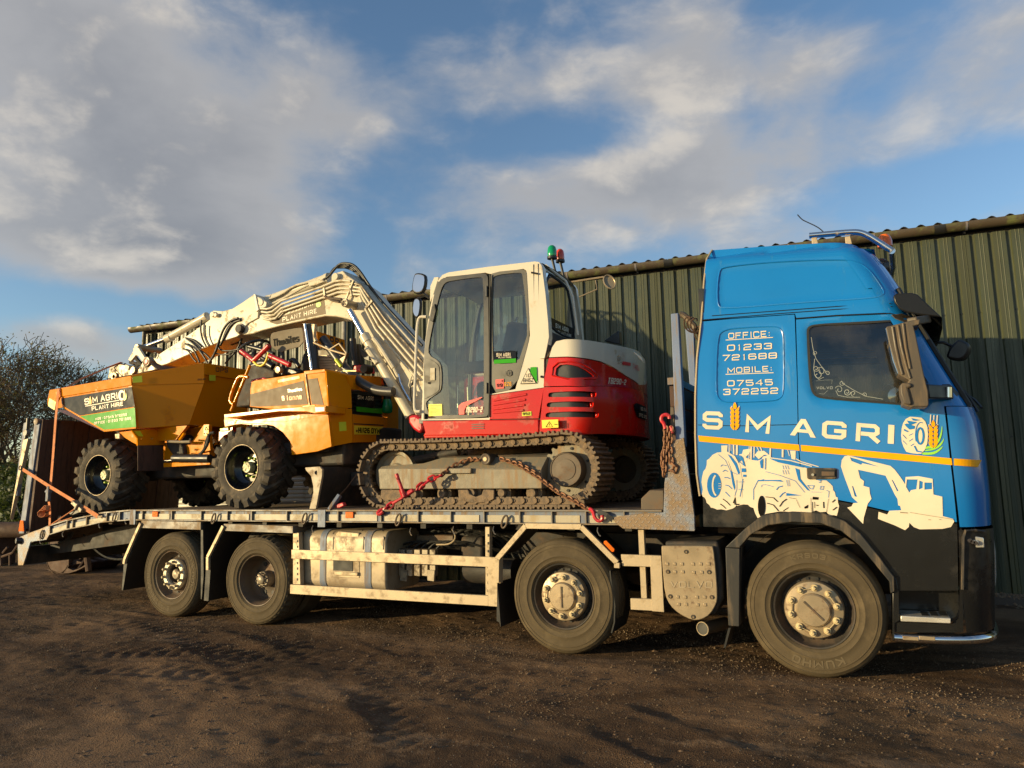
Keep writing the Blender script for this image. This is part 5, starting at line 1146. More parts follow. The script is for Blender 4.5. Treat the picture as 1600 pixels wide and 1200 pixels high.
LP(MB().prism([PY(*cR1.xy(u, v), .02) for u, v in ((128, 845), (165, 845), (160, 770), (140, 770))], .01), 'orange_reflector', AMB)
# --- headboard
h1 = cH1
HBX = PY(1065, 650, 0).x
LP(MB().prism([h1(u, v, .02) for u, v in ((262, 56), (325, 48), (385, 1190), (306, 1190))], .07), 'headboard_post', M('worn_blue_post', (.15, .20, .33), .5, c2=(.24, .17, .11), amt=.35, sc=6., streak=True), bevel=.006, label='blue painted upright post with rust at its foot')
LP(MB().prism([h1(u, v, .9) for u, v in ((385, 182), (458, 180), (480, 890), (440, 895))], .07), 'headboard_post', MATS['worn_blue_post'], bevel=.006, label='second thinner blue post behind the first')
tp = [(810, 668), (876, 648), (905, 850), (935, 1080), (937, 1165), (540, 1150), (500, 1120), (480, 1090), (545, 1078), (640, 1068), (765, 1062), (770, 900), (800, 700)]
LP(MB().prism([cEr(u, v, -.012) for u, v in tp], .035), 'tread_plate_gusset', TREAD, bevel=.003, label='rusty chequer plate corner at the front of the deck')
LP(MB().prism([cEr(u, v, .25) for u, v in ((640, 1072), (640, 985), (690, 936), (768, 936), (768, 1066))], 1.9), 'wheel_stop', RIMD, bevel=.01)
bx = PY(1072, 700, .5).x
for k in range(6): LP(MB().bb(bx-.03, bx+.03, .10, 2.40, 1.16+k*.19, 1.34+k*.19), 'headboard_plank', RWOOD, bevel=.005)
LP(MB().bb(bx-.04, bx+.04, .08, 2.42, 2.30, 2.36), 'headboard_rail', GALV)
m = MB(); cc = PY(1070, 500, .55)
for k in range(3): m.tube([cc+Vector((.02*k, .05*k, 0))+Vector((.05*math.cos(a)+.01*a, 0.02*a, .05*math.sin(a)-.012*a)) for a in np.linspace(0, 14, 60)], .007, 5)
LP(m, 'coiled_air_line', RUSTS)
LP(MB().tube(smooth_poly([h1(u, v, .8) for u, v in ((340, 60), (380, 70), (430, 130), (470, 170), (455, 200))], 1, False), .03, 8), 'cable_clamp', RIMD)
LP(MB().prism([h1(u, v, .04) for u, v in ((258, 850), (288, 850), (300, 1080), (262, 1090))], .05), 'hook_bracket', RIMD, bevel=.004)
# --- roof lamp bar, beacon, aerial
w2 = cW2
for y in (0.55, 1.95):
    m = MB().tube(smooth_poly([PY(*w2.xy(u, v), .55)+Vector((0, y-.55, 0)) for u, v in ((128, 200), (300, 185), (440, 172), (540, 170), (620, 205), (720, 270), (800, 322))], 2, False), .026, 12); o = LP(m, 'roof_bar', CHROME, smooth=60)
    for u in (165, 440): q = PY(*w2.xy(u, 205), .55)+Vector((0, y-.55, 0)); MB().prism([q+Vector((-.02, 0, .0)), q+Vector((.02, 0, .0)), q+Vector((.03, 0, -.07)), q+Vector((-.02, 0, -.07))], .03).build('bar_foot', ALU, o, bevel=.004)
a = PY(*w2.xy(800, 322), .55); m = MB().tube([a+Vector((0, 0, 0)), a+Vector((.03, .5, 0)), a+Vector((.03, .9, 0)), a+Vector((0, 1.4, 0))], .028, 12); LP(m, 'roof_bar', CHROME)
for y in (.15, .5, .9, 1.25):
    q = a+Vector((-.02, y, -.10)); o = MB().lathe([(0, .0), (.05, .0), (.085, .04), (.085, .08), (0, .085)], (0, 0, 0), 20); o.v = [Matrix.Rotation(R(-90), 3, 'Z') @ v*-1+q for v in o.v]; LP(o, 'spot_lamp', DKP)
q = PY(*w2.xy(742, 245), .75); m = MB().tube([q+Vector((0, 0, -.05)), q, q+Vector((0, 0, .035)), q+Vector((0, 0, .055)), q+Vector((0, 0, .06))], [.058, .058, .048, .034, .01], 20); LP(m, 'beacon', AMB, smooth=40, label='orange roof beacon')
q = PY(*w2.xy(243, 168), .55); LP(MB().tube(smooth_poly([q, PY(*w2.xy(200, 130), .55), PY(*w2.xy(110, 88), .55), PY(*w2.xy(70, 70), .55), PY(*w2.xy(32, 28), .55)], 2, False), [.006]*14 if 0 else .005, 5), 'aerial', DKP)

# ---------------------------------------------------------------- cab lettering and pictures
kk = [0]
def dp(cr, pts, mat, name='cab_graphic', off=.004, sm=0, acc=None):
    kk[0] = (kk[0]+1) % 9
    o = cs(cr, pts); 
    if sm: o = smooth_poly(o, sm)
    m = panel(o, S, step=.12, lip=0, off=off+kk[0]*.0003)
    if acc is not None: acc.add(m.v, m.f); return acc
    return decal(m, name, mat, lorry)
def dl(cr, pts, w, acc, off=.0075):
    kk[0] = (kk[0]+1) % 9; l = [(p.x, p.z) for p in [PS(*cr.xy(u, v)) for u, v in pts]]; V_, F_ = stroke(l, w/cr.a[2]*.0049*(.62 if cr is cW1 else 1)); acc.add([Vector((v.x, S(v.x, v.y)-off-kk[0]*.0003, v.y)) for v in V_], F_)
def Q(cr, c00, c10, c11, c01, off=.004): return quad(*[PS(*cr.xy(*c)) for c in (c00, c10, c11, c01)], S=S, off=off)
for ch, cc in (('S', ((48, 137), (133, 141), (136, 64), (50, 61))), ('M', ((230, 150), (333, 158), (342, 83), (234, 76))), ('A', ((421, 165), (531, 175), (515, 99), (432, 92))), ('G', ((556, 175), (660, 184), (663, 108), (560, 101))), ('R', ((700, 188), (802, 198), (803, 119), (705, 111)))):
    if ch == 'A':
        m = MB(); f = Q(c3, (421, 163), (531, 175), (533, 98), (421, 92)); a = [(0, 0), (.42, 1), (.60, 1), (1, 0), (.80, 0), (.70, .26), (.30, .26), (.20, 0)]
        hole = [(.38, .44), (.62, .44), (.51, .74)]
        m.add([f(u, v, 0) for u, v in [(0, 0), (.42, 1), (.60, 1), (1, 0), (.80, 0), (.51, .76), (.20, 0)]], [(0, 1, 5, 6), (1, 2, 5), (2, 3, 4, 5)]); m.add([f(u, v, 1) for u, v in ((.28, .22), (.72, .22), (.66, .40), (.34, .40))], [(0, 1, 2, 3)])
    else: m = text(ch, Q(c3, *cc), asp=1.12, t=.215)
    decal(m, 'cab_letter', DECW, lorry, label='big cream letter on the cab side')
dp(c3, [(837, 199), (863, 201), (866, 121), (840, 119)], DECW, 'cab_letter')
for s, c00, c10, c11, c01 in (('OFFICE:', (178, 613), (380, 604), (378, 573), (178, 585)), ('01233', (172, 672), (388, 662), (388, 632), (172, 642)), ('721688', (148, 720), (412, 707), (412, 678), (148, 691)),
                              ('MOBILE:', (174, 779), (390, 770), (388, 742), (174, 752)), ('07545', (172, 842), (393, 836), (392, 807), (172, 813)), ('372252', (152, 884), (419, 877), (418, 847), (152, 854))):
    decal(text(s, Q(c4, c00, c10, c11, c01, -.006), asp=1.15, t=.17, gap=.22), 'phone_lettering', DECW, lorry)
m = MB(); dl(c4, [(165, 619), (393, 606)], 4, m, -.007); dl(c4, [(165, 784), (396, 776)], 4, m, -.007); decal(m, 'lettering_underline', DECW, lorry)
# stripe over rear panel and door, then round the corner
dp(c3, [(30, 165), (459, 204), (462, 230), (34, 190)], DECY, 'yellow_stripe'); dp(c3, [(467, 205), (1108, 262), (1112, 291), (469, 231)], DECY, 'yellow_stripe')
m = MB(); l = []
for i in range(9):
    t = i/8; u = 1116+(1234-1116)*t; a, b = PS(*c3.xy(u, 263+(270-263)*t)), PS(*c3.xy(u-(16 if i == 8 else 0), 292+(300-292)*t)); l += [a+Vector((.004, -.006, 0)), b+Vector((.004, -.006, 0))]
m.add(l, [(2*i, 2*i+1, 2*i+3, 2*i+2) for i in range(8)]); decal(m, 'yellow_stripe', DECY, lorry)
def wheat(cr, cx, top, bot, hw, awn=None):
    m = MB(); h = bot-top; n = 6
    def leafp(pts): 
        kk[0] = (kk[0]+1) % 9; o = smooth_poly(cs(cr, pts), 1); mm = panel(o, S, step=.2, lip=0, off=.009+kk[0]*.0002); m.add(mm.v, mm.f)
    leafp([(cx, top), (cx+hw*.45, top+h*.16), (cx+hw*.35, top+h*.25), (cx, top+h*.28), (cx-hw*.35, top+h*.25), (cx-hw*.45, top+h*.16)])
    for k in range(5):
        y0 = top+h*(.22+.145*k)
        for s in (-1, 1): leafp([(cx+s*hw*.06, y0+h*.10), (cx+s*hw*.5, y0+h*.02), (cx+s*hw*.98, y0-h*.04), (cx+s*hw*.95, y0+h*.07), (cx+s*hw*.55, y0+h*.17), (cx+s*hw*.06, y0+h*.215)])
    return m
decal(wheat(cS1, 336, 50, 362, 50), 'wheat_ear', DECY, lorry)
m = MB()
for l in ([(300, 100), (305, 135)], [(385, 100), (378, 135)]): dl(cS1, l, 8, m)
decal(m, 'wheat_awn', DECW, lorry)
decal(wheat(cT9, 935, 300, 835, 88), 'wheat_ear', DECY, lorry)
m = MB()
for l in ([(888, 215), (878, 390)], [(948, 225), (945, 310)], [(1012, 225), (1000, 390)], [(855, 395), (858, 440)], [(1018, 395), (1010, 440)]): dl(cT9, l, 16, m)
decal(m, 'wheat_awn', DECW, lorry)
for i, l in enumerate(([(1100, 400), (1108, 500), (1090, 620), (1050, 720), (1005, 780), (1000, 720), (1050, 640), (1085, 520)], [(1145, 640), (1120, 740), (1050, 830), (940, 880), (790, 900), (770, 880), (900, 860), (1020, 800), (1100, 720)], [(1130, 790), (1080, 870), (980, 950), (880, 968), (720, 965), (740, 920), (900, 925), (1020, 880)], [(880, 800), (940, 838), (930, 850), (830, 850), (690, 880), (700, 850), (820, 810)])):
    dp(cT9, l, DECL, 'green_leaf', off=.0045, sm=1)
m = MB(); dp(cT9, [(500, 255), (620, 262), (720, 275), (785, 340), (828, 450), (838, 600), (825, 750), (780, 870), (715, 945), (640, 950), (520, 935), (430, 910), (380, 820), (347, 720), (335, 600), (345, 480), (370, 380), (385, 355), (420, 300)], DECW, 'tyre_logo', off=.005)
m = MB()
def blu(l, sm=0): kk[0] = (kk[0]+1) % 9; o = cs(cT9, l); o = smooth_poly(o, sm) if sm else o; mm = panel(o, S, step=.2, lip=0, off=.0085+kk[0]*.0002); m.add(mm.v, mm.f)
for l in ([(520, 278), (700, 318), (600, 332), (555, 325)], [(440, 325), (600, 350), (630, 362), (505, 412), (480, 390)], [(395, 395), (440, 380), (590, 430), (580, 480), (490, 495), (430, 440)], [(380, 480), (420, 500), (480, 530), (440, 540), (390, 515)]): blu(l)
for l in ([(360, 590), (430, 665)], [(365, 700), (440, 775)], [(480, 605), (555, 570)], [(480, 715), (555, 665)], [(515, 800), (575, 760)]): dl(cT9, l, 9, m, .0085)
ell = lambda cx, cy, rx, ry, a0=0, a1=360, n=20: [(cx+rx*math.cos(R(a0+(a1-a0)*i/n)), cy+ry*math.sin(R(a0+(a1-a0)*i/n))) for i in range(n+1)]
dl(cT9, ell(700, 600, 100, 240, 150, 290), 12, m, .0085); dl(cT9, ell(690, 615, 62, 150, 0, 360)[:-1]+[ell(690, 615, 62, 150)[0]], 30, m, .0085); dl(cT9, [(580, 800), (630, 900), (720, 915)], 22, m, .0085)
decal(m, 'tyre_logo_detail', BLUV, lorry)
# tractor picture
m = MB(); X = cX4
for l in ([(100, 450), (106, 400), (118, 350), (140, 320), (150, 285), (152, 240), (175, 225), (205, 190), (255, 165), (300, 172), (350, 230), (380, 320), (410, 420), (425, 520), (420, 600), (400, 650), (440, 665), (425, 690), (400, 705), (340, 722), (290, 712), (250, 715), (215, 700), (190, 695), (175, 670), (150, 650), (142, 620), (130, 600), (112, 590), (105, 570), (112, 520)],
          [(265, 165), (350, 160), (420, 200), (470, 290), (490, 420), (490, 600), (425, 600), (425, 480), (400, 360), (360, 250)],
          [(465, 260), (530, 215), (570, 235), (600, 240), (640, 245), (680, 230), (690, 205), (745, 195), (760, 225), (900, 250), (1060, 300), (1160, 335), (1200, 430), (1300, 435), (1335, 465), (1360, 490), (1365, 530), (1380, 545), (1390, 590), (1408, 600), (1412, 650), (1422, 680), (1410, 740), (1400, 775), (1370, 768), (1330, 772), (1300, 735), (1240, 740), (1200, 722), (1150, 742), (1050, 735), (1000, 742), (900, 733), (850, 733), (720, 755), (680, 775), (640, 797), (615, 750), (600, 700), (570, 690), (545, 668), (500, 665), (440, 680), (430, 600), (440, 400)],
          [(290, 100), (350, 98), (345, 165), (292, 165)], [(500, 140), (580, 128), (560, 175), (520, 215), (490, 180)], [(610, 190), (640, 155), (700, 150), (740, 180), (700, 190), (650, 230)], [(950, 148), (1005, 150), (1002, 236), (965, 228)], [(460, 185), (500, 178), (545, 235), (520, 260)]):
    dp(X, l, DECW, acc=m)
for l, w in (([(366, 88), (366, 185)], 8), ([(382, 92), (384, 150)], 5), ([(408, 92), (410, 185)], 14), ([(440, 95), (438, 190)], 18), ([(558, 108), (556, 230)], 7), ([(577, 108), (575, 235)], 14), ([(606, 110), (604, 215)], 10), ([(632, 113), (655, 155)], 7), ([(665, 115), (680, 150)], 9), ([(762, 126), (758, 215)], 14), ([(880, 136), (879, 212)], 16), ([(928, 142), (945, 200)], 6), ([(750, 216), (960, 245), (1160, 300)], 9), ([(1010, 228), (1060, 255), (1225, 303)], 8), ([(700, 175), (760, 200)], 14), ([(1285, 470), (1352, 495)], 8)): dl(X, l, w, m, .005)
decal(m, 'tractor_picture', DECW, lorry)
m = MB()
def bl(l, sm=0): kk[0] = (kk[0]+1) % 9; o = cs(X, l); o = smooth_poly(o, sm) if sm else o; mm = panel(o, S, step=.2, lip=0, off=.008+kk[0]*.0002); m.add(mm.v, mm.f)
bl(ell(222, 480, 68, 121, 0, 345, 22)); bl([(350, 182), (385, 200), (440, 270), (470, 360), (455, 375), (420, 290), (380, 225)]); bl([(378, 345), (392, 345), (425, 500), (418, 530), (398, 470)]); bl([(470, 190), (500, 215), (520, 300), (505, 290), (485, 230)])
bl([(660, 250), (690, 225), (688, 320), (670, 315)]); bl([(485, 318), (525, 318), (528, 355), (488, 355)]); bl([(500, 378), (530, 380), (528, 402), (500, 400)]); bl([(1000, 315), (1040, 330), (1050, 420), (1140, 535), (1120, 530), (1030, 430)]); bl([(760, 228), (860, 235), (1080, 300), (1080, 312), (840, 262)]); bl([(640, 430), (860, 430), (885, 448), (780, 440), (640, 442)]); bl([(915, 555), (1060, 578), (915, 582)])
for l, w in (([(285, 300), (300, 285), (340, 292)], 6), ([(305, 350), (325, 335), (352, 348)], 6), ([(320, 408), (345, 405), (375, 418)], 7), ([(330, 480), (360, 485), (395, 515)], 8), ([(330, 545), (375, 590)], 8), ([(262, 185), (330, 240), (380, 350), (440, 375), (470, 372)], 4), ([(440, 210), (470, 260), (520, 300)], 4), ([(440, 430), (440, 520), (420, 580)], 4), ([(495, 420), (488, 500), (470, 590)], 6), ([(455, 450), (510, 448)], 4), ([(455, 520), (500, 522)], 4), ([(715, 350), (850, 385), (1000, 440), (1090, 550)], 4), ([(600, 620), (600, 520), (640, 440), (700, 425)], 5), ([(675, 500), (680, 478), (720, 475), (790, 495)], 4), ([(820, 525), (840, 498), (880, 488)], 8), ([(850, 595), (880, 560), (905, 548)], 8), ([(1300, 530), (1325, 540), (1318, 600)], 4), ([(1150, 545), (1250, 548)], 3), ([(715, 220), (712, 330)], 7), ([(915, 430), (930, 490)], 4), ([(935, 430), (947, 490)], 4)): dl(X, l, w, m, .008)
for k in range(3):
    for j in range(2): dl(X, [(880+k*23, 290+j*45), (892+k*24, 328+j*48)], 4, m, .008)
for l in ([(1118, 482), (1180, 484), (1168, 518), (1140, 512), (1118, 482)], [(1245, 490), (1272, 492), (1265, 522), (1240, 520), (1245, 490)], [(1225, 435), (1248, 435), (1240, 455), (1225, 450)]): dl(X, l, 5, m, .008)
decal(m, 'tractor_picture_lines', BLUV, lorry)['kind'] = 'stuff'
m = MB(); bl(ell(240, 480, 42, 100, 95, 265, 12)+[(222, 480)], 0); decal(m, 'tractor_picture', DECW, lorry) if 0 else None
m = MB(); dl(X, ell(250, 480, 42, 100, 100, 250, 12), 16, m, .011)
for u in (270, 283):
    for v in (465, 488, 512): dl(X, [(u-5, v), (u+5, v)], 6, m, .011)
decal(m, 'tractor_picture', DECW, lorry)
m = MB(); bl(ell(678, 682, 36, 102, 0, 345, 20)); bl([(410, 658), (470, 660), (455, 672), (420, 668)]); bl([(1170, 590), (1225, 596), (1220, 620), (1165, 618)]); bl([(1085, 690), (1125, 668), (1120, 700), (1092, 706)]); bl([(1190, 668), (1230, 670), (1215, 680)])
for l, w in (([(305, 612), (345, 640), (378, 675)], 8), ([(280, 660), (310, 680), (335, 705)], 8), ([(730, 652), (790, 670), (840, 728)], 8), ([(715, 592), (790, 600), (832, 640)], 7), ([(850, 685), (880, 640), (918, 612)], 8), ([(885, 728), (935, 695)], 7), ([(1165, 640), (1168, 735)], 5), ([(1185, 640), (1187, 700)], 4), ([(1272, 640), (1275, 700)], 9), ([(1150, 600), (1155, 735)], 3), ([(1320, 610), (1300, 740)], 3), ([(1355, 645), (1385, 618)], 8), ([(1360, 720), (1400, 690)], 8), ([(1010, 620), (1045, 695)], 3), ([(940, 600), (1010, 612)], 4)): dl(X, l, w, m, .008)
decal(m, 'tractor_picture_lines', DECB, lorry)['kind'] = 'stuff'
# digger picture
X = cX5
arm = [(150, 170), (175, 135), (210, 128), (600, 225), (640, 260), (700, 340), (735, 395), (740, 328), (860, 320), (990, 345), (998, 490), (1080, 510), (1085, 690), (1180, 715), (1190, 740), (1160, 790), (1080, 808), (870, 812), (815, 790), (775, 750), (770, 790), (735, 820), (640, 775), (485, 715), (490, 650), (570, 675), (590, 640), (700, 635), (690, 595), (672, 590), (665, 530), (640, 490), (555, 315), (300, 260), (320, 340), (355, 365), (350, 410), (405, 425), (410, 480), (425, 530), (390, 575), (375, 630), (355, 700), (347, 762), (200, 610), (240, 600), (255, 570), (300, 565), (245, 515), (175, 330), (142, 230)]
holes = [[(752, 350), (852, 350), (840, 440), (790, 450), (775, 472), (745, 420)], [(868, 360), (900, 372), (898, 430), (865, 443)], [(915, 378), (985, 380), (985, 440), (915, 445)], [(610, 350), (625, 360), (675, 455), (662, 460)], [(225, 145), (300, 165), (490, 232), (340, 200), (330, 215), (240, 180)], [(245, 412), (255, 412), (292, 510), (270, 508)]]
mm = panel(cs(X, arm), S, holes=[cs(X, h) for h in holes], step=.12, lip=0, off=.005); decal(mm, 'digger_picture', DECW, lorry)
m = MB()
for l, w in (([(780, 655), (900, 675), (1090, 705), (1180, 720)], 4), ([(690, 655), (760, 660)], 8), ([(950, 722), (975, 724)], 5), ([(1050, 720), (1070, 722)], 5)): dl(X, l, w, m, .008)
decal(m, 'digger_picture_lines', GREYV, lorry)
# window etching
m = MB(); ET = M('etched_film', (.34, .37, .35), .6)
Wc = cW1
def sp(cx, cy, r, a0, turns, n=18): return [(cx+r*(1-.75*i/n)*math.cos(R(a0+turns*360*i/n)), cy+r*(1-.75*i/n)*math.sin(R(a0+turns*360*i/n))) for i in range(n+1)]
Sg = lambda l, w: dl(Wc, l, w, m, -.012)
for l, w in (([(250, 245), (262, 330), (275, 395), (300, 470), (350, 540), (400, 600)], 7), (sp(292, 410, 24, 120, 1.2), 6), (sp(300, 570, 34, 0, 1.4), 8), (sp(350, 600, 48, 200, 1.1), 8), (sp(315, 640, 44, 300, .9), 9), (sp(420, 620, 26, 180, 1.2), 8), ([(285, 470), (275, 560), (285, 640), (330, 685), (380, 660)], 7),
             ([(565, 700), (600, 740), (700, 800), (820, 860), (1000, 890)], 7), (sp(568, 722, 28, 0, 1.2), 7), (sp(540, 790, 42, 200, 1.1), 8), (sp(625, 815, 38, 0, 1.4), 9), (sp(690, 830, 30, 90, 1.1), 8), (sp(810, 845, 24, 180, 1.2), 7), ([(505, 800), (530, 850), (620, 868), (760, 870)], 7), ([(300, 700), (400, 690), (470, 690), (460, 730)], 3), ([(330, 830), (380, 838), (420, 800)], 4)): Sg(l, w)
decal(m, 'window_etching', ET, lorry)
decal(text('VOLVO', Q(Wc, (305, 785), (472, 785), (472, 757), (305, 760), -.012), asp=1.0, t=.16), 'window_lettering', ET, lorry)
# ================================================================ THE EXCAVATOR
EY = 1.32; ZD = zd0
digger = root('tracked_excavator', 'cream and red tracked excavator chained down on the lorry deck', 'excavator', (-3.0, EY, ZD))
def mirE(o):
    c = o.copy(); COL.objects.link(c); c.scale = (1, -1, 1); c.location = (o.location.x, -o.location.y, o.location.z); WO[c.name] = Vector(WO[o.name]); return c
def EP(m, name, mat, bevel=0, smooth=35, label=None, parent=None, **k): return m.build(name, mat, parent or digger, bevel=bevel, smooth=smooth, label=label, **k)
YT = .24; TW = .45
# --- tracks
rO = .355; xi = PY(557, 742, YT).x+rO+.01; xs_ = PY(936, 745, YT).x-rO; zc_ = ZD+rO+.012
rp = rO-.055; Ls = xs_-xi; per = 2*Ls+2*math.pi*rp; NS = 46; pit = per/NS
def tpos(d):
    d = d % per
    if d < Ls: return Vector((xi+d, 0, zc_+rp-.018*math.sin(math.pi*d/Ls))), 0.
    d -= Ls
    if d < math.pi*rp: a = d/rp; return Vector((xs_+rp*math.sin(a), 0, zc_+rp*math.cos(a))), a
    d -= math.pi*rp
    if d < Ls: return Vector((xs_-d, 0, zc_-rp)), math.pi
    d -= Ls; a = math.pi+d/rp; return Vector((xi+rp*math.sin(a), 0, zc_+rp*math.cos(a))), a
trackR = None
for side in (0,):
    sh = MB(); h = pit/2-.003
    sh.bb(-h, h, 0, TW, .024, .044)
    for x in (-h+.012, .0, h-.012): sh.prism([(x-.016, 0, .040), (x+.016, 0, .040), (x+.009, 0, .070 if x < .01 else .060), (x-.009, 0, .070 if x < .01 else .060)], TW)
    lk = MB()
    for y in (TW/2-.145, TW/2+.08):
        lk.prism([(-pit*.62, y, -.018), (-pit*.46, y, -.050), (-pit*.1, y, -.050), (-pit*.05, y, -.040), (pit*.05, y, -.040), (pit*.1, y, -.050), (pit*.40, y, -.050), (pit*.50, y, -.030), (pit*.60, y, .0), (pit*.32, y, .024), (-pit*.40, y, .024), (-pit*.60, y, .010)], .036)
    lk.cyl((-pit/2, TW/2-.165, -.012), (-pit/2, TW/2+.13, -.012), .026, n=12)
    for x in (-.03, .03): lk.cyl((x, TW/2-.152, -.012), (x, TW/2-.146, -.012), .013, n=8)
    s0 = l0 = None
    for k in range(NS):
        p, a = tpos(k*pit); p = p+Vector((0, YT, 0)); rot = (0, a, 0)
        if s0 is None:
            s0 = sh.build('track_shoe', TRK, digger, origin=(0, 0, 0), bevel=.002, smooth=0); l0 = lk.build('track_link', TRK, digger, origin=(0, 0, 0), smooth=30)
            for o in (s0, l0): o.location = p-WO[digger.name]; o.rotation_euler = rot; WO[o.name] = p
        else: copy_at(s0, digger, p, rot); copy_at(l0, digger, p, rot)
    for o in [c for c in digger.children if c.name.startswith('track_')]:
        c = o.copy(); COL.objects.link(c); c.location.y += 2*(EY-YT)-TW
# track frame
def tr_(u, v, Y=.30): return cTr(u, v, Y)
fr1 = [tr_(u, v) for u, v in ((328, 226), (336, 222), (1020, 224), (1022, 308), (334, 310))]
m = MB().prism(fr1, .28); tf = EP(m, 'track_frame', UNDER, bevel=.008); mirE(tf)
vs = [tr_(330, 225), tr_(1020, 224), tr_(1046, 172, .42), tr_(600, 176, .42), tr_(520, 200, .42), tr_(345, 212, .42)]
m = MB().prism(vs, (0, .12, -.10)); o = EP(m, 'track_frame_top', UNDER, bevel=.004); mirE(o)
m = MB().prism([tr_(u, v, .44) for u, v in ((1020, 224), (1046, 178), (1075, 176), (1072, 215), (1030, 310), (1022, 308))], .1); o = EP(m, 'frame_end', FRM); mirE(o)
m = MB().prism([cT1(u, v, .262) for u, v in ((880, 402), (905, 395), (1418, 392), (1412, 455), (930, 460), (885, 445))], .04); o = EP(m, 'step_bar', UNDER, bevel=.006)
for i, (x, y) in enumerate(((652, 772), (696, 771), (742, 770), (788, 770), (836, 770))):
    c = PY(x, y, .40); m = MB().lathe([(0, -.075), (.035, -.075), (.045, -.06), (.05, -.03), (.085, -.02), (.085, .06), (.06, .06), (.06, .16), (.085, .16), (.085, .24), (0, .24)], c, 20); o = EP(m, 'bottom_roller', TRK); mirE(o)
m = MB().prism([cT1(u, v, .30) for u, v in ((1260, 650), (1380, 648), (1400, 700), (1470, 735), (1540, 710), (1560, 648), (1600, 648), (1690, 650), (1690, 760), (1600, 800), (1460, 808), (1330, 790), (1270, 770))], .03); EP(m, 'track_guard', TRK, bevel=.006)
m = MB().prism([cT1(u, v, .30) for u, v in ((345, 650), (600, 650), (600, 745), (450, 800), (390, 790), (335, 740))], .22); EP(m, 'idler_bracket', TRK, bevel=.008)
c = cT1(1585, 285, .30); m = MB().lathe([(0, .0), (.030, 0), (.034, .004), (.048, .0), (.056, .004), (.056, .2), (0, .2)], c, 24); EP(m, 'carrier_roller', RIMD)
m = MB().lathe([(0, -.006), (.020, -.006), (.022, 0)], c, 20); EP(m, 'roller_cap', HUBM)
SPR = []
c = Vector((xs_, YT+TW/2-.03, zc_)); nt_ = 84
def tooth(i, j, r, y): return (r-(.034 if (j % 4) in (0, 1) else 0), y) if i in (1, 2) else (r, y)
m = MB().lathe([(.16, 0), (.272, 0), (.272, .05), (.16, .05)], c, nt_, tooth); o = EP(m, 'sprocket', UNDER); mirE(o)
m = MB().lathe([(.17, .03), (.165, -.10), (.155, -.118), (.15, -.118), (.146, -.112), (.10, -.112), (.098, -.118), (0, -.120)], c, 40); o = EP(m, 'final_drive', RIMD); mirE(o)
for k in range(6):
    a = k*math.pi/3+.4; q = c+Vector((.20*math.cos(a), 0, .20*math.sin(a))); b = MB().cyl(q, q+Vector((0, -.012, 0)), .014, n=8).build('sprocket_bolt', SEAL, digger)
c = Vector((xi, YT+TW/2-.03, zc_)); m = MB().lathe([(0, -.02), (.06, -.02), (.07, 0), (.10, 0), (.12, .02), (.20, .02), (.215, -.005), (.25, -.005), (.25, .065), (.215, .065), (.2, .05), (0, .05)], c, 40); o = EP(m, 'idler_wheel', UNDER); mirE(o)
m = MB(); m.bb(-3.75, -2.35, .68, 1.96, ZD+.22, ZD+.55); EP(m, 'centre_frame', FRM, bevel=.03)
MBc = MB().cyl((-3.05, EY, ZD+.52), (-3.05, EY, ZD+.80), .55, n=40); EP(MBc, 'slew_ring', TRK)
# dozer blade
bp = [cB(u, v, .24) for u, v in ((553, 884), (632, 878), (648, 895), (646, 930), (612, 1112), (576, 1112), (598, 1020), (597, 985), (585, 930), (556, 898))]
BLD = M('cream_blade_side', (.40, .32, .21), .5, c2=(.26, .17, .09), amt=.4, sc=10.)
m = MB().prism(bp, .03); o = EP(m, 'blade_side_plate', BLD, bevel=.003); mirE(o)
MB().cyl(cB(617, 912, .238), cB(617, 912, .2385), .024, n=16).build('blade_hole', SEAL, o)
vs = [p+Vector((.02, .03, 0)) for p in bp]; cf = [(p.x, p.z) for p in bp]
x0b = cB(640, 890, .24).x; 
m = MB().prism([cB(u, v, .27) for u, v in ((600, 884), (634, 880), (644, 920), (632, 1000), (612, 1108), (590, 1108), (612, 1010), (612, 960), (600, 905))], 2*(EY-.27)); EP(m, 'dozer_blade', FRM, bevel=.004)
for y in (.80, 1.72): m = MB().beam((x0b, y, ZD+.32), (-3.9, y, ZD+.36), .09, .16, up=(0, 0, 1)); EP(m, 'blade_arm', FRM, bevel=.01)
m = MB().cyl((x0b, EY, ZD+.45), (-3.8, EY, ZD+.62), .05); EP(m, 'blade_ram', FRM)
# --- superstructure: wrap surface of the engine housing
YH = .27
class Wrap:
    def __init__(s, x0, a, b, y0): s.x0, s.a, s.b, s.y0 = x0, a, b, y0; s.L = .5*math.pi*math.sqrt((a*a+b*b)/2)
    def pos(s, t):
        if t < s.x0: return t, s.y0
        th = (t-s.x0)/s.L*math.pi/2; th = min(th, math.pi/2); return s.x0+s.a*math.sin(th), s.y0+s.b*(1-math.cos(th))
    def inv(s, x, y):
        lo = None; best = (9, 0)
        for i in range(900):
            t = s.x0-1.0+i*.0025; px_, py_2 = s.pos(t); p = PY(x, y, py_2); d = p.x-px_
            if abs(d) < best[0]: best = (abs(d), t)
            if lo is not None and lo*d <= 0: return t, p.z
            lo = d
        t = best[1]; return t, PY(x, y, s.pos(t)[1]).z
    def m3(s, off=0.):
        def f(t, z):
            x, y = s.pos(t); x2, y2 = s.pos(t+.002); n = Vector((y2-y, -(x2-x), 0)).normalized(); return Vector((x, y, z))+n*off, n
        return f
HW = Wrap(-2.0, .40, 1.05, YH)
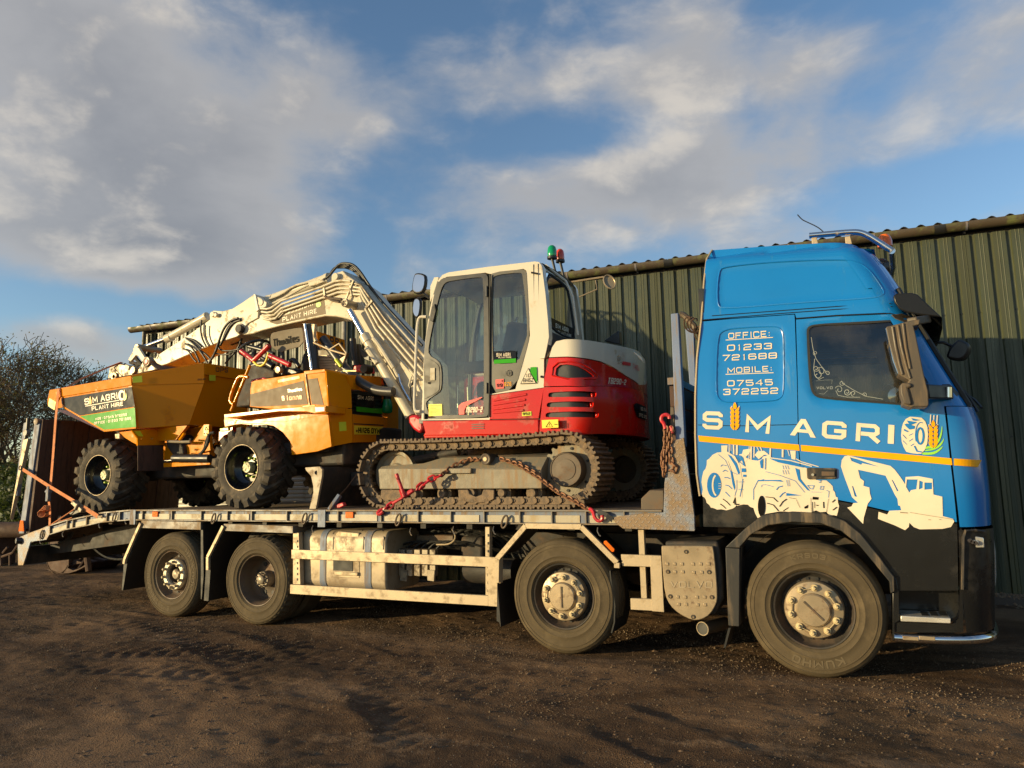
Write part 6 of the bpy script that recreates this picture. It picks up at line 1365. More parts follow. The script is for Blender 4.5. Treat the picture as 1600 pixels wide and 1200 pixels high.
def wpanel(out, W_, holes=(), off=0., step=.05, lip=.02, emboss=(), bulge=None):
    f = W_.m3(off); m = panel(out, lambda x, z: 0, holes=holes, step=step, lip=0)
    em = lambda x, z: sum(-d*max(0, min(1, (sdist((x, z), P_)+w/2)/w)) for P_, d, w in emboss)
    vs = []
    for v in m.v:
        q, n = f(v.x, v.z); vs.append(q+n*(em(v.x, v.z)+(bulge(v.x, v.z) if bulge else 0)))
    cnt = {}
    for fc_ in m.f:
        for i in range(len(fc_)):
            e = (fc_[i], fc_[(i+1) % len(fc_)]); cnt.setdefault(tuple(sorted(e)), []).append(e)
    m2 = MB(); nf = list(m.f); mp = {}
    if lip:
        for l in cnt.values():
            if len(l) == 1:
                a, b = l[0]
                for q in (a, b):
                    if q not in mp: _, n = f(m.v[q].x, m.v[q].z); mp[q] = len(vs); vs.append(vs[q]-n*lip)
                nf.append((b, a, mp[a], mp[b]))
    m2.add(vs, nf); return m2
def wt(cr, l, W_=HW): return [W_.inv(*cr.xy(u, v)) for u, v in l]
rs = HW.x0+HW.L
cap = wt(cEr, [(133, 205), (150, 150), (172, 118), (215, 108), (300, 108), (430, 126), (540, 148), (600, 170), (640, 195)])+[(HW.x0+HW.L, HW.inv(*cEr.xy(642, 200))[1])]+wt(cEr, [(635, 352), (560, 308), (480, 255), (420, 228), (350, 213)])
zcr = HW.inv(*cEr.xy(650, 362))[1]; cap = cap[:10]+[(rs, zcr)]+cap[10:]
EP(wpanel(cap, HW, step=.05), 'engine_cover', CREAM, smooth=50); 
vent = smooth_poly(wt(cEr, [(165, 318), (175, 250), (240, 244), (320, 262), (378, 305), (378, 316), (250, 322)]), 1)
up_ = wt(cEr, [(132, 210), (350, 219), (420, 234), (480, 261), (560, 314), (634, 358)])+[(rs, zcr-.006)]+[(rs, wt(cEr, [(655, 395)])[0][1])]+wt(cEr, [(640, 388), (560, 373), (300, 367), (102, 366), (108, 310)])
o = EP(wpanel(up_, HW, holes=[vent], step=.05, emboss=[]), 'side_cover', REDP, smooth=50); mirE(o)
o = EP(wpanel(vent, HW, off=-.02, lip=0), 'side_vent', DKP); mirE(o)
em = smooth_poly(wt(cEr, [(148, 330), (158, 238), (250, 228), (340, 248), (400, 305), (395, 330)]), 1)
m = MB(); f = HW.m3(.003); l = [f(*p)[0] for p in em]; m.tube(l, .009, 6, closed=True); EP(m, 'vent_rim', REDP, smooth=60)
slots = [smooth_poly(wt(cEr, [(a, b-13), (a+20, b-17), (c-6, b-17), (c+3, b-10), (c, b+12), (c-15, b+15), (a, b+13), (a-6, b)]), 1) for a, b, c in ((133, 415, 375), (125, 470, 362), (118, 526, 388))]
zlo = wt(cEr, [(640, 628)])[0][1]
lo_ = wt(cEr, [(104, 371), (300, 372), (560, 378), (640, 398)])+[(rs, wt(cEr, [(655, 404)])[0][1])]+[(rs, zlo+.05)]+wt(cEr, [(690, 590), (650, 622), (600, 630), (300, 633), (82, 632), (80, 600), (92, 480)])
bul = lambda x, z: .05*max(0, min(1, (x-(-1.95))/.35))*max(0, 1-abs((z-(zlo+.25))/.34)**3)
EP(wpanel(lo_, HW, holes=slots, step=.05, bulge=bul), 'counterweight', REDP, smooth=50); 
o = EP(wpanel([(-2.28, zlo-.03), (rs, zlo-.03), (rs, zlo+.012), (-2.28, zlo+.012)], HW, off=.012, step=.08), 'lower_edge_strip', REDP, smooth=50); mirE(o)
for s_ in slots: EP(wpanel([tuple(p) for p in s_], HW, off=-.025, lip=0), 'side_slot', DKP)
for a, b, c in ((365, 418, 448), (360, 472, 435), (388, 526, 410)):
    q0, q1 = [HW.m3(.006)(*t)[0] for t in wt(cEr, [(a, b), (c, b)])]; EP(MB().beam(q0, q1, .055 if c < 440 else .05, .02), 'slot_trim', REDP, bevel=.006)
# far half, back and top
m = MB(); f = HW.m3(-.004); vs = []; k = 10
tl = list(np.linspace(-2.28, HW.x0, 5))+list(np.linspace(HW.x0, rs, 9))[1:]
zt0 = lambda t: np.interp(t, [p[0] for p in sorted(cap[:10])], [p[1] for p in sorted(cap[:10])])
zb0 = zlo
vs = []
for t in tl:
    q, n = f(t, 0); y2 = 2*EY-q.y; vs += [(q.x, y2, zb0), (q.x, y2, zcr), (q.x, y2, zt0(t)-.005)]
m.add(vs, [(3*i, 3*i+3, 3*i+4, 3*i+1) for i in range(len(tl)-1)]); mc_ = MB().add(vs, [(3*i+1, 3*i+4, 3*i+5, 3*i+2) for i in range(len(tl)-1)]); EP(mc_, 'far_engine_cover', CREAM, smooth=50, recalc=False)
EP(m, 'far_side_cover', REDP, smooth=50, recalc=False)
m = MB(); f = HW.m3(0); vs = []; ny = 7
for t in tl:
    q, n = f(t, 0); z = zt0(t)-.005
    for j in range(ny): w = j/(ny-1); vs.append((q.x-.0, q.y+(2*EY-2*q.y)*w, z+.03*math.sin(math.pi*w)**.5 if t < rs-.05 else z))
m.add(vs, [(i*ny+j, i*ny+j+1, (i+1)*ny+j+1, (i+1)*ny+j) for i in range(len(tl)-1) for j in range(ny-1)]); EP(m, 'engine_cover_top', CREAM, smooth=60, recalc=False)
m = MB().bb(-2.27, -2.2, YH+.03, 2*EY-YH-.03, zb0, 2.95); EP(m, 'firewall', FRM)
m = MB().prism([cEr(u, v, .80) for u, v in ((600, 172), (645, 205), (652, 235), (630, 210), (600, 180))], .1); EP(m, 'rear_handle', CREAM, bevel=.006)
m = MB().prism([PY(881+(u-0)/3.87, 390+v/3.87, 1.5) for u, v in ((240, 552), (330, 488), (338, 572))], .12); EP(m, 'exhaust_fin', DKP, bevel=.01)
# decks and skirts
m = MB().prism([cEc(u, v, YH-.01) for u, v in ((143, 1047), (805, 1036), (808, 1122), (148, 1132), (160, 1110))], .05); sk = EP(m, 'side_skirt', REDP, bevel=.01)
m = MB().bb(-3.60, -2.2, YH+.03, 2*EY-YH-.03, 2.03, 2.13); EP(m, 'deck_frame', FRM, bevel=.01)
m = MB().prism([cEc(u, v, YH-.005) for u, v in ((150, 1128), (806, 1126), (806, 1137), (160, 1142))], .10); EP(m, 'lower_edge_strip', REDP, bevel=.003)
m = MB().prism([cEc(u, v, YH+.02) for u, v in ((155, 1140), (325, 1145), (325, 1165), (235, 1165), (230, 1158), (160, 1152))], .10); EP(m, 'tow_eye_plate', REDP, bevel=.003)
m = MB().bb(-3.80, -2.3, 1.42, 2*EY-YH, 2.13, 2.75); EP(m, 'right_hand_cover', REDP, bevel=.06); m = MB().bb(-3.70, -2.3, 1.45, 2*EY-YH-.03, 2.752, 2.9); EP(m, 'right_hand_cover', CREAM, bevel=.05)
# --- cab
YC = .285
def ce(l, Y=YC): return [cEc(u, v, Y) for u, v in l]
def exz(l): return xz(ce(l))
SY = lambda x, z: YC+.02*max(0, (z-3.2))**1.5*2
out = exz([(140, 1042), (146, 900), (152, 720), (162, 590), (178, 470), (204, 325), (225, 255), (255, 215), (290, 200), (520, 168), (780, 138), (806, 142), (822, 166), (845, 330), (860, 490), (864, 570), (850, 640), (836, 700), (836, 856), (530, 898), (528, 1040)])
hole = exz([(152, 1038), (160, 700), (170, 590), (190, 470), (222, 310), (245, 248), (280, 226), (500, 202), (530, 210), (718, 180), (734, 192), (757, 560), (735, 650), (674, 866), (532, 894), (524, 1030)])
EP(panel(out, SY, holes=[hole], step=.1, lip=.09), 'cab_frame', CREAM, smooth=40)
dfo = smooth_poly(exz([(160, 1036), (156, 900), (155, 720), (164, 590), (186, 465), (218, 300), (240, 248), (272, 228), (480, 206), (508, 210), (520, 240), (524, 600), (524, 1000), (510, 1028)]), 1)
gld = smooth_poly(exz([(186, 1012), (166, 955), (172, 930), (240, 885), (256, 862), (256, 742), (240, 706), (182, 672), (182, 620), (222, 420), (250, 300), (270, 262), (300, 250), (470, 226), (492, 238), (496, 500), (496, 1000), (486, 1014)]), 1)
dr = EP(panel(dfo, SY, holes=[gld], step=.1, lip=.03, off=.006), 'cab_door', DKP, smooth=40, label='black framed glass cab door')
EP(panel(gld, SY, step=.3, lip=0, off=-.006), 'door_glass', EGLASS, parent=dr, smooth=0, recalc=False)
EP(panel(smooth_poly(exz([(160, 700), (182, 692), (232, 720), (246, 748), (246, 864), (234, 884), (165, 922), (160, 915)]), 1), SY, step=.2, lip=.01, off=.012), 'latch_panel', GREYP, parent=dr)
EP(panel(exz([(196, 748), (222, 746), (222, 816), (196, 818)]), SY, step=.2, lip=.006, off=.022), 'door_handle', REFL, parent=dr)
EP(MB().cyl(cEc(182, 831, YC-.012), cEc(182, 831, YC-.026), .010), 'door_lock', CHROME, parent=dr)
rfo = smooth_poly(exz([(530, 892), (528, 600), (526, 230), (545, 200), (700, 184), (728, 188), (738, 210), (757, 560), (735, 650), (674, 866)]), 1)
rgl = smooth_poly(exz([(546, 700), (541, 240), (560, 216), (695, 201), (716, 212), (748, 540), (722, 620), (690, 718), (560, 724)]), 1)
rf = EP(panel(rfo, SY, holes=[rgl], step=.1, lip=.03, off=.004), 'rear_side_window_frame', GREYP, smooth=40)
EP(panel(rgl, SY, step=.3, lip=0, off=-.006), 'window_glass', EGLASS, parent=rf, smooth=0, recalc=False)
EP(panel(exz([(530, 902), (836, 860), (806, 1032), (530, 1036)]), SY, step=.08, lip=.02, off=.006), 'vent_panel', REDP)
for k, (a, b, c, d) in enumerate((((548, 930), (738, 895), 0, 0), ((548, 955), (732, 925), 0, 0), ((548, 980), (728, 955), 0, 0), ((548, 1000), (722, 985), 0, 0))):
    EP(MB().beam(cEc(a[0], a[1], YC-.010), cEc(b[0], b[1], YC-.010), .022, .012), 'louvre', REDP, bevel=.004)
EP(MB().tube([cEc(530, 215, YC-.015), cEc(527, 600, YC-.015), cEc(525, 1025, YC-.015)], .008, 6), 'door_hinge_line', SEAL)
for v in (310, 860): EP(MB().cyl(cEc(511, v-30, YC-.02), cEc(511, v+30, YC-.02), .012), 'hinge', DKP)
XR = -2.28; Yf = 1.30
def cx(cr, l, X_): return [PX(*cr.xy(u, v), X_) for u, v in l]
topz = cEc(780, 138, YC).z
# far side, front, roof, rear
fo = [(p[0], p[1]) for p in out[:19]]
fo = out[:16]+[out[18]]; 
o = EP(panel(out[:18]+[(out[17][0], 2.15), (out[0][0], 2.15)], lambda x, z: Yf, holes=[hole[:10]+[hole[10], (hole[12][0], hole[12][1]), hole[13], hole[14], hole[15]]], step=.1, lip=-.06), 'cab_frame', CREAM)
EP(panel(hole, lambda x, z: Yf-.01, step=.4, lip=0), 'far_side_glass', EGLASS, smooth=0, recalc=False)
for xq in (cEc(527, 500, YC).x,): EP(MB().bb(xq-.03, xq+.03, Yf-.04, Yf-.0, 2.15, topz-.06), 'pillar', DKP)
rl_ = [out[i] for i in (6, 7, 8, 9, 10)]
m = MB(); vs = []
for x, z in rl_+[out[11]]:
    for j, y in enumerate((YC+.02, YC+.1, .8, 1.2, Yf-.02)): vs.append((x, y, z+(-.012, .012, .03, .015, -.01)[j]))
k = 5; m.add(vs, [(i*k+j, i*k+j+1, (i+1)*k+j+1, (i+1)*k+j) for i in range(5) for j in range(4)]); m.add([Vector(v)-Vector((0, 0, .06)) for v in vs], [(i*k+j, i*k+j+1, (i+1)*k+j+1, (i+1)*k+j) for i in range(5) for j in range(4)])
EP(m, 'cab_roof', CREAM, smooth=50, recalc=False)
fl = [out[i] for i in range(0, 7)]
m = MB()
for y in (YC+.01, Yf-.05): m.tube([(x+.02, y+.02, z) for x, z in fl], .028, 6)
EP(m, 'front_pillar', DKP)
m = MB(); vs = [(x+.01, y, z) for x, z in fl for y in (YC+.03, Yf-.03)]; m.add(vs, [(2*i, 2*i+1, 2*i+3, 2*i+2) for i in range(6)]); EP(m, 'front_glass', EGLASS, smooth=0, recalc=False)
# rear face with big window
ro_ = cx(cEc, [(828, 170), (836, 175), (960, 262), (1000, 420), (1022, 580), (960, 585), (862, 560), (850, 340)], XR)
rr_ = [(YC+.0, 2.2), (YC, topz-.03), (Yf-.02, topz-.05), (Yf-.0, 2.2)]
gw = cx(cEc, [(838, 195), (950, 268), (978, 320), (1014, 578), (960, 572), (884, 525), (868, 480)], XR)
gwr = [(p.y, p.z) for p in gw]
m0 = panel(rr_, lambda x, z: 0, holes=[gwr], step=.15, lip=0); m = MB(); m.add([(XR+.02*0, v.x, v.z) for v in m0.v], m0.f); m.add([(XR-.05, v.x, v.z) for v in m0.v], m0.f); EP(m, 'cab_rear_wall', CREAM, recalc=False)
m = MB().tube([p+Vector((.004, 0, 0)) for p in smooth_poly(gw, 1)], .012, 6, closed=True); EP(m, 'rear_window_seal', SEAL)
m = MB(); m.add(gw, [tuple(range(len(gw)))]); EP(m, 'rear_window', EGLASS, recalc=False, smooth=0)
lb = cx(cEc, [(868, 455), (1004, 520), (1014, 578), (960, 572), (884, 525)], XR+.004); m = MB().add(lb, [tuple(range(5))]); decal(m, 'window_banner', DECB, digger)
def qx(cr, a, b, c, d, X_, off=.004): return quad(*[PX(*cr.xy(*p), X_) for p in (a, b, c, d)], off=off, nrm=(1, 0, 0))
decal(text('SIM AGRI', qx(cEc, (900, 516), (975, 545), (975, 520), (900, 490), XR+.006), t=.2), 'banner_lettering', DECW, digger)
decal(text('PLANT HIRE', qx(cEc, (915, 548), (990, 572), (990, 556), (915, 532), XR+.006), t=.2), 'banner_lettering', DECW, digger)
# roundness at the rear corner
EP(MB().tube([cEc(u, v, YC+.02)+Vector((-.012, .008, 0)) for u, v in ((824, 166), (846, 330), (862, 500), (864, 575))], .022, 10), 'corner_post', CREAM)
# interior
m = MB(); m.bb(-3.15, -2.7, .55, 1.05, 2.35, 2.55); m.beam((-2.78, .8, 2.5), (-2.62, .8, 3.15), .5, .12); st_ = EP(m, 'seat', SEATM, bevel=.05)
for y in (.46, 1.14): m = MB(); m.bb(-3.2, -2.75, y-.05, y+.05, 2.62, 2.74); m.tube([(-3.18, y, 2.72), (-3.2, y, 2.95)], .02, 6); EP(m, 'arm_console', DKP, bevel=.01)
m = MB(); m.tube([(-3.45, .7, 2.15), (-3.45, .72, 2.55)], .012, 6); m.tube([(-3.45, .95, 2.15), (-3.45, .93, 2.55)], .012, 6); EP(m, 'travel_levers', CHROME)
m = MB(); m.bb(-3.7, -2.3, YC+.03, Yf-.03, 2.12, 2.17); m.bb(-2.36, -2.30, YC+.03, Yf-.03, 2.17, 2.6); EP(m, 'cab_floor', DKP)
m = MB(); m.bb(-2.50, -2.34, YC+.06, .6, 2.2, 2.75); EP(m, 'trim_box', M('pale_trim', (.5, .5, .46), .6), bevel=.03)
m = MB(); m.beam((-3.3, 1.18, 2.15), (-2.95, 1.22, 3.35), .03, .03); EP(m, 'wiper_bar', CHROME)
EP(MB().bb(-2.72, -2.55, .75, .95, topz-.16, topz-.10), 'cab_light', REFL)
# labels on the cab and housing
def ED(cr, pts, mat, name='sticker', Y=YC, off=.012, lab=None):
    kk[0] = (kk[0]+1) % 9; m = MB(); m.add([cr(u, v, Y)+Vector((0, -off-kk[0]*.0003, 0)) for u, v in pts], [tuple(range(len(pts)))]); return decal(m, name, mat, digger, label=lab)
def ET_(s, cr, a, b, c, d, mat, Y=YC, off=.016, name='lettering', **k): return decal(text(s, quad(*[cr(*p, Y) for p in (a, b, c, d)], off=off), **k), name, mat, digger)
ED(cEc, [(182, 952), (258, 950), (260, 1016), (184, 1020)], YLAB, off=.006, lab='yellow warning label on the cab door')
m = MB()
for k in range(7): a, b = cEc(190, 960+k*8, YC-.0085), cEc(250-(k % 3)*12, 959+k*8, YC-.0085); m.beam(a, b, .0022, .0004)
EP(m, 'label_lines', DECB)
ED(cEc, [(357, 1012), (355, 962), (372, 945), (488, 910), (488, 916), (400, 962), (388, 985), (388, 1010)], REDV, off=.014)
ET_('TB290-2', cEc, (392, 1000), (490, 997), (494, 965), (398, 970), DECW, t=.22, asp=.6, gap=.12)
ET_('EPS', cEc, (620, 788), (655, 788), (655, 765), (620, 765), DKP, t=.2, asp=.7)
m = MB().tube([cEc(640, 775, YC-.008)+Vector((.030*math.cos(a), 0, .030*math.sin(a))) for a in np.linspace(0, 2*math.pi, 25)[:-1]], .0025, 5, closed=True); EP(m, 'round_mark', DKP)
ED(cEc, [(555, 652), (680, 648), (680, 692), (555, 700)], DECB, off=.010); ED(cEc, [(555, 700), (680, 692), (680, 716), (555, 722)], DECG, off=.010)
ET_('SIM AGRI', cEc, (570, 682), (650, 680), (650, 660), (570, 662), DECW, t=.2); ET_('PLANT HIRE', cEc, (582, 692), (655, 690), (655, 682), (582, 684), DECW, t=.2)
ED(cEc, [(564, 812), (610, 808), (612, 862), (566, 866)], REDV, off=.010); ET_('dB', cEc, (590, 825), (606, 824), (606, 815), (590, 816), DECB, t=.2); ET_('99', cEc, (572, 856), (604, 854), (604, 834), (572, 836), DECB, t=.2, asp=.7)
ET_('8Z6', cEc, (615, 850), (655, 848), (655, 825), (615, 828), DECY, t=.14, asp=.7)
ED(cEc, [(762, 742), (797, 740), (800, 832), (762, 770)], DECG, off=.008); ED(cEc, [(750, 745), (798, 834), (704, 838)], DECB, off=.010); ED(cEc, [(750, 752), (791, 831), (711, 834)], DECW, off=.013)
ET_('10', cEc, (736, 800), (765, 799), (765, 778), (736, 779), DECB, off=.018, t=.14, asp=.8); ET_('BH6Z', cEc, (722, 828), (780, 826), (780, 804), (722, 806), DECB, off=.018, t=.14, asp=.75)
ED(cEc, [(715, 997), (767, 993), (768, 1016), (715, 1020)], YREF, off=.012); ET_('952', cEc, (720, 1014), (762, 1012), (762, 998), (720, 1000), DECB, off=.017, t=.2, asp=.8)
ED(cEc, [(838, 1044), (930, 1040), (932, 1086), (840, 1090)], YLAB, Y=YH, off=.06); m = MB(); 
for l in ([(848, 1080), (866, 1050), (884, 1080), (848, 1080)],): m.tube([cEc(u, v, YH-.064) for u, v in l], .0025, 4)
m.tube([cEc(u, v, YH-.064) for u, v in ((866, 1060), (866, 1074))], .002, 4); m.tube([cEc(u, v, YH-.064) for u, v in ((922, 1052), (922, 1080))], .005, 4); m.tube([cEc(u, v, YH-.064) for u, v in ((895, 1066), (912, 1066))], .003, 4); EP(m, 'warning_symbol', DECB)
for k in range(3): EP(MB().beam(cEc(425, 1066+k*12, YH-.018), cEc(495, 1064+k*12, YH-.018), .008, .003), 'emblem_bar', DKP)
def wtext(s, corners, W_, mat, off=.012, **k):
    q = [Vector((*W_.inv(*cEr.xy(*c)), 0)) for c in corners]
    def f(u, v, kx=0):
        p = q[0]*(1-u)*(1-v)+q[1]*u*(1-v)+q[2]*u*v+q[3]*(1-u)*v; a, n = W_.m3(off+kx*.0004)(p.x, p.y); return a
    return text(s, f, **k)
decal(wtext('TB290-2', ((450, 352), (552, 360), (555, 330), (456, 318)), HW, DECW, t=.2, asp=.62, gap=.12), 'lettering', DECW, digger)
decal(wtext('TAKEU', ((592, 268), (660, 280), (660, 252), (592, 240)), HW, REDV, t=.17, asp=.9, gap=.15), 'lettering', REDV, digger)
decal(wpanel(wt(cEr, [(535, 228), (580, 236), (580, 254), (535, 248)]), HW, off=.008, lip=0), 'red_plate', REDV, digger)
c0 = HW.m3(.012)(*wt(cEr, [(514, 217)])[0])[0]; EP(MB().tube([c0+Vector((.022*math.cos(a), .012*math.cos(a), .035*math.sin(a))) for a in np.linspace(0, 2*math.pi, 21)[:-1]], .006, 6, closed=True), 'fuel_cap_ring', REFL)
EP(MB().cyl(c0, c0+Vector((.004, -.01, 0)), .016), 'fuel_cap', BOARD)
decal(wpanel(smooth_poly(wt(cEr, [(570, 470), (585, 460), (692, 478), (694, 552), (590, 540), (575, 500)]), 0), HW, off=.062, lip=0, bulge=None), 'phone_banner', DECB, digger)
decal(wtext('MOB : 07545', ((604, 500), (692, 506), (692, 488), (604, 480)), HW, DECW, off=.068, t=.18, asp=.75), 'banner_lettering', DECW, digger)
decal(wtext('OFFICE : 01233', ((596, 535), (692, 545), (692, 526), (596, 515)), HW, DECW, off=.068, t=.18, asp=.75), 'banner_lettering', DECW, digger)
decal(wpanel(wt(cEr, [(638, 352), (664, 356), (664, 385), (640, 382)]), HW, off=.008, lip=0), 'warning_label', YLAB, digger)
# grab handles, mirrors, beacons
EP(MB().tube(smooth_poly([cx_ for cx_ in [k4(u, v, YC-.02) for u, v in ((745, 888), (712, 890), (694, 860), (700, 700), (716, 200), (728, 110), (745, 80), (798, 82))]], 2, False), .016, 8), 'grab_rail', CREAM)
def em_mirror(cr, pts, Y0, arm, lab):
    c = sum((cr(u, v, Y0) for u, v in pts), Vector())/len(pts); P_ = smooth_poly([cr(u, v, Y0) for u, v in pts], 1)
    m = MB().prism(P_, .05); o = EP(m, 'mirror', DKP, bevel=.015, label=lab); g_ = [c+(p-c)*.82+Vector((0, -.003, 0)) for p in P_]; MB().prism(g_, .002).build('mirror_glass', MGLASS, o)
    MB().tube([cr(u, v, Y0+.03) for u, v in arm], .012, 6).build('mirror_arm', DKP, o)
em_mirror(cEc, [(95, 215), (110, 203), (150, 208), (166, 225), (160, 290), (140, 322), (100, 325), (80, 300)], .34, [(150, 320), (185, 345), (215, 300)], 'upper oval mirror at the cab front')
em_mirror(cEc, [(95, 350), (120, 343), (135, 360), (130, 430), (120, 462), (100, 460), (86, 420)], .36, [(120, 350), (160, 335), (185, 350), (195, 330)], 'lower round mirror at the cab front')
EP(MB().prism([cEc(u, v, .34) for u, v in ((212, 230), (238, 228), (222, 300), (190, 370), (188, 350), (190, 280))], .03), 'mirror_mount', CREAM, bevel=.004)
EP(MB().prism([cEc(u, v, YC-.02) for u, v in ((188, 475), (205, 485), (222, 420), (215, 380), (200, 400))], .03), 'door_stop', SEAL, bevel=.004)
cH0 = Cr(880, 390, 3.87)
m = MB().tube([cH0(u, v, 2.2) for u, v in ((-30, 215), (40, 197), (245, 165))], .012, 6); m.tube([cH0(u, v, 2.2) for u, v in ((30, 310), (60, 302), (205, 240), (196, 185))], .008, 6); o = EP(m, 'far_mirror_arm', HUBM)
c = cH0(280, 195, 2.2); mm = MB().tube([c+Vector((.05*math.cos(a)-.045*math.sin(a), .03*math.cos(a), .03*math.cos(a)+.085*math.sin(a))) for a in np.linspace(0, 2*math.pi, 21)[:-1]], .010, 6, closed=True); mm.build('mirror_rim', HUBM, o); mm = MB(); mm.add([c+Vector((.045*math.cos(a)-.04*math.sin(a), .03*math.cos(a)+.01, .03*math.cos(a)+.08*math.sin(a))) for a in np.linspace(0, 2*math.pi, 21)[:-1]], [tuple(range(20))]); mm.build('mirror_back', BOARD, o)
for (u, v, mt, lab, yy, sc) in ((928, 105, REDL, 'red beacon on the cab roof', 1.12, .92), (882, 85, GRN, 'green beacon on the cab roof', .98, 1.0)):
    c = cEc(u, v, yy); r = .052*sc
    m = MB().tube([c+Vector((0, 0, z)) for z in (-.055, -.03, .02, .05, .068, .075)], [r*.9, r, r*.95, r*.8, r*.45, .004], 20); b = EP(m, 'beacon', mt, smooth=60, label=lab)
    MB().cyl(c+Vector((0, 0, -.08)), c+Vector((0, 0, -.055)), r*1.05).build('beacon_base', DKP, b); MB().tube([c+Vector((0, 0, -.08)), c+Vector((.03, 0, -.22)), c+Vector((.06, 0, -.40))], [.016, .014, .014], 8).build('beacon_pole', DKP, b)
EP(MB().tube([cEc(u, v, YC+.3) for u, v in ((845, 160), (960, 250), (1000, 340), (1030, 560))], .012, 6), 'rear_grab_rail', CREAM)
EP(MB().tube([cEc(u, v, YC-.01) for u, v in ((765, 203), (800, 210))], .010, 6), 'lamp_bracket', DKP); EP(MB().cyl(cEc(822, 795, YC-.03), cEc(822, 795, YC+.02), .012), 'rubber_stop', DKP)

# --- boom, arm, rams
YB = 1.10; BW = .38
def pb(l, Y=YB): return [PY(x, y, Y) for x, y in l]
boom = [(535.6, 422.5), (541, 429), (552.5, 437), (567, 447), (584, 467.5), (613, 499), (640, 529), (674, 566), (678, 645), (655, 662), (643, 640), (625, 606), (600, 566), (570, 520), (555, 503), (542, 498), (525.5, 494.5), (507.5, 493.8), (473.7, 501), (440, 508.5), (408, 516.6), (395.6, 521.3), (380, 523), (370, 519), (366, 512), (369.7, 503), (390, 495), (412.5, 491), (480, 467.5), (507.5, 449), (517.6, 439.4), (517.6, 431), (525.5, 426)]
EP(MB().prism(pb(boom), BW), 'boom', CREAMD, bevel=.012)
arm_o = [(396, 460), (406, 465), (417, 472), (416, 479), (404, 485), (403, 497), (388, 505), (381, 512), (378, 520), (370, 526), (345, 534), (310, 547), (260, 569), (252, 571), (245, 568), (239, 560), (256, 548), (272, 538), (300, 519), (328, 499), (327, 491), (333, 485), (348, 486), (363, 482), (379, 472)]
EP(MB().prism(pb(arm_o, YB-.02), BW+.04), 'dipper_arm', CREAMD, bevel=.010)
EP(MB().prism(pb([(396, 459), (399, 460), (404, 484), (400, 487)], YB-.035), BW+.07), 'arm_end_plate', CREAM, bevel=.003)
def ram(a, b, c, rr, rb, Y, nm, ea=True):
    A, B, C = [PY(*q, Y) for q in (a, b, c)]; o = EP(MB().cyl(B, C, rb, n=24), nm, CREAMD, smooth=50)
    d = (B-A).normalized(); MB().cyl(A, B+d*.02, rr, n=20).build('ram_rod', CHROME, o); MB().cyl(B-d*.01, B+d*.10, rb*1.14, n=24).build('gland_collar', CREAMD, o); e = (C-B).normalized(); MB().cyl(C-e*.02, C+e*.03, rb*1.1, n=24).build('end_cap', CREAMD, o); return o
ram((547, 485), (569.5, 525), (640, 648), .038, .058, .98, 'boom_ram'); ram((552, 478), (580, 522), (650, 640), .038, .058, 1.60, 'boom_ram')
ram((407, 473), (420, 470), (512, 436), .04, .072, YB+.19, 'arm_ram'); ram((222, 543.5), (261, 529), (322, 495), .034, .056, YB+.19, 'bucket_ram')
def pin(x, y, r, Y0, Y1, nm='pivot_pin', mt=CREAMD, n=24):
    o = EP(MB().cyl(PY(x, y, Y0), PY(x, y, Y0)+Vector((0, Y1-Y0, 0)), r, n=n), nm, mt, bevel=.006); return o
pin(538, 473, .052, .90, 1.72, mt=RIMS); pin(523, 432, .050, YB-.05, YB+BW+.05); pin(372, 513, .060, YB-.07, YB+BW+.07, mt=FRM); pin(372, 513, .075, YB-.05, YB+BW+.05, nm='pivot_boss'); pin(407, 472.5, .045, YB-.03, YB+BW+.03); pin(331, 491, .040, YB-.06, YB+BW+.06); pin(336, 492, .03, YB-.07, YB)
pin(228, 565, .075, YB-.06, YB+BW+.06, nm='link_boss', mt=RIMS); pin(228, 565, .040, YB-.07, YB+BW+.07, mt=REDC); pin(213, 542, .048, YB-.02, YB+BW+.02, nm='link_pin', mt=HUBM)
for q in range(4): c = PY(538, 473, .898)+Vector(((.018, -.018)[q % 2], 0, (.02, -.02)[q//2])); MB().cyl(c, c+Vector((0, -.003, 0)), .009, n=10).build('pin_hole', SEAL, digger)
for Yk in (YB-.04, YB+BW+.0): EP(MB().prism([k1(u, v, Yk) for u, v in ((525, 405), (570, 440), (665, 590), (630, 650), (600, 620), (560, 560), (520, 550), (440, 650), (400, 620), (480, 480), (480, 440))], .04), 'bucket_link', CREAMD, bevel=.006)
EP(MB().prism([k1(u, v, YB-.03) for u, v in ((660, 570), (740, 590), (770, 700), (860, 770), (690, 810), (540, 840), (560, 770), (610, 690))], BW+.06), 'coupler_side', RIMS, bevel=.01)
EP(MB().prism([k1(u, v, YB-.05) for u, v in ((110, 740), (260, 680), (350, 700), (460, 760), (470, 860), (300, 890), (80, 920), (100, 820))], BW+.1), 'quick_coupler', RIMS, bevel=.012)
EP(MB().prism([k1(u, v, YB-.07) for u, v in ((360, 690), (420, 720), (400, 780), (345, 760))], .04), 'coupler_lug', CREAMD, bevel=.004)
EP(MB().lathe([(.03, 0), (.06, 0), (.06, .05), (.03, .05)], k1(175, 880, YB-.08), 20), 'coupler_eye', HUBM); EP(MB().lathe([(0, 0), (.05, 0), (.05, .05), (0, .05)], k1(470, 780, YB-.06), 20), 'coupler_eye', RIMS)
for l in ([(440, 660), (560, 700), (620, 680)], [(280, 690), (330, 720), (360, 700)], [(500, 560), (560, 640), (640, 720)]): EP(MB().tube([k1(u, v, YB+.1) for u, v in l], .03, 8), 'coupler_ram', FRM)
EP(MB().prism([k1(u, v, YB-.022) for u, v in ((1130, 370), (1250, 340), (1270, 380), (1240, 430), (1150, 460), (1120, 430))], .02), 'valve_plate', CREAMD, bevel=.004)
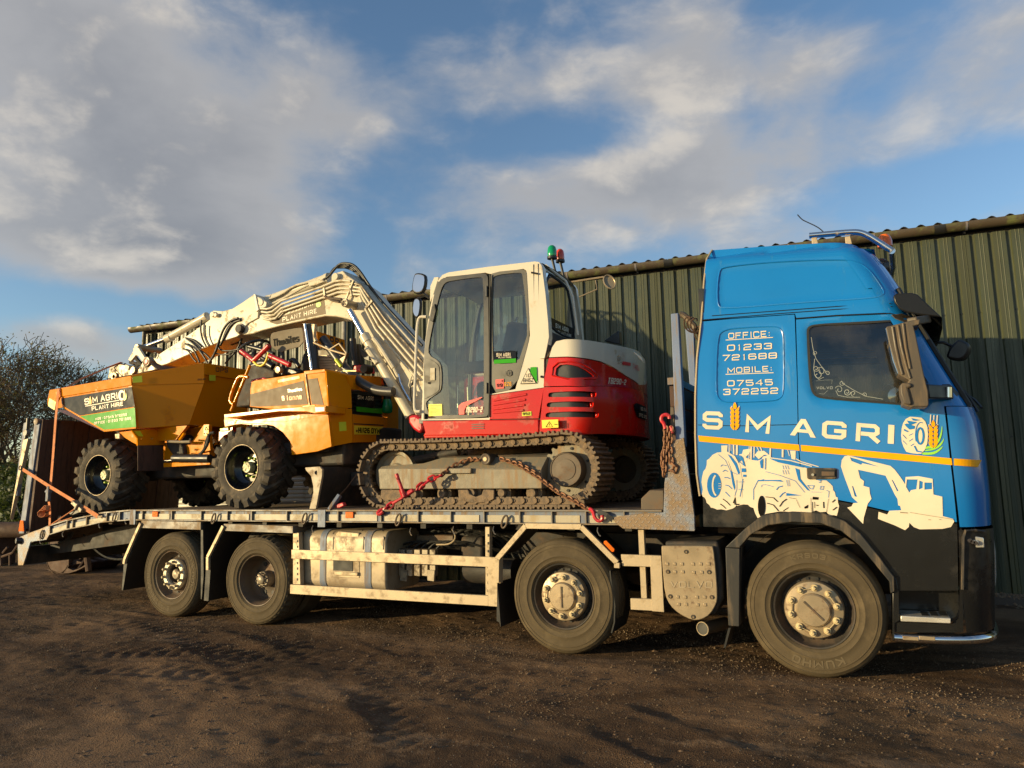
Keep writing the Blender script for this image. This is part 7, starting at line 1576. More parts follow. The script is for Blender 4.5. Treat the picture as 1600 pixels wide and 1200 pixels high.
# pipes along the boom
for k in range(4):
    P_ = [k2(955+12*k, 462+46*k, YB-.03), k2(1040+8*k, 470+50*k, YB-.03), k2(1100+20*k, 455+50*k, YB-.03), k3(0, 640-18+52*k, YB-.03), k3(560+30*k, 428+42*k, YB-.03), k3(740+14*k, 350+52*k, YB-.03), k3(860, 340+55*k, YB-.03), k3(960-4*k, 350+55*k, YB-.03)]
    EP(MB().tube(P_, .0165, 8), 'boom_pipe', CREAMD, smooth=60)
    P_ = [k3(975, 375+52*k, YB-.03), k3(1100, 400+44*k, YB-.03), k3(1170-25*k, 500+30*k, YB-.03), PY(602-5*k, 499+5*k, YB-.03), PY(645-5*k, 548+6*k, YB-.03), PY(668-5*k, 575+6*k, YB-.03)]
    EP(MB().tube(P_, .0165, 8), 'boom_pipe', CREAMD if k else RIMS, smooth=60)
for u, v in ((595, 500), (960, 470)): EP(MB().beam(k3(u-8, v-60, YB-.045), k3(u+10, v+90, YB-.045), .03, .02), 'pipe_clamp', RIMS, bevel=.004)
EP(MB().beam(k3(1000, 340, YB-.05), k3(890, 610, YB-.05), .02, .02), 'pipe_clamp', RIMS); EP(MB().beam(k3(1260, 620, YB-.05), k3(1170, 720, YB-.05), .03, .02), 'pipe_clamp', RIMS)
for k, y in enumerate((YB+.05, YB+.15, YB+.24, YB+.33)):
    d = 14*k; EP(MB().tube(smooth_poly([PY(499-k*5, 441+k*2, y), PY(514, 432, y), PY(522, 421-k, y), PY(531, 412+k*2, y), PY(540, 411+k*2.2, y), PY(552, 413+k*3, y), PY(563, 424+k*3, y), PY(574, 441+k*2, y), PY(590, 464+k, y), PY(620, 497, y), PY(660, 540, y)], 2, False), .0165, 8), 'hydraulic_hose', HOSE, smooth=60)
EP(MB().tube(smooth_poly([PY(398, 487, YB+.05), PY(440, 468, YB+.05), PY(485, 443, YB+.05), PY(505, 437, YB+.05)], 1, False)[:], .016, 8), 'ram_pipe', CREAMD)
EP(MB().tube(smooth_poly([PY(421, 467, YB+.1), PY(440, 460, YB+.1), PY(458, 447, YB+.1), PY(480, 441, YB+.1), PY(500, 438, YB+.1)], 1, False)[:], .016, 8), 'ram_pipe', CREAMD)
EP(MB().prism([k3(u, v, YB+.0) for u, v in ((365, 370), (500, 330), (560, 330), (600, 350), (480, 400), (380, 420))], .2), 'pipe_block', CREAMD, bevel=.008)
HS = [([(372, 497), (360, 501), (350, 512), (343, 530), (337, 550), (330, 562), (322, 575)], .017, YB-.05), ([(376, 500), (366, 503), (358, 512), (350, 528), (344, 540)], .016, YB-.03), ([(345, 531), (340, 545), (352, 549), (375, 546), (385, 535)], .012, YB+.0), ([(336, 552), (350, 555), (365, 552), (382, 545)], .010, YB+.1),
      ([(315, 500), (313, 515), (316, 530), (322, 541)], .013, YB-.05), ([(321, 508), (320, 520), (323, 532), (328, 540)], .011, YB-.06), ([(291, 529), (300, 535), (310, 545), (318, 556), (324, 566)], .015, YB-.05), ([(289, 537), (298, 541), (305, 550), (312, 566)], .014, YB-.05), ([(286, 545), (295, 548), (300, 558), (307, 566)], .012, YB-.05),
      ([(290, 528), (303, 531), (315, 542)], .012, YB-.04), ([(314, 548), (325, 556), (332, 566), (322, 578)], .014, YB-.03), ([(240, 552), (244, 550), (245, 555), (242, 560)], .008, YB-.04), ([(378, 528), (372, 545), (360, 558), (352, 568)], .014, YB+.1), ([(362, 538), (372, 534), (382, 540)], .02, YB+.2)]
for l, r, y in HS: EP(MB().tube(smooth_poly([PY(a, b, y) for a, b in l], 2, False), r, 8), 'hydraulic_hose', HOSE, smooth=60)
HSC = [([(k3.xy(600, 560)), (k3.xy(640, 590)), (k3.xy(720, 590)), (k3.xy(830, 600))], .018), ([k3.xy(640, 580), k3.xy(700, 620), k3.xy(800, 640)], .014)]
for l, r in HSC: EP(MB().tube(smooth_poly([PY(a, b, YB-.05) for a, b in l], 1, False), r, 8), 'hydraulic_hose', RIMD)
for l, r, y, mt in (([(k4.xy(345, 265)), k4.xy(380, 300), k4.xy(520, 520)], .028, .95, CREAMD), ([k4.xy(520, 520), k4.xy(560, 600)], .02, .95, CREAMD), ([k4.xy(560, 570), k4.xy(580, 660), k4.xy(660, 800)], .012, .95, CHROME), ([k4.xy(290, 345), k4.xy(380, 480)], .035, .93, CREAMD), ([k4.xy(340, 490), k4.xy(385, 495)], .012, .95, SEAL), ([k4.xy(700, 600), k4.xy(650, 720), k4.xy(690, 860)], .012, .9, HOSE), ([k4.xy(670, 590), k4.xy(640, 700), k4.xy(700, 660), k4.xy(720, 760)], .010, .9, CREAMD)):
    EP(MB().tube(smooth_poly([PY(a, b, y) for a, b in l], 1, False), r, 8), 'steel_pipe' if mt is not HOSE else 'hydraulic_hose', mt)
EP(MB().prism([k4(u, v, .86) for u, v in ((640, 925), (700, 915), (765, 955), (772, 1050), (735, 1078), (680, 1040), (642, 985))], 1.0), 'swing_bracket', REDC, bevel=.03)
# grey logo panel on the boom
gp = [(420, 503), (440, 494), (470, 484), (506.4, 468.6), (508.8, 490.5), (490, 494.5), (455, 502), (432, 507)]
m = MB().add([PY(x, y, YB-.003) for x, y in gp], [tuple(range(len(gp)))]); decal(m, 'logo_panel', GREYV, digger)
f = quad(*[PY(x, y, YB) for x, y in ((442, 503), (496, 489), (495.5, 482), (442, 496))], off=.006); decal(text('PLANT HIRE', f, t=.17, asp=.8), 'logo_lettering', DECW, digger)['kind'] = 'stuff'
f = quad(*[PY(x, y, YB) for x, y in ((450, 490), (490, 477), (489, 468), (450, 480))], off=.006); decal(text('SIM AGRI', f, t=.17, asp=.8), 'logo_lettering', DECW, digger)['kind'] = 'stuff'
m = MB().add([PY(x, y, YB-.006) for x, y in smooth_poly([(493, 474), (501, 471), (502, 478), (495, 481)], 1)], [tuple(range(8))]); decal(m, 'logo_tyre', DECL, digger)
# ================================================================ THE DUMPER
DY = 1.20
dumper = root('site_dumper', 'orange articulated site dumper with a big skip standing behind the excavator', 'dumper', (-7.2, DY, ZD))
def DP(m, name, mat, bevel=0, smooth=35, label=None, parent=None, **k): return m.build(name, mat, parent or dumper, bevel=bevel, smooth=smooth, label=label, **k)
def mirD(o):
    c = o.copy(); COL.objects.link(c); c.scale = (1, -1, 1); c.location = (o.location.x, -o.location.y, o.location.z); WO[c.name] = Vector(WO[o.name]); return c
def PP(x, y, A, B):           # on the upright plane through the ground points A and B
    A, B = Vector(A), Vector(B); n = Vector((B.y-A.y, -(B.x-A.x), 0)); d = ray(x, y); a3 = Vector((A.x, A.y, 0)); return CAM+d*((a3-CAM).dot(n)/d.dot(n))
YS = .22
# --- wheels
LIME = M('lime_nut_cap', (.45, .62, .05), .4); HUBP = M('worn_hub_cap', (.50, .48, .30), .5, .2, c2=(.15, .13, .08), amt=.6, sc=40.)
RIMB = M('black_rim_gloss', (.010, .010, .011), .22, coat=.3)
def ag_wheel(c, Rr, name_label):
    Wd = .42; rb = .265; Rc = Rr-.030
    w = MB().lathe([(rb+.006, .028), (rb+.004, .010), (rb-.006, .006), (rb-.014, .02), (rb-.022, .09), (rb-.05, .15), (.17, .175), (.165, .19), (.09, .19), (.085, .16), (0, .16)], c, 48).build('wheel', RIMB, dumper, origin=c, smooth=40, label=name_label)
    MB().tube([c+Vector(((rb+.001)*math.cos(a), .006, (rb+.001)*math.sin(a))) for a in np.linspace(0, 2*math.pi, 49)[:-1]], .0045, 6, closed=True).build('rim_lip', ALU, w)
    m = MB().lathe([(rb-.004, .05), (rb+.008, .012), (rb+.05, -.004), (Rc-.10, -.006), (Rc-.05, .006), (Rc-.012, .03), (Rc, .07), (Rc+.006, Wd/2), (Rc, Wd-.07), (Rc-.012, Wd-.03), (Rc-.06, Wd), (rb+.05, Wd), (rb, Wd-.04)], c, 64)
    nl = 19
    for s in (0, 1):
        for k in range(nl):
            a0 = 2*math.pi*(k+.5*s)/nl; secs = []
            for i in range(7):
                t = i/6; y = -.004+(Wd*.56)*t; a = a0+.34*t**1.15; hw = .050-.012*t
                if i == 0: r0, r1 = Rc-.085, Rc-.055; y = -.006
                elif i == 1: r0, r1 = Rc-.03, Rr-.016; y = .006; a = a0+.01
                else: r0, r1 = Rc-.012, Rr
                if i >= 1: y = .004+(Wd*.54)*(i-1)/5; a = a0+.33*((i-1)/5)**1.1
                secs.append((a, y if s == 0 else Wd-y, r0, r1, hw/Rr))
            vs = []
            for a, y, r0, r1, da in secs:
                for r, d in ((r0, -da*1.25), (r1, -da*.8), (r1, da*.8), (r0, da*1.25)): vs.append(c+Vector((r*math.cos(a+d), y-(.012 if (r == r1 and abs(y-Wd/2) > Wd*.45) else 0)*(1 if y < Wd/2 else -1), r*math.sin(a+d))))
            m.add(vs, [(4*i+j, 4*i+(j+1) % 4, 4*i+4+(j+1) % 4, 4*i+4+j) for i in range(6) for j in range(4)]+[(0, 1, 2, 3), (27, 26, 25, 24)])
    m.build('tyre', RUBD, w, smooth=28)
    MB().lathe([(0, .085), (.058, .086), (.066, .094), (.068, .115), (.068, .17)], c, 28).build('hub_cap', HUBP, w, smooth=40)
    n0 = None
    for k in range(8):
        a = 2*math.pi*(k+.3)/8; q = c+Vector((.115*math.cos(a), .19, .115*math.sin(a)))
        if n0 is None: n0 = MB().tube([q, q+Vector((0, -.03, 0)), q+Vector((0, -.045, 0))], [.017, .017, .010], 8).build('nut_cap', LIME, w, origin=q)
        else: copy_at(n0, w, q)
    MB().cyl(c+Vector((0, .2, 0)), c+Vector((0, .9, 0)), .09).build('axle_tube', FRM, w)
    return w
wx1 = PY(*cA.xy(343, 925), YS).x; wx2 = PY(*cB.xy(198, 885), YS).x
f1 = ag_wheel(Vector((wx1, YS, 1.685)), .492, 'front wheel standing on the sloping tail'); f2 = ag_wheel(Vector((wx2, YS, 1.235+.488)), .49, 'rear wheel with lime nut caps')
for w in (f1, f2):
    c = copy_tree(w, dumper, loc=(w.location.x, -w.location.y, w.location.z), rot=(0, 0, math.pi))
    c['label'] = 'far side wheel'
# --- skip
def sA(u, v, Y=YS): return cA(u, v, Y)
P0 = sA(70, 408); P1t, P1b = sA(546, 326), sA(570, 636)
a1 = (P1t.x, YS); PBx = PY(*cA.xy(970, 252), .80); b1 = (PBx.x, .80)
def Q2(u, v): return PP(*cA.xy(u, v), a1, b1)
hullS = [sA(u, v) for u, v in ((95, 440), (548, 380), (571, 636), (385, 655), (140, 512), (100, 520))]
th_ = .014
def skin(m, pts, th=th_, n=None):
    pts = [Vector(p) for p in pts]
    if n is None: n = (pts[1]-pts[0]).cross(pts[2]-pts[0]).normalized()
    return m.prism(pts, n*th)
def flip(pts): return [Vector((p.x, 2*DY-p.y, p.z)) for p in pts]
o = DP(MB().prism(hullS, th_), 'skip_side', ORG, bevel=.003); mirD(o)
d2 = [Q2(552, 378), Q2(972, 372), PP(*cD1.xy(640, 292), a1, b1), PP(*cD1.xy(300, 318), a1, b1), Q2(573, 636)]
o = DP(skin(MB(), d2, -th_), 'skip_corner_panel', ORG, bevel=.003); mirD(o)
nrm2 = Vector((b1[1]-a1[1], -(b1[0]-a1[0]), 0)).normalized()
t2 = [Q2(548, 324), Q2(972, 252), Q2(975, 372), Q2(552, 384)]
o = DP(MB().prism([p+nrm2*.018 for p in t2], -nrm2*.03), 'skip_rim', ORG, bevel=.004); mirD(o)
xr3 = b1[0]; 
pr_ = [PX(*cD1.xy(640, 292), d2[2].x)]
rt0, rt1 = d2[1], d2[2]; zt3 = PBx.z
rear = [Vector((xr3, .80, zt3-.14)), Vector((xr3, 2*DY-.80, zt3-.14)), Vector((rt1.x, 2*DY-rt1.y, rt1.z)), Vector((rt1.x, rt1.y, rt1.z))]
DP(skin(MB(), rear, .014), 'skip_rear_panel', ORG, bevel=.003)
DP(MB().prism([(xr3-.01, .80, zt3-.16), (xr3-.01, .80, zt3), (xr3-.01, 2*DY-.8, zt3), (xr3-.01, 2*DY-.8, zt3-.16)], (.035, 0, 0)), 'skip_rim', ORG, bevel=.004)
o = DP(MB().prism([p+Vector((0, -.012, 0)) for p in [sA(u, v) for u, v in ((70, 410), (546, 326), (551, 383), (130, 452), (96, 520), (58, 500), (57, 470))]], .03), 'skip_rim', ORG, bevel=.006); mirD(o)
m = MB().prism([sA(u, v, YS-.016) for u, v in ((64, 458), (102, 480), (94, 528), (57, 504))], .003); DP(m, 'reflector', YLAB)
# front slope, floor
ft = [sA(100, 522), sA(140, 512), sA(385, 655)]
m = MB()
for a, b in ((sA(98, 524, YS+.01), sA(385, 655, YS+.01)), (sA(385, 655, YS+.01), Vector((d2[3].x, d2[3].y, d2[3].z)))):
    m.add([a, b, Vector((b.x, 2*DY-b.y, b.z)), Vector((a.x, 2*DY-a.y, a.z))], [(0, 1, 2, 3)])
b = d2[3]; c = d2[2]; m.add([b, c, Vector((c.x, 2*DY-c.y, c.z)), Vector((b.x, 2*DY-b.y, b.z))], [(0, 1, 2, 3)]); DP(m, 'skip_floor', ORG, recalc=False)
for y in (.55, .9, 1.4, 1.8): DP(MB().prism([(P1b.x-.5, y, 2.30), (P1b.x+.55, y, 2.30), (P1b.x+.35, y, 2.12), (P1b.x-.35, y, 2.12)], .05), 'skip_rib', ORG)
def Dd(pts, mat, Y=YS, off=.004, name='sticker'): kk[0] = (kk[0]+1) % 9; return decal(MB().add([sA(u, v, Y)+Vector((0, -off-kk[0]*.0003, 0)) for u, v in pts], [tuple(range(len(pts)))]), name, mat, dumper)
Dd([(135, 460), (548, 392), (567, 507), (243, 560), (160, 512), (138, 490)], DECB); Dd([(246, 564), (567, 513), (574, 627), (386, 642)], DECG)
def Dt(s, c4_, Y=YS, mat=DECW, **k): return decal(text(s, quad(*[sA(*p, Y) for p in c4_], off=.009), **k), 'skip_lettering', mat, dumper)
Dt('S', ((275, 500), (302, 494), (300, 456), (272, 462)), asp=1, t=.2); Dt('M AGRI', ((322, 487), (470, 462), (466, 424), (319, 452)), asp=1, t=.2, gap=.2)
Dt('PLANT HIRE', ((317, 532), (502, 502), (500, 478), (315, 508)), asp=.9, t=.2, gap=.22)
Dt('MOB : 07545 372252', ((338, 588), (524, 560), (522, 546), (336, 574)), asp=.8, t=.2); Dt('OFFICE : 01233 721688', ((330, 613), (548, 583), (546, 568), (330, 598)), asp=.8, t=.2)
Dd([(278, 503), (478, 468), (478, 472), (278, 508)], DECW, off=.007)
Dd(smooth_poly([(300, 492), (303, 465), (308, 443), (314, 462), (318, 488), (310, 496)], 1), DECY, off=.01); Dd(ell(492, 442, 20, 31)[:-1], DECW, off=.01); m_ = Dd(ell(496, 442, 10, 18)[:-1], DECB, off=.013)
Dd([(503, 470), (505, 425), (509, 406), (514, 425), (520, 455), (512, 472)], DECY, off=.014); Dd([(508, 474), (520, 450), (521, 425), (524, 448), (520, 466)], DECL, off=.014)
def PQ(pts, mat, off=.004, pl=(a1, b1), cr=cA, name='sticker'):
    kk[0] = (kk[0]+1) % 9; n = Vector((pl[1][1]-pl[0][1], -(pl[1][0]-pl[0][0]), 0)).normalized()
    return decal(MB().add([PP(*cr.xy(u, v), *pl)+n*(off+kk[0]*.0003) for u, v in pts], [tuple(range(len(pts)))]), name, mat, dumper)
PQ([(554, 334), (610, 327), (612, 366), (556, 370)], YREF, off=.026)
decal(text('1300168', quad(*[Q2(u, v)+nrm2*.024 for u, v in ((932, 356), (980, 352), (980, 343), (932, 346))], off=0), t=.2, asp=.7), 'small_lettering', DECB, dumper)
decal(MB().add([PX(*cA.xy(u, v), xr3+.03) for u, v in ((1000, 322), (1038, 322), (1038, 356), (1000, 356))], [(0, 1, 2, 3)]), 'reflector', YREF, dumper)
decal(text('OPS', quad(*[PX(*cA.xy(u, v), xr3+.032) for u, v in ((1040, 303), (1112, 308), (1112, 280), (1040, 276))], off=0), t=.16), 'small_lettering', RWOOD, dumper)
# --- mudflap and arm behind the front wheel
xfl = PY(*cD1.xy(100, 600), .26).x
def X1(u, v): return PX(*cD1.xy(u, v), xfl)
DP(MB().prism([X1(u, v) for u, v in ((103, 505), (372, 500), (362, 770), (104, 770))], (-.01, 0, 0)), 'mudflap', RWOOD, bevel=.002)
o = DP(MB().prism([X1(u, v) for u, v in ((40, 348), (262, 336), (300, 345), (388, 430), (384, 508), (103, 510), (100, 430))], (-.03, 0, 0)), 'mudguard', ORG, bevel=.004)
decal(MB().add([X1(u, v)+Vector((.006, 0, 0)) for u, v in ((62, 360), (125, 356), (158, 412), (106, 412))], [(0, 1, 2, 3)]), 'reflector', YREF, dumper)
for u in (133, 245, 355): DP(MB().cyl(X1(u, 438), X1(u, 438)+Vector((.012, 0, 0)), .014, n=8), 'bolt', CHROME)
DP(MB().prism([cA(u, v, .30) for u, v in ((470, 655), (545, 645), (580, 690), (582, 735), (545, 715), (505, 690))], .3), 'mudguard_arm', ORG, bevel=.006)
DP(MB().prism([cA(u, v, .28) for u, v in ((448, 668), (474, 665), (474, 695), (450, 695))], .06), 'lamp', ALU, bevel=.004)
# --- front chassis seen between the wheels
def d1_(u, v, Y=.62): return cD1(u, v, Y)
DP(MB().prism([d1_(u, v) for u, v in ((640, 497), (700, 420), (790, 285), (845, 284), (846, 400), (860, 560), (720, 590), (700, 570), (800, 520), (760, 490))], .05), 'chassis_plate', ORG, bevel=.006)
DP(MB().prism([d1_(u, v, .66) for u, v in ((365, 500), (480, 510), (640, 497), (780, 470), (850, 560), (850, 620), (365, 660))], .10), 'chassis_plate', ORG, bevel=.006)
DP(MB().prism([d1_(u, v, .66) for u, v in ((310, 370), (500, 350), (420, 400), (400, 460))], .3), 'chassis_plate', ORG)
m = MB(); m.prism([d1_(u, v, .58) for u, v in ((790, 300), (838, 298), (840, 405), (790, 400))], .003); o = DP(m, 'warning_label', YLAB)
MB().tube([d1_(u, v, .575) for u, v in ((798, 345), (813, 312), (830, 343), (798, 345))], .004, 4).build('warning_symbol', DECB, dumper)
for u in (800, 825): DP(MB().cyl(d1_(u, 385, .578), d1_(u, 385, .582), .012, n=10), 'warning_symbol', DECB)
DP(MB().cyl(d1_(480, 640, .5), d1_(855, 642, .5), .052, n=20), 'steering_ram', DKP); DP(MB().cyl(d1_(360, 668, .5), d1_(480, 660, .5), .016, n=12), 'ram_rod', CHROME)
DP(MB().prism([d1_(u, v, .55) for u, v in ((368, 688), (855, 672), (855, 708), (368, 735))], .08), 'chassis_rail', ORG, bevel=.006)
DP(MB().prism([d1_(u, v, .6) for u, v in ((395, 380), (480, 390), (570, 520), (580, 600), (470, 615), (400, 520))], .3), 'pivot_housing', FRM, bevel=.02)
for l in (([(415, 465), (540, 470), (650, 468)], .018, BOARD), ([(840, 400), (835, 480), (790, 560), (740, 610), (720, 615)], .02, HOSE), ([(900, 375), (850, 380), (820, 460), (800, 540)], .02, HOSE), ([(540, 450), (590, 380)], .02, ORG)): DP(MB().tube(smooth_poly([d1_(u, v, .52) for u, v in l[0]], 1, False), l[1], 8), 'pipe' if l[2] is not HOSE else 'hydraulic_hose', l[2])
for u, v in ((468, 622), (555, 537), (519, 582), (645, 442)): DP(MB().cyl(d1_(u, v, .55), d1_(u, v, .48), .012, n=8), 'bolt', CHROME)
DP(MB().bb(wx1-.5, wx2+.3, .75, 1.7, 1.62, 1.95), 'centre_chassis', FRM, bevel=.03); DP(MB().bb(wx2-.3, wx2+1.2, .62, 1.8, 1.72, 2.2), 'engine_bay', FRM, bevel=.03)
DP(MB().prism([cD1(u, v, .45) for u, v in ((955, 330), (1042, 318), (1044, 350), (960, 362))], .1), 'marker_lamp', YREF, bevel=.004); DP(MB().prism([cD1(u, v, .47) for u, v in ((950, 365), (1000, 352), (1090, 315), (1080, 370), (1000, 400), (945, 460))], .06), 'tail_lamp', REDP)
# --- rear body
def b_(u, v, Y=.45): return cB(u, v, Y)
YB_ = .42
DP(MB().prism([b_(u, v, YB_) for u, v in ((105, 618), (430, 632), (600, 603), (680, 588), (699, 768), (620, 795), (480, 815), (470, 740), (430, 690), (380, 655), (300, 640), (180, 645), (110, 660))], .04), 'lower_body_side', ORG, bevel=.004)
pf = [(105, 590), (340, 566), (590, 543), (668, 543), (668, 578), (604, 586), (560, 576), (410, 574), (108, 612)]
DP(MB().prism([b_(u, v, .24) for u, v in pf], .34), 'step_platform', ORG, bevel=.006)
DP(MB().prism([b_(u, v, YB_+.01) for u, v in ((108, 600), (600, 560), (672, 560), (676, 600), (430, 640), (300, 650), (110, 640))], .05), 'body_panel', ORG)
DP(MB().prism([b_(u, v, .232) for u, v in ((606, 550), (660, 550), (660, 574), (610, 578))], .01), 'side_lamp', REDL, bevel=.003)
DP(MB().prism([b_(u, v, .245) for u, v in ((540, 546), (606, 541), (606, 550), (540, 553))], .02), 'reflector', YREF)
E1t, E1b = b_(665, 346, YB_), b_(699, 768, YB_); ea = (b_(682, 560, YB_).x, YB_); eb = (PY(*cB.xy(812, 560), .68).x, .68)
cvr = [b_(u, v, YB_+.0) for u, v in ((248, 549), (250, 450), (258, 412), (275, 404), (545, 362), (662, 347), (682, 556), (430, 568))]
DP(MB().prism(cvr, .03), 'engine_cover_side', M('orange_bonnet', (.72, .245, .003), .38, spec=.08), bevel=.006)
decal(MB().add([b_(u, v, YB_-.004) for u, v in ((250, 480), (545, 405), (568, 536), (300, 548), (251, 546))], [(0, 1, 2, 3, 4)]), 'cover_decal', GREYV, dumper)
decal(MB().add([b_(u, v, YB_-.004) for u, v in ((568, 398), (620, 390), (655, 540), (590, 535))], [(0, 1, 2, 3)]), 'cover_decal', GREYV, dumper)
DP(MB().tube([b_(555, 365, YB_-.006), b_(578, 540, YB_-.006)], .010, 6), 'cover_trim', ALU)
decal(text('6 tonne', quad(*[b_(u, v, YB_) for u, v in ((428, 517), (540, 507), (536, 478), (426, 490))], off=.008), t=.24, asp=.7, gap=.12), 'cover_lettering', M('orange_vinyl', (.9, .32, .1), .4), dumper)
decal(text('Thwaites', quad(*[b_(u, v, YB_) for u, v in ((458, 472), (540, 460), (538, 442), (457, 452))], off=.008), t=.2, asp=.7, gap=.12), 'cover_lettering', DECW, dumper)
decal(MB().add([b_(u, v, YB_-.004) for u, v in ((402, 402), (520, 378), (523, 392), (404, 416))], [(0, 1, 2, 3)]), 'small_label', YLAB, dumper)
def e_(u, v): return PP(*cB.xy(u, v), ea, eb)
nE = Vector((eb[1]-ea[1], -(eb[0]-ea[0]), 0)).normalized()
for pts in ([(668, 350), (790, 372), (808, 460), (812, 556), (684, 556)], [(684, 560), (812, 560), (815, 746), (700, 768)]): DP(MB().prism([e_(u, v)-nE*.0 for u, v in pts], -nE*.03), 'rear_corner_panel', ORG, bevel=.005)
decal(MB().add([e_(u, v)+nE*.004 for u, v in ((738, 633), (778, 631), (781, 681), (741, 684))], [(0, 1, 2, 3)]), 'reflector', YREF, dumper)
ec = (PY(*cB.xy(1010, 600), 1.52).x, 1.52)
def f_(u, v): return PP(*cB.xy(u, v), eb, ec)
nF = Vector((ec[1]-eb[1], -(ec[0]-eb[0]), 0)).normalized()
def fpan(pts, nm, mat, off=0., th=.03, bev=.004): return DP(MB().prism([f_(u, v)+nF*off for u, v in pts], -nF*th), nm, mat, bevel=bev)
fpan([(790, 372), (972, 382), (976, 470), (812, 452)], 'rear_panel', ORG); fpan([(818, 590), (1008, 608), (1008, 742), (818, 746)], 'rear_panel', ORG); fpan([(985, 470), (1003, 475), (1008, 606), (990, 604)], 'rear_panel', ORG)
fpan([(808, 455), (985, 472), (990, 606), (815, 590)], 'rear_grille', DKP, off=-.03)
for k in range(5): fpan([(815, 470+24*k), (985, 485+24*k), (985, 490+24*k), (815, 475+24*k)], 'grille_bar', DKP, off=.0, th=.02, bev=0)
fpan([(826, 480), (930, 492), (935, 560), (832, 545)], 'phone_banner', DECB, off=.006, th=.004, bev=0)
def Ft(s, q, mat, off=.012, **k): return decal(text(s, quad(*[f_(*p)+nF*off for p in q], off=0, nrm=nF), **k), 'rear_lettering', mat, dumper)
Ft('SIM AGRI', ((838, 506), (925, 516), (925, 494), (838, 484)), DECW, t=.18)
fpan([(832, 548), (975, 560), (977, 588), (836, 575)], 'green_banner', DECG, off=.006, th=.004, bev=0)
fpan([(822, 652), (980, 660), (980, 704), (822, 702)], 'number_plate', YLAB, off=.008, th=.006, bev=.002); Ft('HN26 DYM', ((842, 693), (960, 697), (960, 668), (842, 664)), DECB, off=.012, t=.19, asp=.6, gap=.2)
for u in (832, 966): DP(MB().cyl(f_(u, 682)+nF*.01, f_(u, 682)+nF*.02, .012, n=8), 'plate_screw', DKP)
fpan([(820, 640), (985, 648), (985, 654), (820, 646)], 'panel_seam', SEAL, off=.002, th=.004, bev=0)
Ed = (2*DY-YB_+.0)
# top, far side closures
tp0 = [b_(258, 408, YB_+.02), b_(545, 363, YB_+.02), b_(662, 348, YB_+.02)]
zT = tp0[1].z-.004
m = MB(); m.add([(tp0[0].x, YB_+.02, tp0[0].z-.006), (tp0[2].x, YB_+.02, tp0[2].z-.006), (eb[0]-.01, eb[1], e_(788, 374).z-.0), (ec[0], ec[1], f_(972, 384).z), (ec[0]-.15, Ed, f_(972, 384).z), (tp0[0].x, Ed, tp0[0].z)], [tuple(range(6))]); DP(m, 'engine_cover_top', ORG)
m = MB(); m.bb(tp0[0].x, ec[0]-.16, Ed-.03, Ed, 2.0, zT-.03); m.add([(ec[0]-.01, ec[1], 2.02), (ec[0]-.16, Ed, 2.02), (ec[0]-.16, Ed, zT-.03), (ec[0]-.01, ec[1], zT-.03)], [(0, 1, 2, 3)]); DP(m, 'far_cover_side', ORG)
DP(MB().prism([b_(u, v, YB_-.01) for u, v in ((545, 352), (662, 340), (664, 358), (548, 372))], .3), 'cover_edge', ORG, bevel=.006)
decal(MB().add([b_(u, v, .40)+Vector((.05, .15, .01)) for u, v in ((695, 344), (768, 346), (768, 352), (695, 352))], [(0, 1, 2, 3)]), 'reflector', YREF, dumper)
DP(MB().bb(wx2+.1, ec[0]-.1, .5, Ed-.05, 1.88, 2.0), 'rear_sill', FRM)
# --- roll bar folded down, sign boards, controls
def tub(l, r, Y, mat, nm, n=10, sm=2, lab=None): return DP(MB().tube(smooth_poly([cB(u, v, Y) for u, v in l], sm, False) if sm else [cB(u, v, Y) for u, v in l], r, n), nm, mat, smooth=60, label=lab)
GB = M('grey_roll_bar', (.045, .042, .04), .35, c2=(.12, .10, .07), amt=.2)
tub([(552, 92), (590, 345)], .018, .62, CHROME, 'gas_strut', sm=0); tub([(582, 95), (606, 346)], .062, .70, GB, 'roll_bar_post', n=18, sm=0); tub([(610, 200), (632, 345)], .05, 1.75, GB, 'roll_bar_post', n=14, sm=0)
tub([(652, 172), (700, 240), (760, 320), (830, 395), (900, 440), (960, 462), (1040, 466)], .055, .80, GB, 'folded_roll_bar', n=14, lab='black roll bar folded down behind the seat')
tub([(722, 288), (752, 328)], .020, .72, YREF, 'reflector', sm=0)
tub([(600, 195), (690, 235), (780, 262)], .012, .66, ALU, 'stay', sm=0); tub([(690, 232), (740, 200), (782, 255)], .010, .66, ALU, 'stay', sm=0)
DP(MB().prism([cB(u, v, .66) for u, v in ((568, 90), (606, 92), (600, 160), (612, 185), (596, 198), (578, 160))], .05), 'hinge_bracket', ALU, bevel=.004)
DP(MB().prism([cB(u, v, .66) for u, v in ((568, 205), (598, 198), (600, 212), (568, 235))], .10), 'hinge_bracket', ALU, bevel=.004)
DP(MB().prism([cB(u, v, .74) for u, v in ((735, 290), (778, 262), (752, 332), (744, 325))], .02), 'hinge_bracket', ALU, bevel=.003)
brd = smooth_poly([(362, 205), (362, 150), (380, 137), (528, 110), (540, 118), (547, 212), (440, 238), (420, 252), (372, 224)], 1)
DP(MB().prism([cB(u, v, .72) for u, v in brd], .012), 'sign_board', M('sign_face', (.20, .165, .115), .6, spec=.1), bevel=.003)
decal(text('Thwaites', quad(*[cB(u, v, .72) for u, v in ((378, 218), (522, 190), (520, 150), (376, 176))], off=.006), t=.19, asp=.62, gap=.10), 'sign_lettering', M('dark_print', (.015, .013, .01), .6, spec=.05), dumper)
DP(MB().prism([cB(u, v, .72) for u, v in ((540, 112), (549, 116), (556, 240), (547, 240))], .05), 'board_edge', RUSTS)
tub([(428, 240), (432, 372)], .028, .76, DKP, 'board_post', sm=0)
xbd = PY(*cB.xy(620, 180), 1.2).x
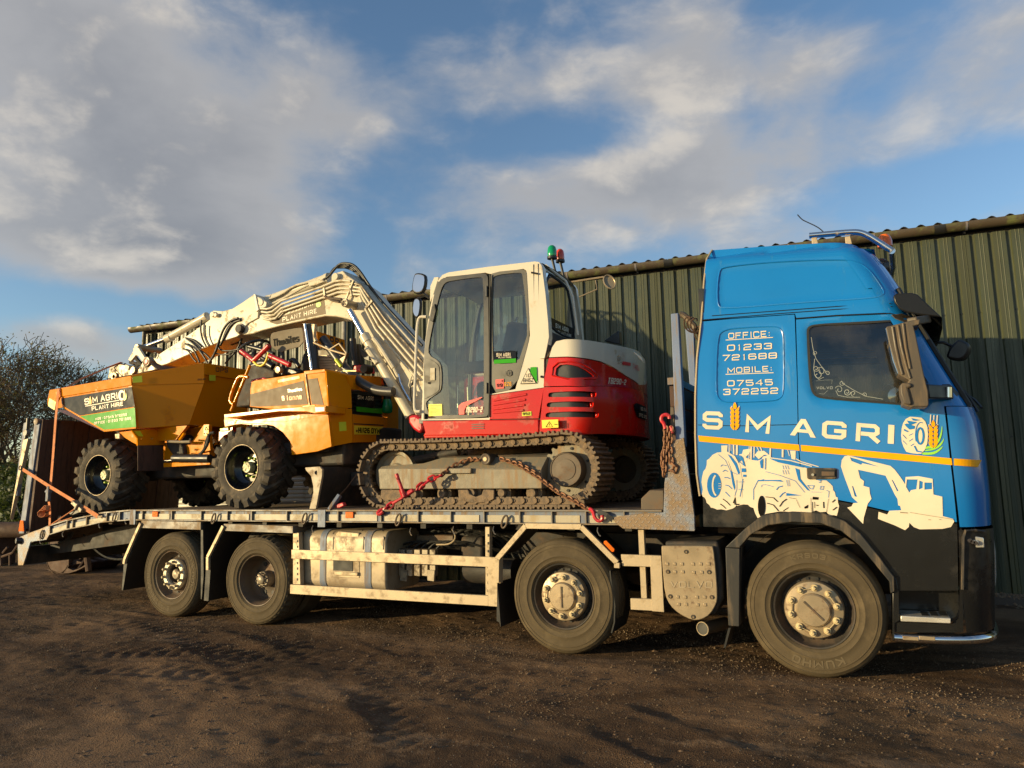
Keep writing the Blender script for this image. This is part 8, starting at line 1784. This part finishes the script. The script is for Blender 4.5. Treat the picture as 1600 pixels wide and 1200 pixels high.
DP(MB().prism([PX(*cB.xy(u, v), xbd) for u, v in ((618, 132), (772, 180), (776, 250), (700, 240), (640, 225), (622, 200))], (-.012, 0, 0)), 'orange_board', ORG, bevel=.002)
decal(text('PS+', quad(*[PX(*cB.xy(u, v), xbd+.003) for u, v in ((690, 205), (768, 222), (766, 182), (690, 160))], off=0, nrm=(1, 0, 0)), t=.2, asp=.8), 'board_lettering', DKP, dumper)
for k in range(6): DP(MB().beam(cB(622, 272+k*15, 1.2), cB(705+k*9, 270+k*15, 1.2), .03, .022), 'louvre', ALU)
DP(MB().prism([cB(u, v, 1.25) for u, v in ((600, 235), (720, 235), (700, 275), (600, 285))], .3), 'hood_panel', BOARD, bevel=.01)
for l, r in (([(202, 240), (270, 296), (355, 212)], .034), ([(352, 265), (470, 318)], .032), ([(262, 418), (275, 403), (325, 395), (372, 412), (350, 402)], .020)): tub(l, r, .6, REDC, 'red_handle', sm=0)
tub([(268, 300), (300, 330), (335, 310), (352, 250)], .014, .58, YLAB, 'yellow_handle', sm=2)
tub([(145, 572), (250, 320)], .020, .50, ORG, 'hand_rail_post', sm=0); tub([(240, 386), (205, 378), (180, 388), (138, 500), (142, 528), (160, 534)], .020, .48, ORG, 'hand_rail', sm=2)
DP(MB().prism([cB(u, v, .75) for u, v in ((205, 400), (260, 310), (330, 330), (385, 350), (380, 390), (262, 405), (250, 545), (170, 550))], .7), 'footwell', FRM, bevel=.02)
st2 = DP(MB().prism([cB(u, v, .95) for u, v in ((390, 345), (520, 330), (540, 250), (560, 250), (560, 360), (390, 372))], .5), 'seat', SEATM, bevel=.04)
m = MB(); c0 = cB(275, 225, .95); a1_ = Vector((0, 1, 0)); a2_ = Vector((.8, 0, .35)).normalized(); m.tube([c0+(a1_*math.cos(a)+a2_*math.sin(a))*.20 for a in np.linspace(0, 2*math.pi, 25)[:-1]], .018, 8, closed=True); m.tube([c0-a2_*.2, c0+a2_*.2], .016, 6); m.tube([c0, c0+Vector((-.05, 0, -.4))], .03, 8); DP(m, 'steering_wheel', DKP)
for l, r in (([(240, 215), (320, 235), (380, 260)], .03), ([(260, 330), (330, 300), (380, 330)], .05), ([(300, 270), (350, 300), (370, 350)], .02), ([(470, 300), (490, 285), (520, 330)], .03), ([(380, 360), (405, 300), (395, 290)], .014)): tub(l, r, .8, DKP if r != .014 else ALU, 'control_lever')
DP(MB().lathe([(0, 0), (.04, 0), (.05, .03), (.04, .06), (0, .06)], cB(400, 345, .6), 12), 'lever_knob', HUBM)
DP(MB().prism([cB(u, v, .9) for u, v in ((330, 330), (380, 320), (440, 330), (520, 345), (520, 368), (340, 390))], .4), 'control_console', DKP, bevel=.02)
tub([(815, 175), (830, 325)], .045, 1.35, DKP, 'exhaust_stack', sm=0); tub([(838, 210), (852, 320)], .06, 1.5, DKP, 'exhaust_stack', sm=0)
DP(MB().prism([cB(u, v, 1.3) for u, v in ((855, 225), (900, 260), (940, 310), (880, 290), (860, 260))], .05), 'air_cleaner', DKP, bevel=.01)
DP(MB().prism([cB(u, v, 1.1) for u, v in ((815, 352), (822, 322), (850, 318), (880, 322), (888, 356))], .2), 'red_bracket', REDC, bevel=.01); DP(MB().lathe([(0, 0), (.055, 0), (.06, .03), (.06, .12), (0, .12)], cB(875, 338, 1.08), 16), 'filler_cap', DKP)
for u, v, mt, lb in ((955, 545, AMB, 'orange lamp hanging by the rear grille'), (1005, 548, GRN, 'green lamp hanging by the rear grille')):
    c = cB(u, v, 1.45); o = DP(MB().tube([c+Vector((0, 0, z)) for z in (-.09, -.07, .0, .05, .09)], [.03, .065, .07, .065, .05], 16), 'beacon', mt, smooth=60, label=lb); MB().tube([c+Vector((0, 0, .09)), c+Vector((0, 0, .22))], .05, 12).build('beacon_base', DKP, o); MB().tube([c+Vector((0, 0, .2)), c+Vector((-.05, 0, .34))], .014, 6).build('beacon_pole', DKP, o)

# ================================================================ STRAPS AND CHAINS
def strap(label, cat='ratchet strap'): return root('ratchet_strap', label, cat, (-9.5, .1, 1.5), 'orange ratchet straps holding the dumper')
def r1(u, v, Y=.0): return cR1(u, v, Y)
s1 = strap('orange upright strap hooked over the front corner of the skip')
top = cA(118, 402, YS-.03)
MB().ribbon([top, cA(100, 600, .14), r1(368, 330, .08), r1(350, 545, .03)], .05, .004, wdir=(1, 0, .05)).build('webbing', STRAP, s1, smooth=0, bevel=0)
MB().ribbon([r1(340, 640, .02), r1(348, 700, .01), r1(345, 800, -.005)], .045, .004, wdir=(1, 0, .05)).build('webbing', STRAP, s1, smooth=0)
MB().ribbon([top+Vector((0, 0, .0)), top+Vector((.05, .08, .02)), cA(250, 345, .6), k1(100, 735, 1.0), k1(300, 660, 1.05)], .045, .004, wdir=(.3, 1, 0)).build('webbing', STRAP, s1, smooth=0)
m = MB(); c = r1(335, 595, .0); m.box(c, (.05, .04, .16)); m.cyl(c+Vector((-.05, 0, .05)), c+Vector((.05, 0, .05)), .022); m.beam(c+Vector((.02, -.02, -.05)), c+Vector((.03, -.03, .12)), .04, .012); m.build('ratchet', GALV, s1, bevel=.004)
m = MB(); c = r1(318, 705, -.02)
for k in range(4): m.ribbon([c+Vector(((.05+.012*k)*math.cos(a), -.012*k, (.075-.01*k)*math.sin(a)-.01*k)) for a in np.linspace(.4*k, 5.6+.3*k, 14)], .04, .004, wdir=(.15, 1, .1))
m.build('bundled_end', STRAP, s1, smooth=40)
s2 = strap('orange slanting strap running down from the ramp to the deck edge')
MB().ribbon([r1(158, 415, .0), r1(330, 525, -.02), r1(520, 640, -.03)], .045, .004, wdir=(.45, 0, 1)).build('webbing', STRAP, s2, smooth=0)
MB().ribbon([r1(575, 675, -.03), r1(680, 742, -.02)], .055, .004, wdir=(.45, 0, 1)).build('webbing', STRAP, s2, smooth=0)
m = MB(); a, b = r1(515, 640, -.03), r1(582, 705, -.03); m.beam(a, b, .055, .075); m.cyl(a.lerp(b, .6)+Vector((-.03, -.04, -.03)), a.lerp(b, .6)+Vector((.03, -.04, .05)), .022); m.build('ratchet', RIMS, s2, bevel=.006)
MB().tube([r1(145, 405, .0)+Vector((.025*math.cos(a), -.01, .03*math.sin(a))) for a in np.linspace(0, 2*math.pi, 13)[:-1]], .008, 6, closed=True).build('hook', RIMD, s2)
MB().tube(smooth_poly([r1(680, 742, -.02), r1(700, 745, -.02), r1(712, 738, -.03)], 1, False), .012, 6).build('hook', ALU, s2)
s2b = strap('thin slack cord lying from the tail rail up to the dark tarpaulin end', 'cord')
s2b['group'] = ''; del s2b['group']
MB().tube(smooth_poly([r1(335, 812, -.0), r1(400, 770, .0), r1(460, 730, .02), r1(520, 690, .05)], 1, False), .008, 6).build('cord', STRAP, s2b); MB().tube([r1(345, 808, .0), r1(420, 775, .02), r1(500, 750, .04)], .006, 5).build('cord', STRAP, s2b)
MB().prism([r1(u, v, .06) for u, v in ((465, 718), (490, 712), (540, 690), (560, 712), (500, 735))], .04).build('cord_end', DKP, s2b, bevel=.006)
s3 = root('ratchet_strap', 'dark reddish strap from the dozer blade down to the deck edge', 'ratchet strap', (-4.8, .2, 1.3))
MB().ribbon([b_(835, 925, .24), b_(780, 1000, .15), b_(742, 1040, .08)], .045, .004, wdir=(.7, 0, 1)).build('webbing', RUSTS, s3, smooth=0)
m = MB(); m.beam(b_(745, 1035, .07), b_(688, 1118, .0), .04, .05); m.build('ratchet', GALV, s3, bevel=.006); MB().prism([b_(u, v, .03) for u, v in ((715, 1090), (760, 1075), (768, 1095), (740, 1108), (718, 1110))], .05).build('hook', REDC, s3, bevel=.01)
def link_mb(L=.052, r=.0075):
    m = MB(); pts = []
    for i in range(12):
        a = 2*math.pi*i/12; pts.append((math.cos(a)*L*.30+(L*.2 if math.cos(a) > 0 else -L*.2), 0, math.sin(a)*L*.33))
    m.tube(pts, r, 5, closed=True); return m
def chain(par, path, mat, nm='chain_link', L=.05, r=.0075):
    pts = [Vector(p) for p in path]; seg = [(b-a).length for a, b in zip(pts, pts[1:])]; tot = sum(seg); n = max(2, int(tot/(L*.74))); first = None
    for k in range(n):
        d = tot*(k+.5)/n
        for a, b, l in zip(pts, pts[1:], seg):
            if d <= l: break
            d -= l
        p = a.lerp(b, min(1, d/l)); q = (b-a).to_track_quat('X', 'Z') @ Matrix.Rotation(R(90*(k % 2)+20), 4, 'X').to_quaternion()
        if first is None:
            first = link_mb(L, r).build(nm, mat, par, origin=(0, 0, 0), smooth=60, recalc=False); first.location = p-WO[par.name]; first.rotation_euler = q.to_euler()
        else: copy_at(first, par, p, q.to_euler())
RCH = M('rusty_chain', (.22, .10, .05), .6, .4, c2=(.35, .2, .12), amt=.5, sc=40.)
CG = 'chains tying the excavator down'
def t1(u, v, Y=.10): return cT1(u, v, Y)
c1 = root('tie_down_chain', 'red lever load binder with its chain over the front of the excavator track', 'chain', (-4.2, .1, 1.3), CG)
chain(c1, [t1(1060, 480, .20), t1(1180, 380, .30), t1(1300, 320, .34), t1(1400, 285, .35), t1(1525, 290, .30)], RCH, L=.055, r=.009)
chain(c1, [t1(785, 630, .12), t1(940, 520, .18), t1(1060, 478, .20)], REDC, L=.085, r=.011); chain(c1, [t1(480, 820, .06), t1(380, 895, .03)], REDC, L=.08, r=.012)
MB().beam(t1(610, 735, .08), t1(735, 650, .10), .045, .045).build('binder_body', REDC, c1, bevel=.012); MB().beam(t1(480, 815, .06), t1(612, 738, .08), .028, .028).build('binder_screw', REDC, c1, bevel=.008)
MB().tube([t1(625, 735, .06), t1(575, 590, .05), t1(528, 462, .05)], [.022, .018, .020], 10).build('binder_handle', REDC, c1)
MB().tube([t1(600, 740, .07), t1(570, 650, .06), t1(590, 640, .06), t1(625, 720, .07)], .012, 8).build('binder_yoke', REDC, c1)
MB().tube(smooth_poly([t1(400, 880, .03), t1(340, 890, .0), t1(300, 930, -.02), t1(330, 945, -.02), t1(370, 910, -.01)], 2, False), .018, 8).build('hook', REDC, c1)
MB().tube(smooth_poly([t1(765, 660, .11), t1(800, 590, .12), t1(850, 575, .14), t1(800, 650, .12)], 2, False), .010, 6).build('hook', REDC, c1)
c2_ = root('tie_down_chain', 'rusty chain slanting down over the rear of the excavator track to a red hook', 'chain', (-2.6, .1, 1.4), CG)
t2_ = lambda u, v, Y: cT2(u, v, Y)
chain(c2_, [t2_(225, 255, .33), t2_(400, 310, .28), t2_(640, 460, .22), t2_(850, 620, .14), t2_(1040, 720, .08), t2_(1205, 825, .0)], RCH, L=.055, r=.009)
chain(c2_, [t2_(420, 300, .30), t2_(640, 435, .24)], RCH, L=.055, r=.008)
MB().tube(smooth_poly([t2_(1190, 800, -.0), t2_(1230, 820, -.01), t2_(1245, 900, -.02), t2_(1295, 942, -.02), t2_(1335, 905, -.02), t2_(1325, 870, -.02)], 2, False), .016, 8).build('hook', REDC, c2_)
MB().ribbon([t2_(1280, 830, -.01), t2_(1380, 870, -.02), t2_(1440, 925, -.02)], .04, .006, wdir=(.4, .2, 1)).build('hook_tail', SEAL, c2_, smooth=0)
c3_ = root('tie_down_chain', 'loose reddish chain hanging with its hook from the headboard bracket', 'chain', (-1.35, .1, 1.8))
er = lambda u, v, Y=-.02: cEr(u, v, Y)
chain(c3_, [er(778, 590), er(775, 700), er(768, 860)], RCH, L=.055, r=.009); chain(c3_, [er(808, 590), er(800, 690), er(808, 780), er(832, 800), er(822, 840), er(800, 830)], RCH, L=.055, r=.009)
chain(c3_, [er(770, 720), er(760, 760), er(765, 810)], RCH, L=.055, r=.009)
MB().tube(smooth_poly([er(775, 600), er(768, 570), er(752, 555), er(755, 530), er(780, 520), er(798, 530), er(798, 545)], 2, False), .016, 8).build('hook', REDC, c3_); MB().tube([er(805, 585), er(812, 600), er(812, 625)], .016, 8).build('hook', REDC, c3_)
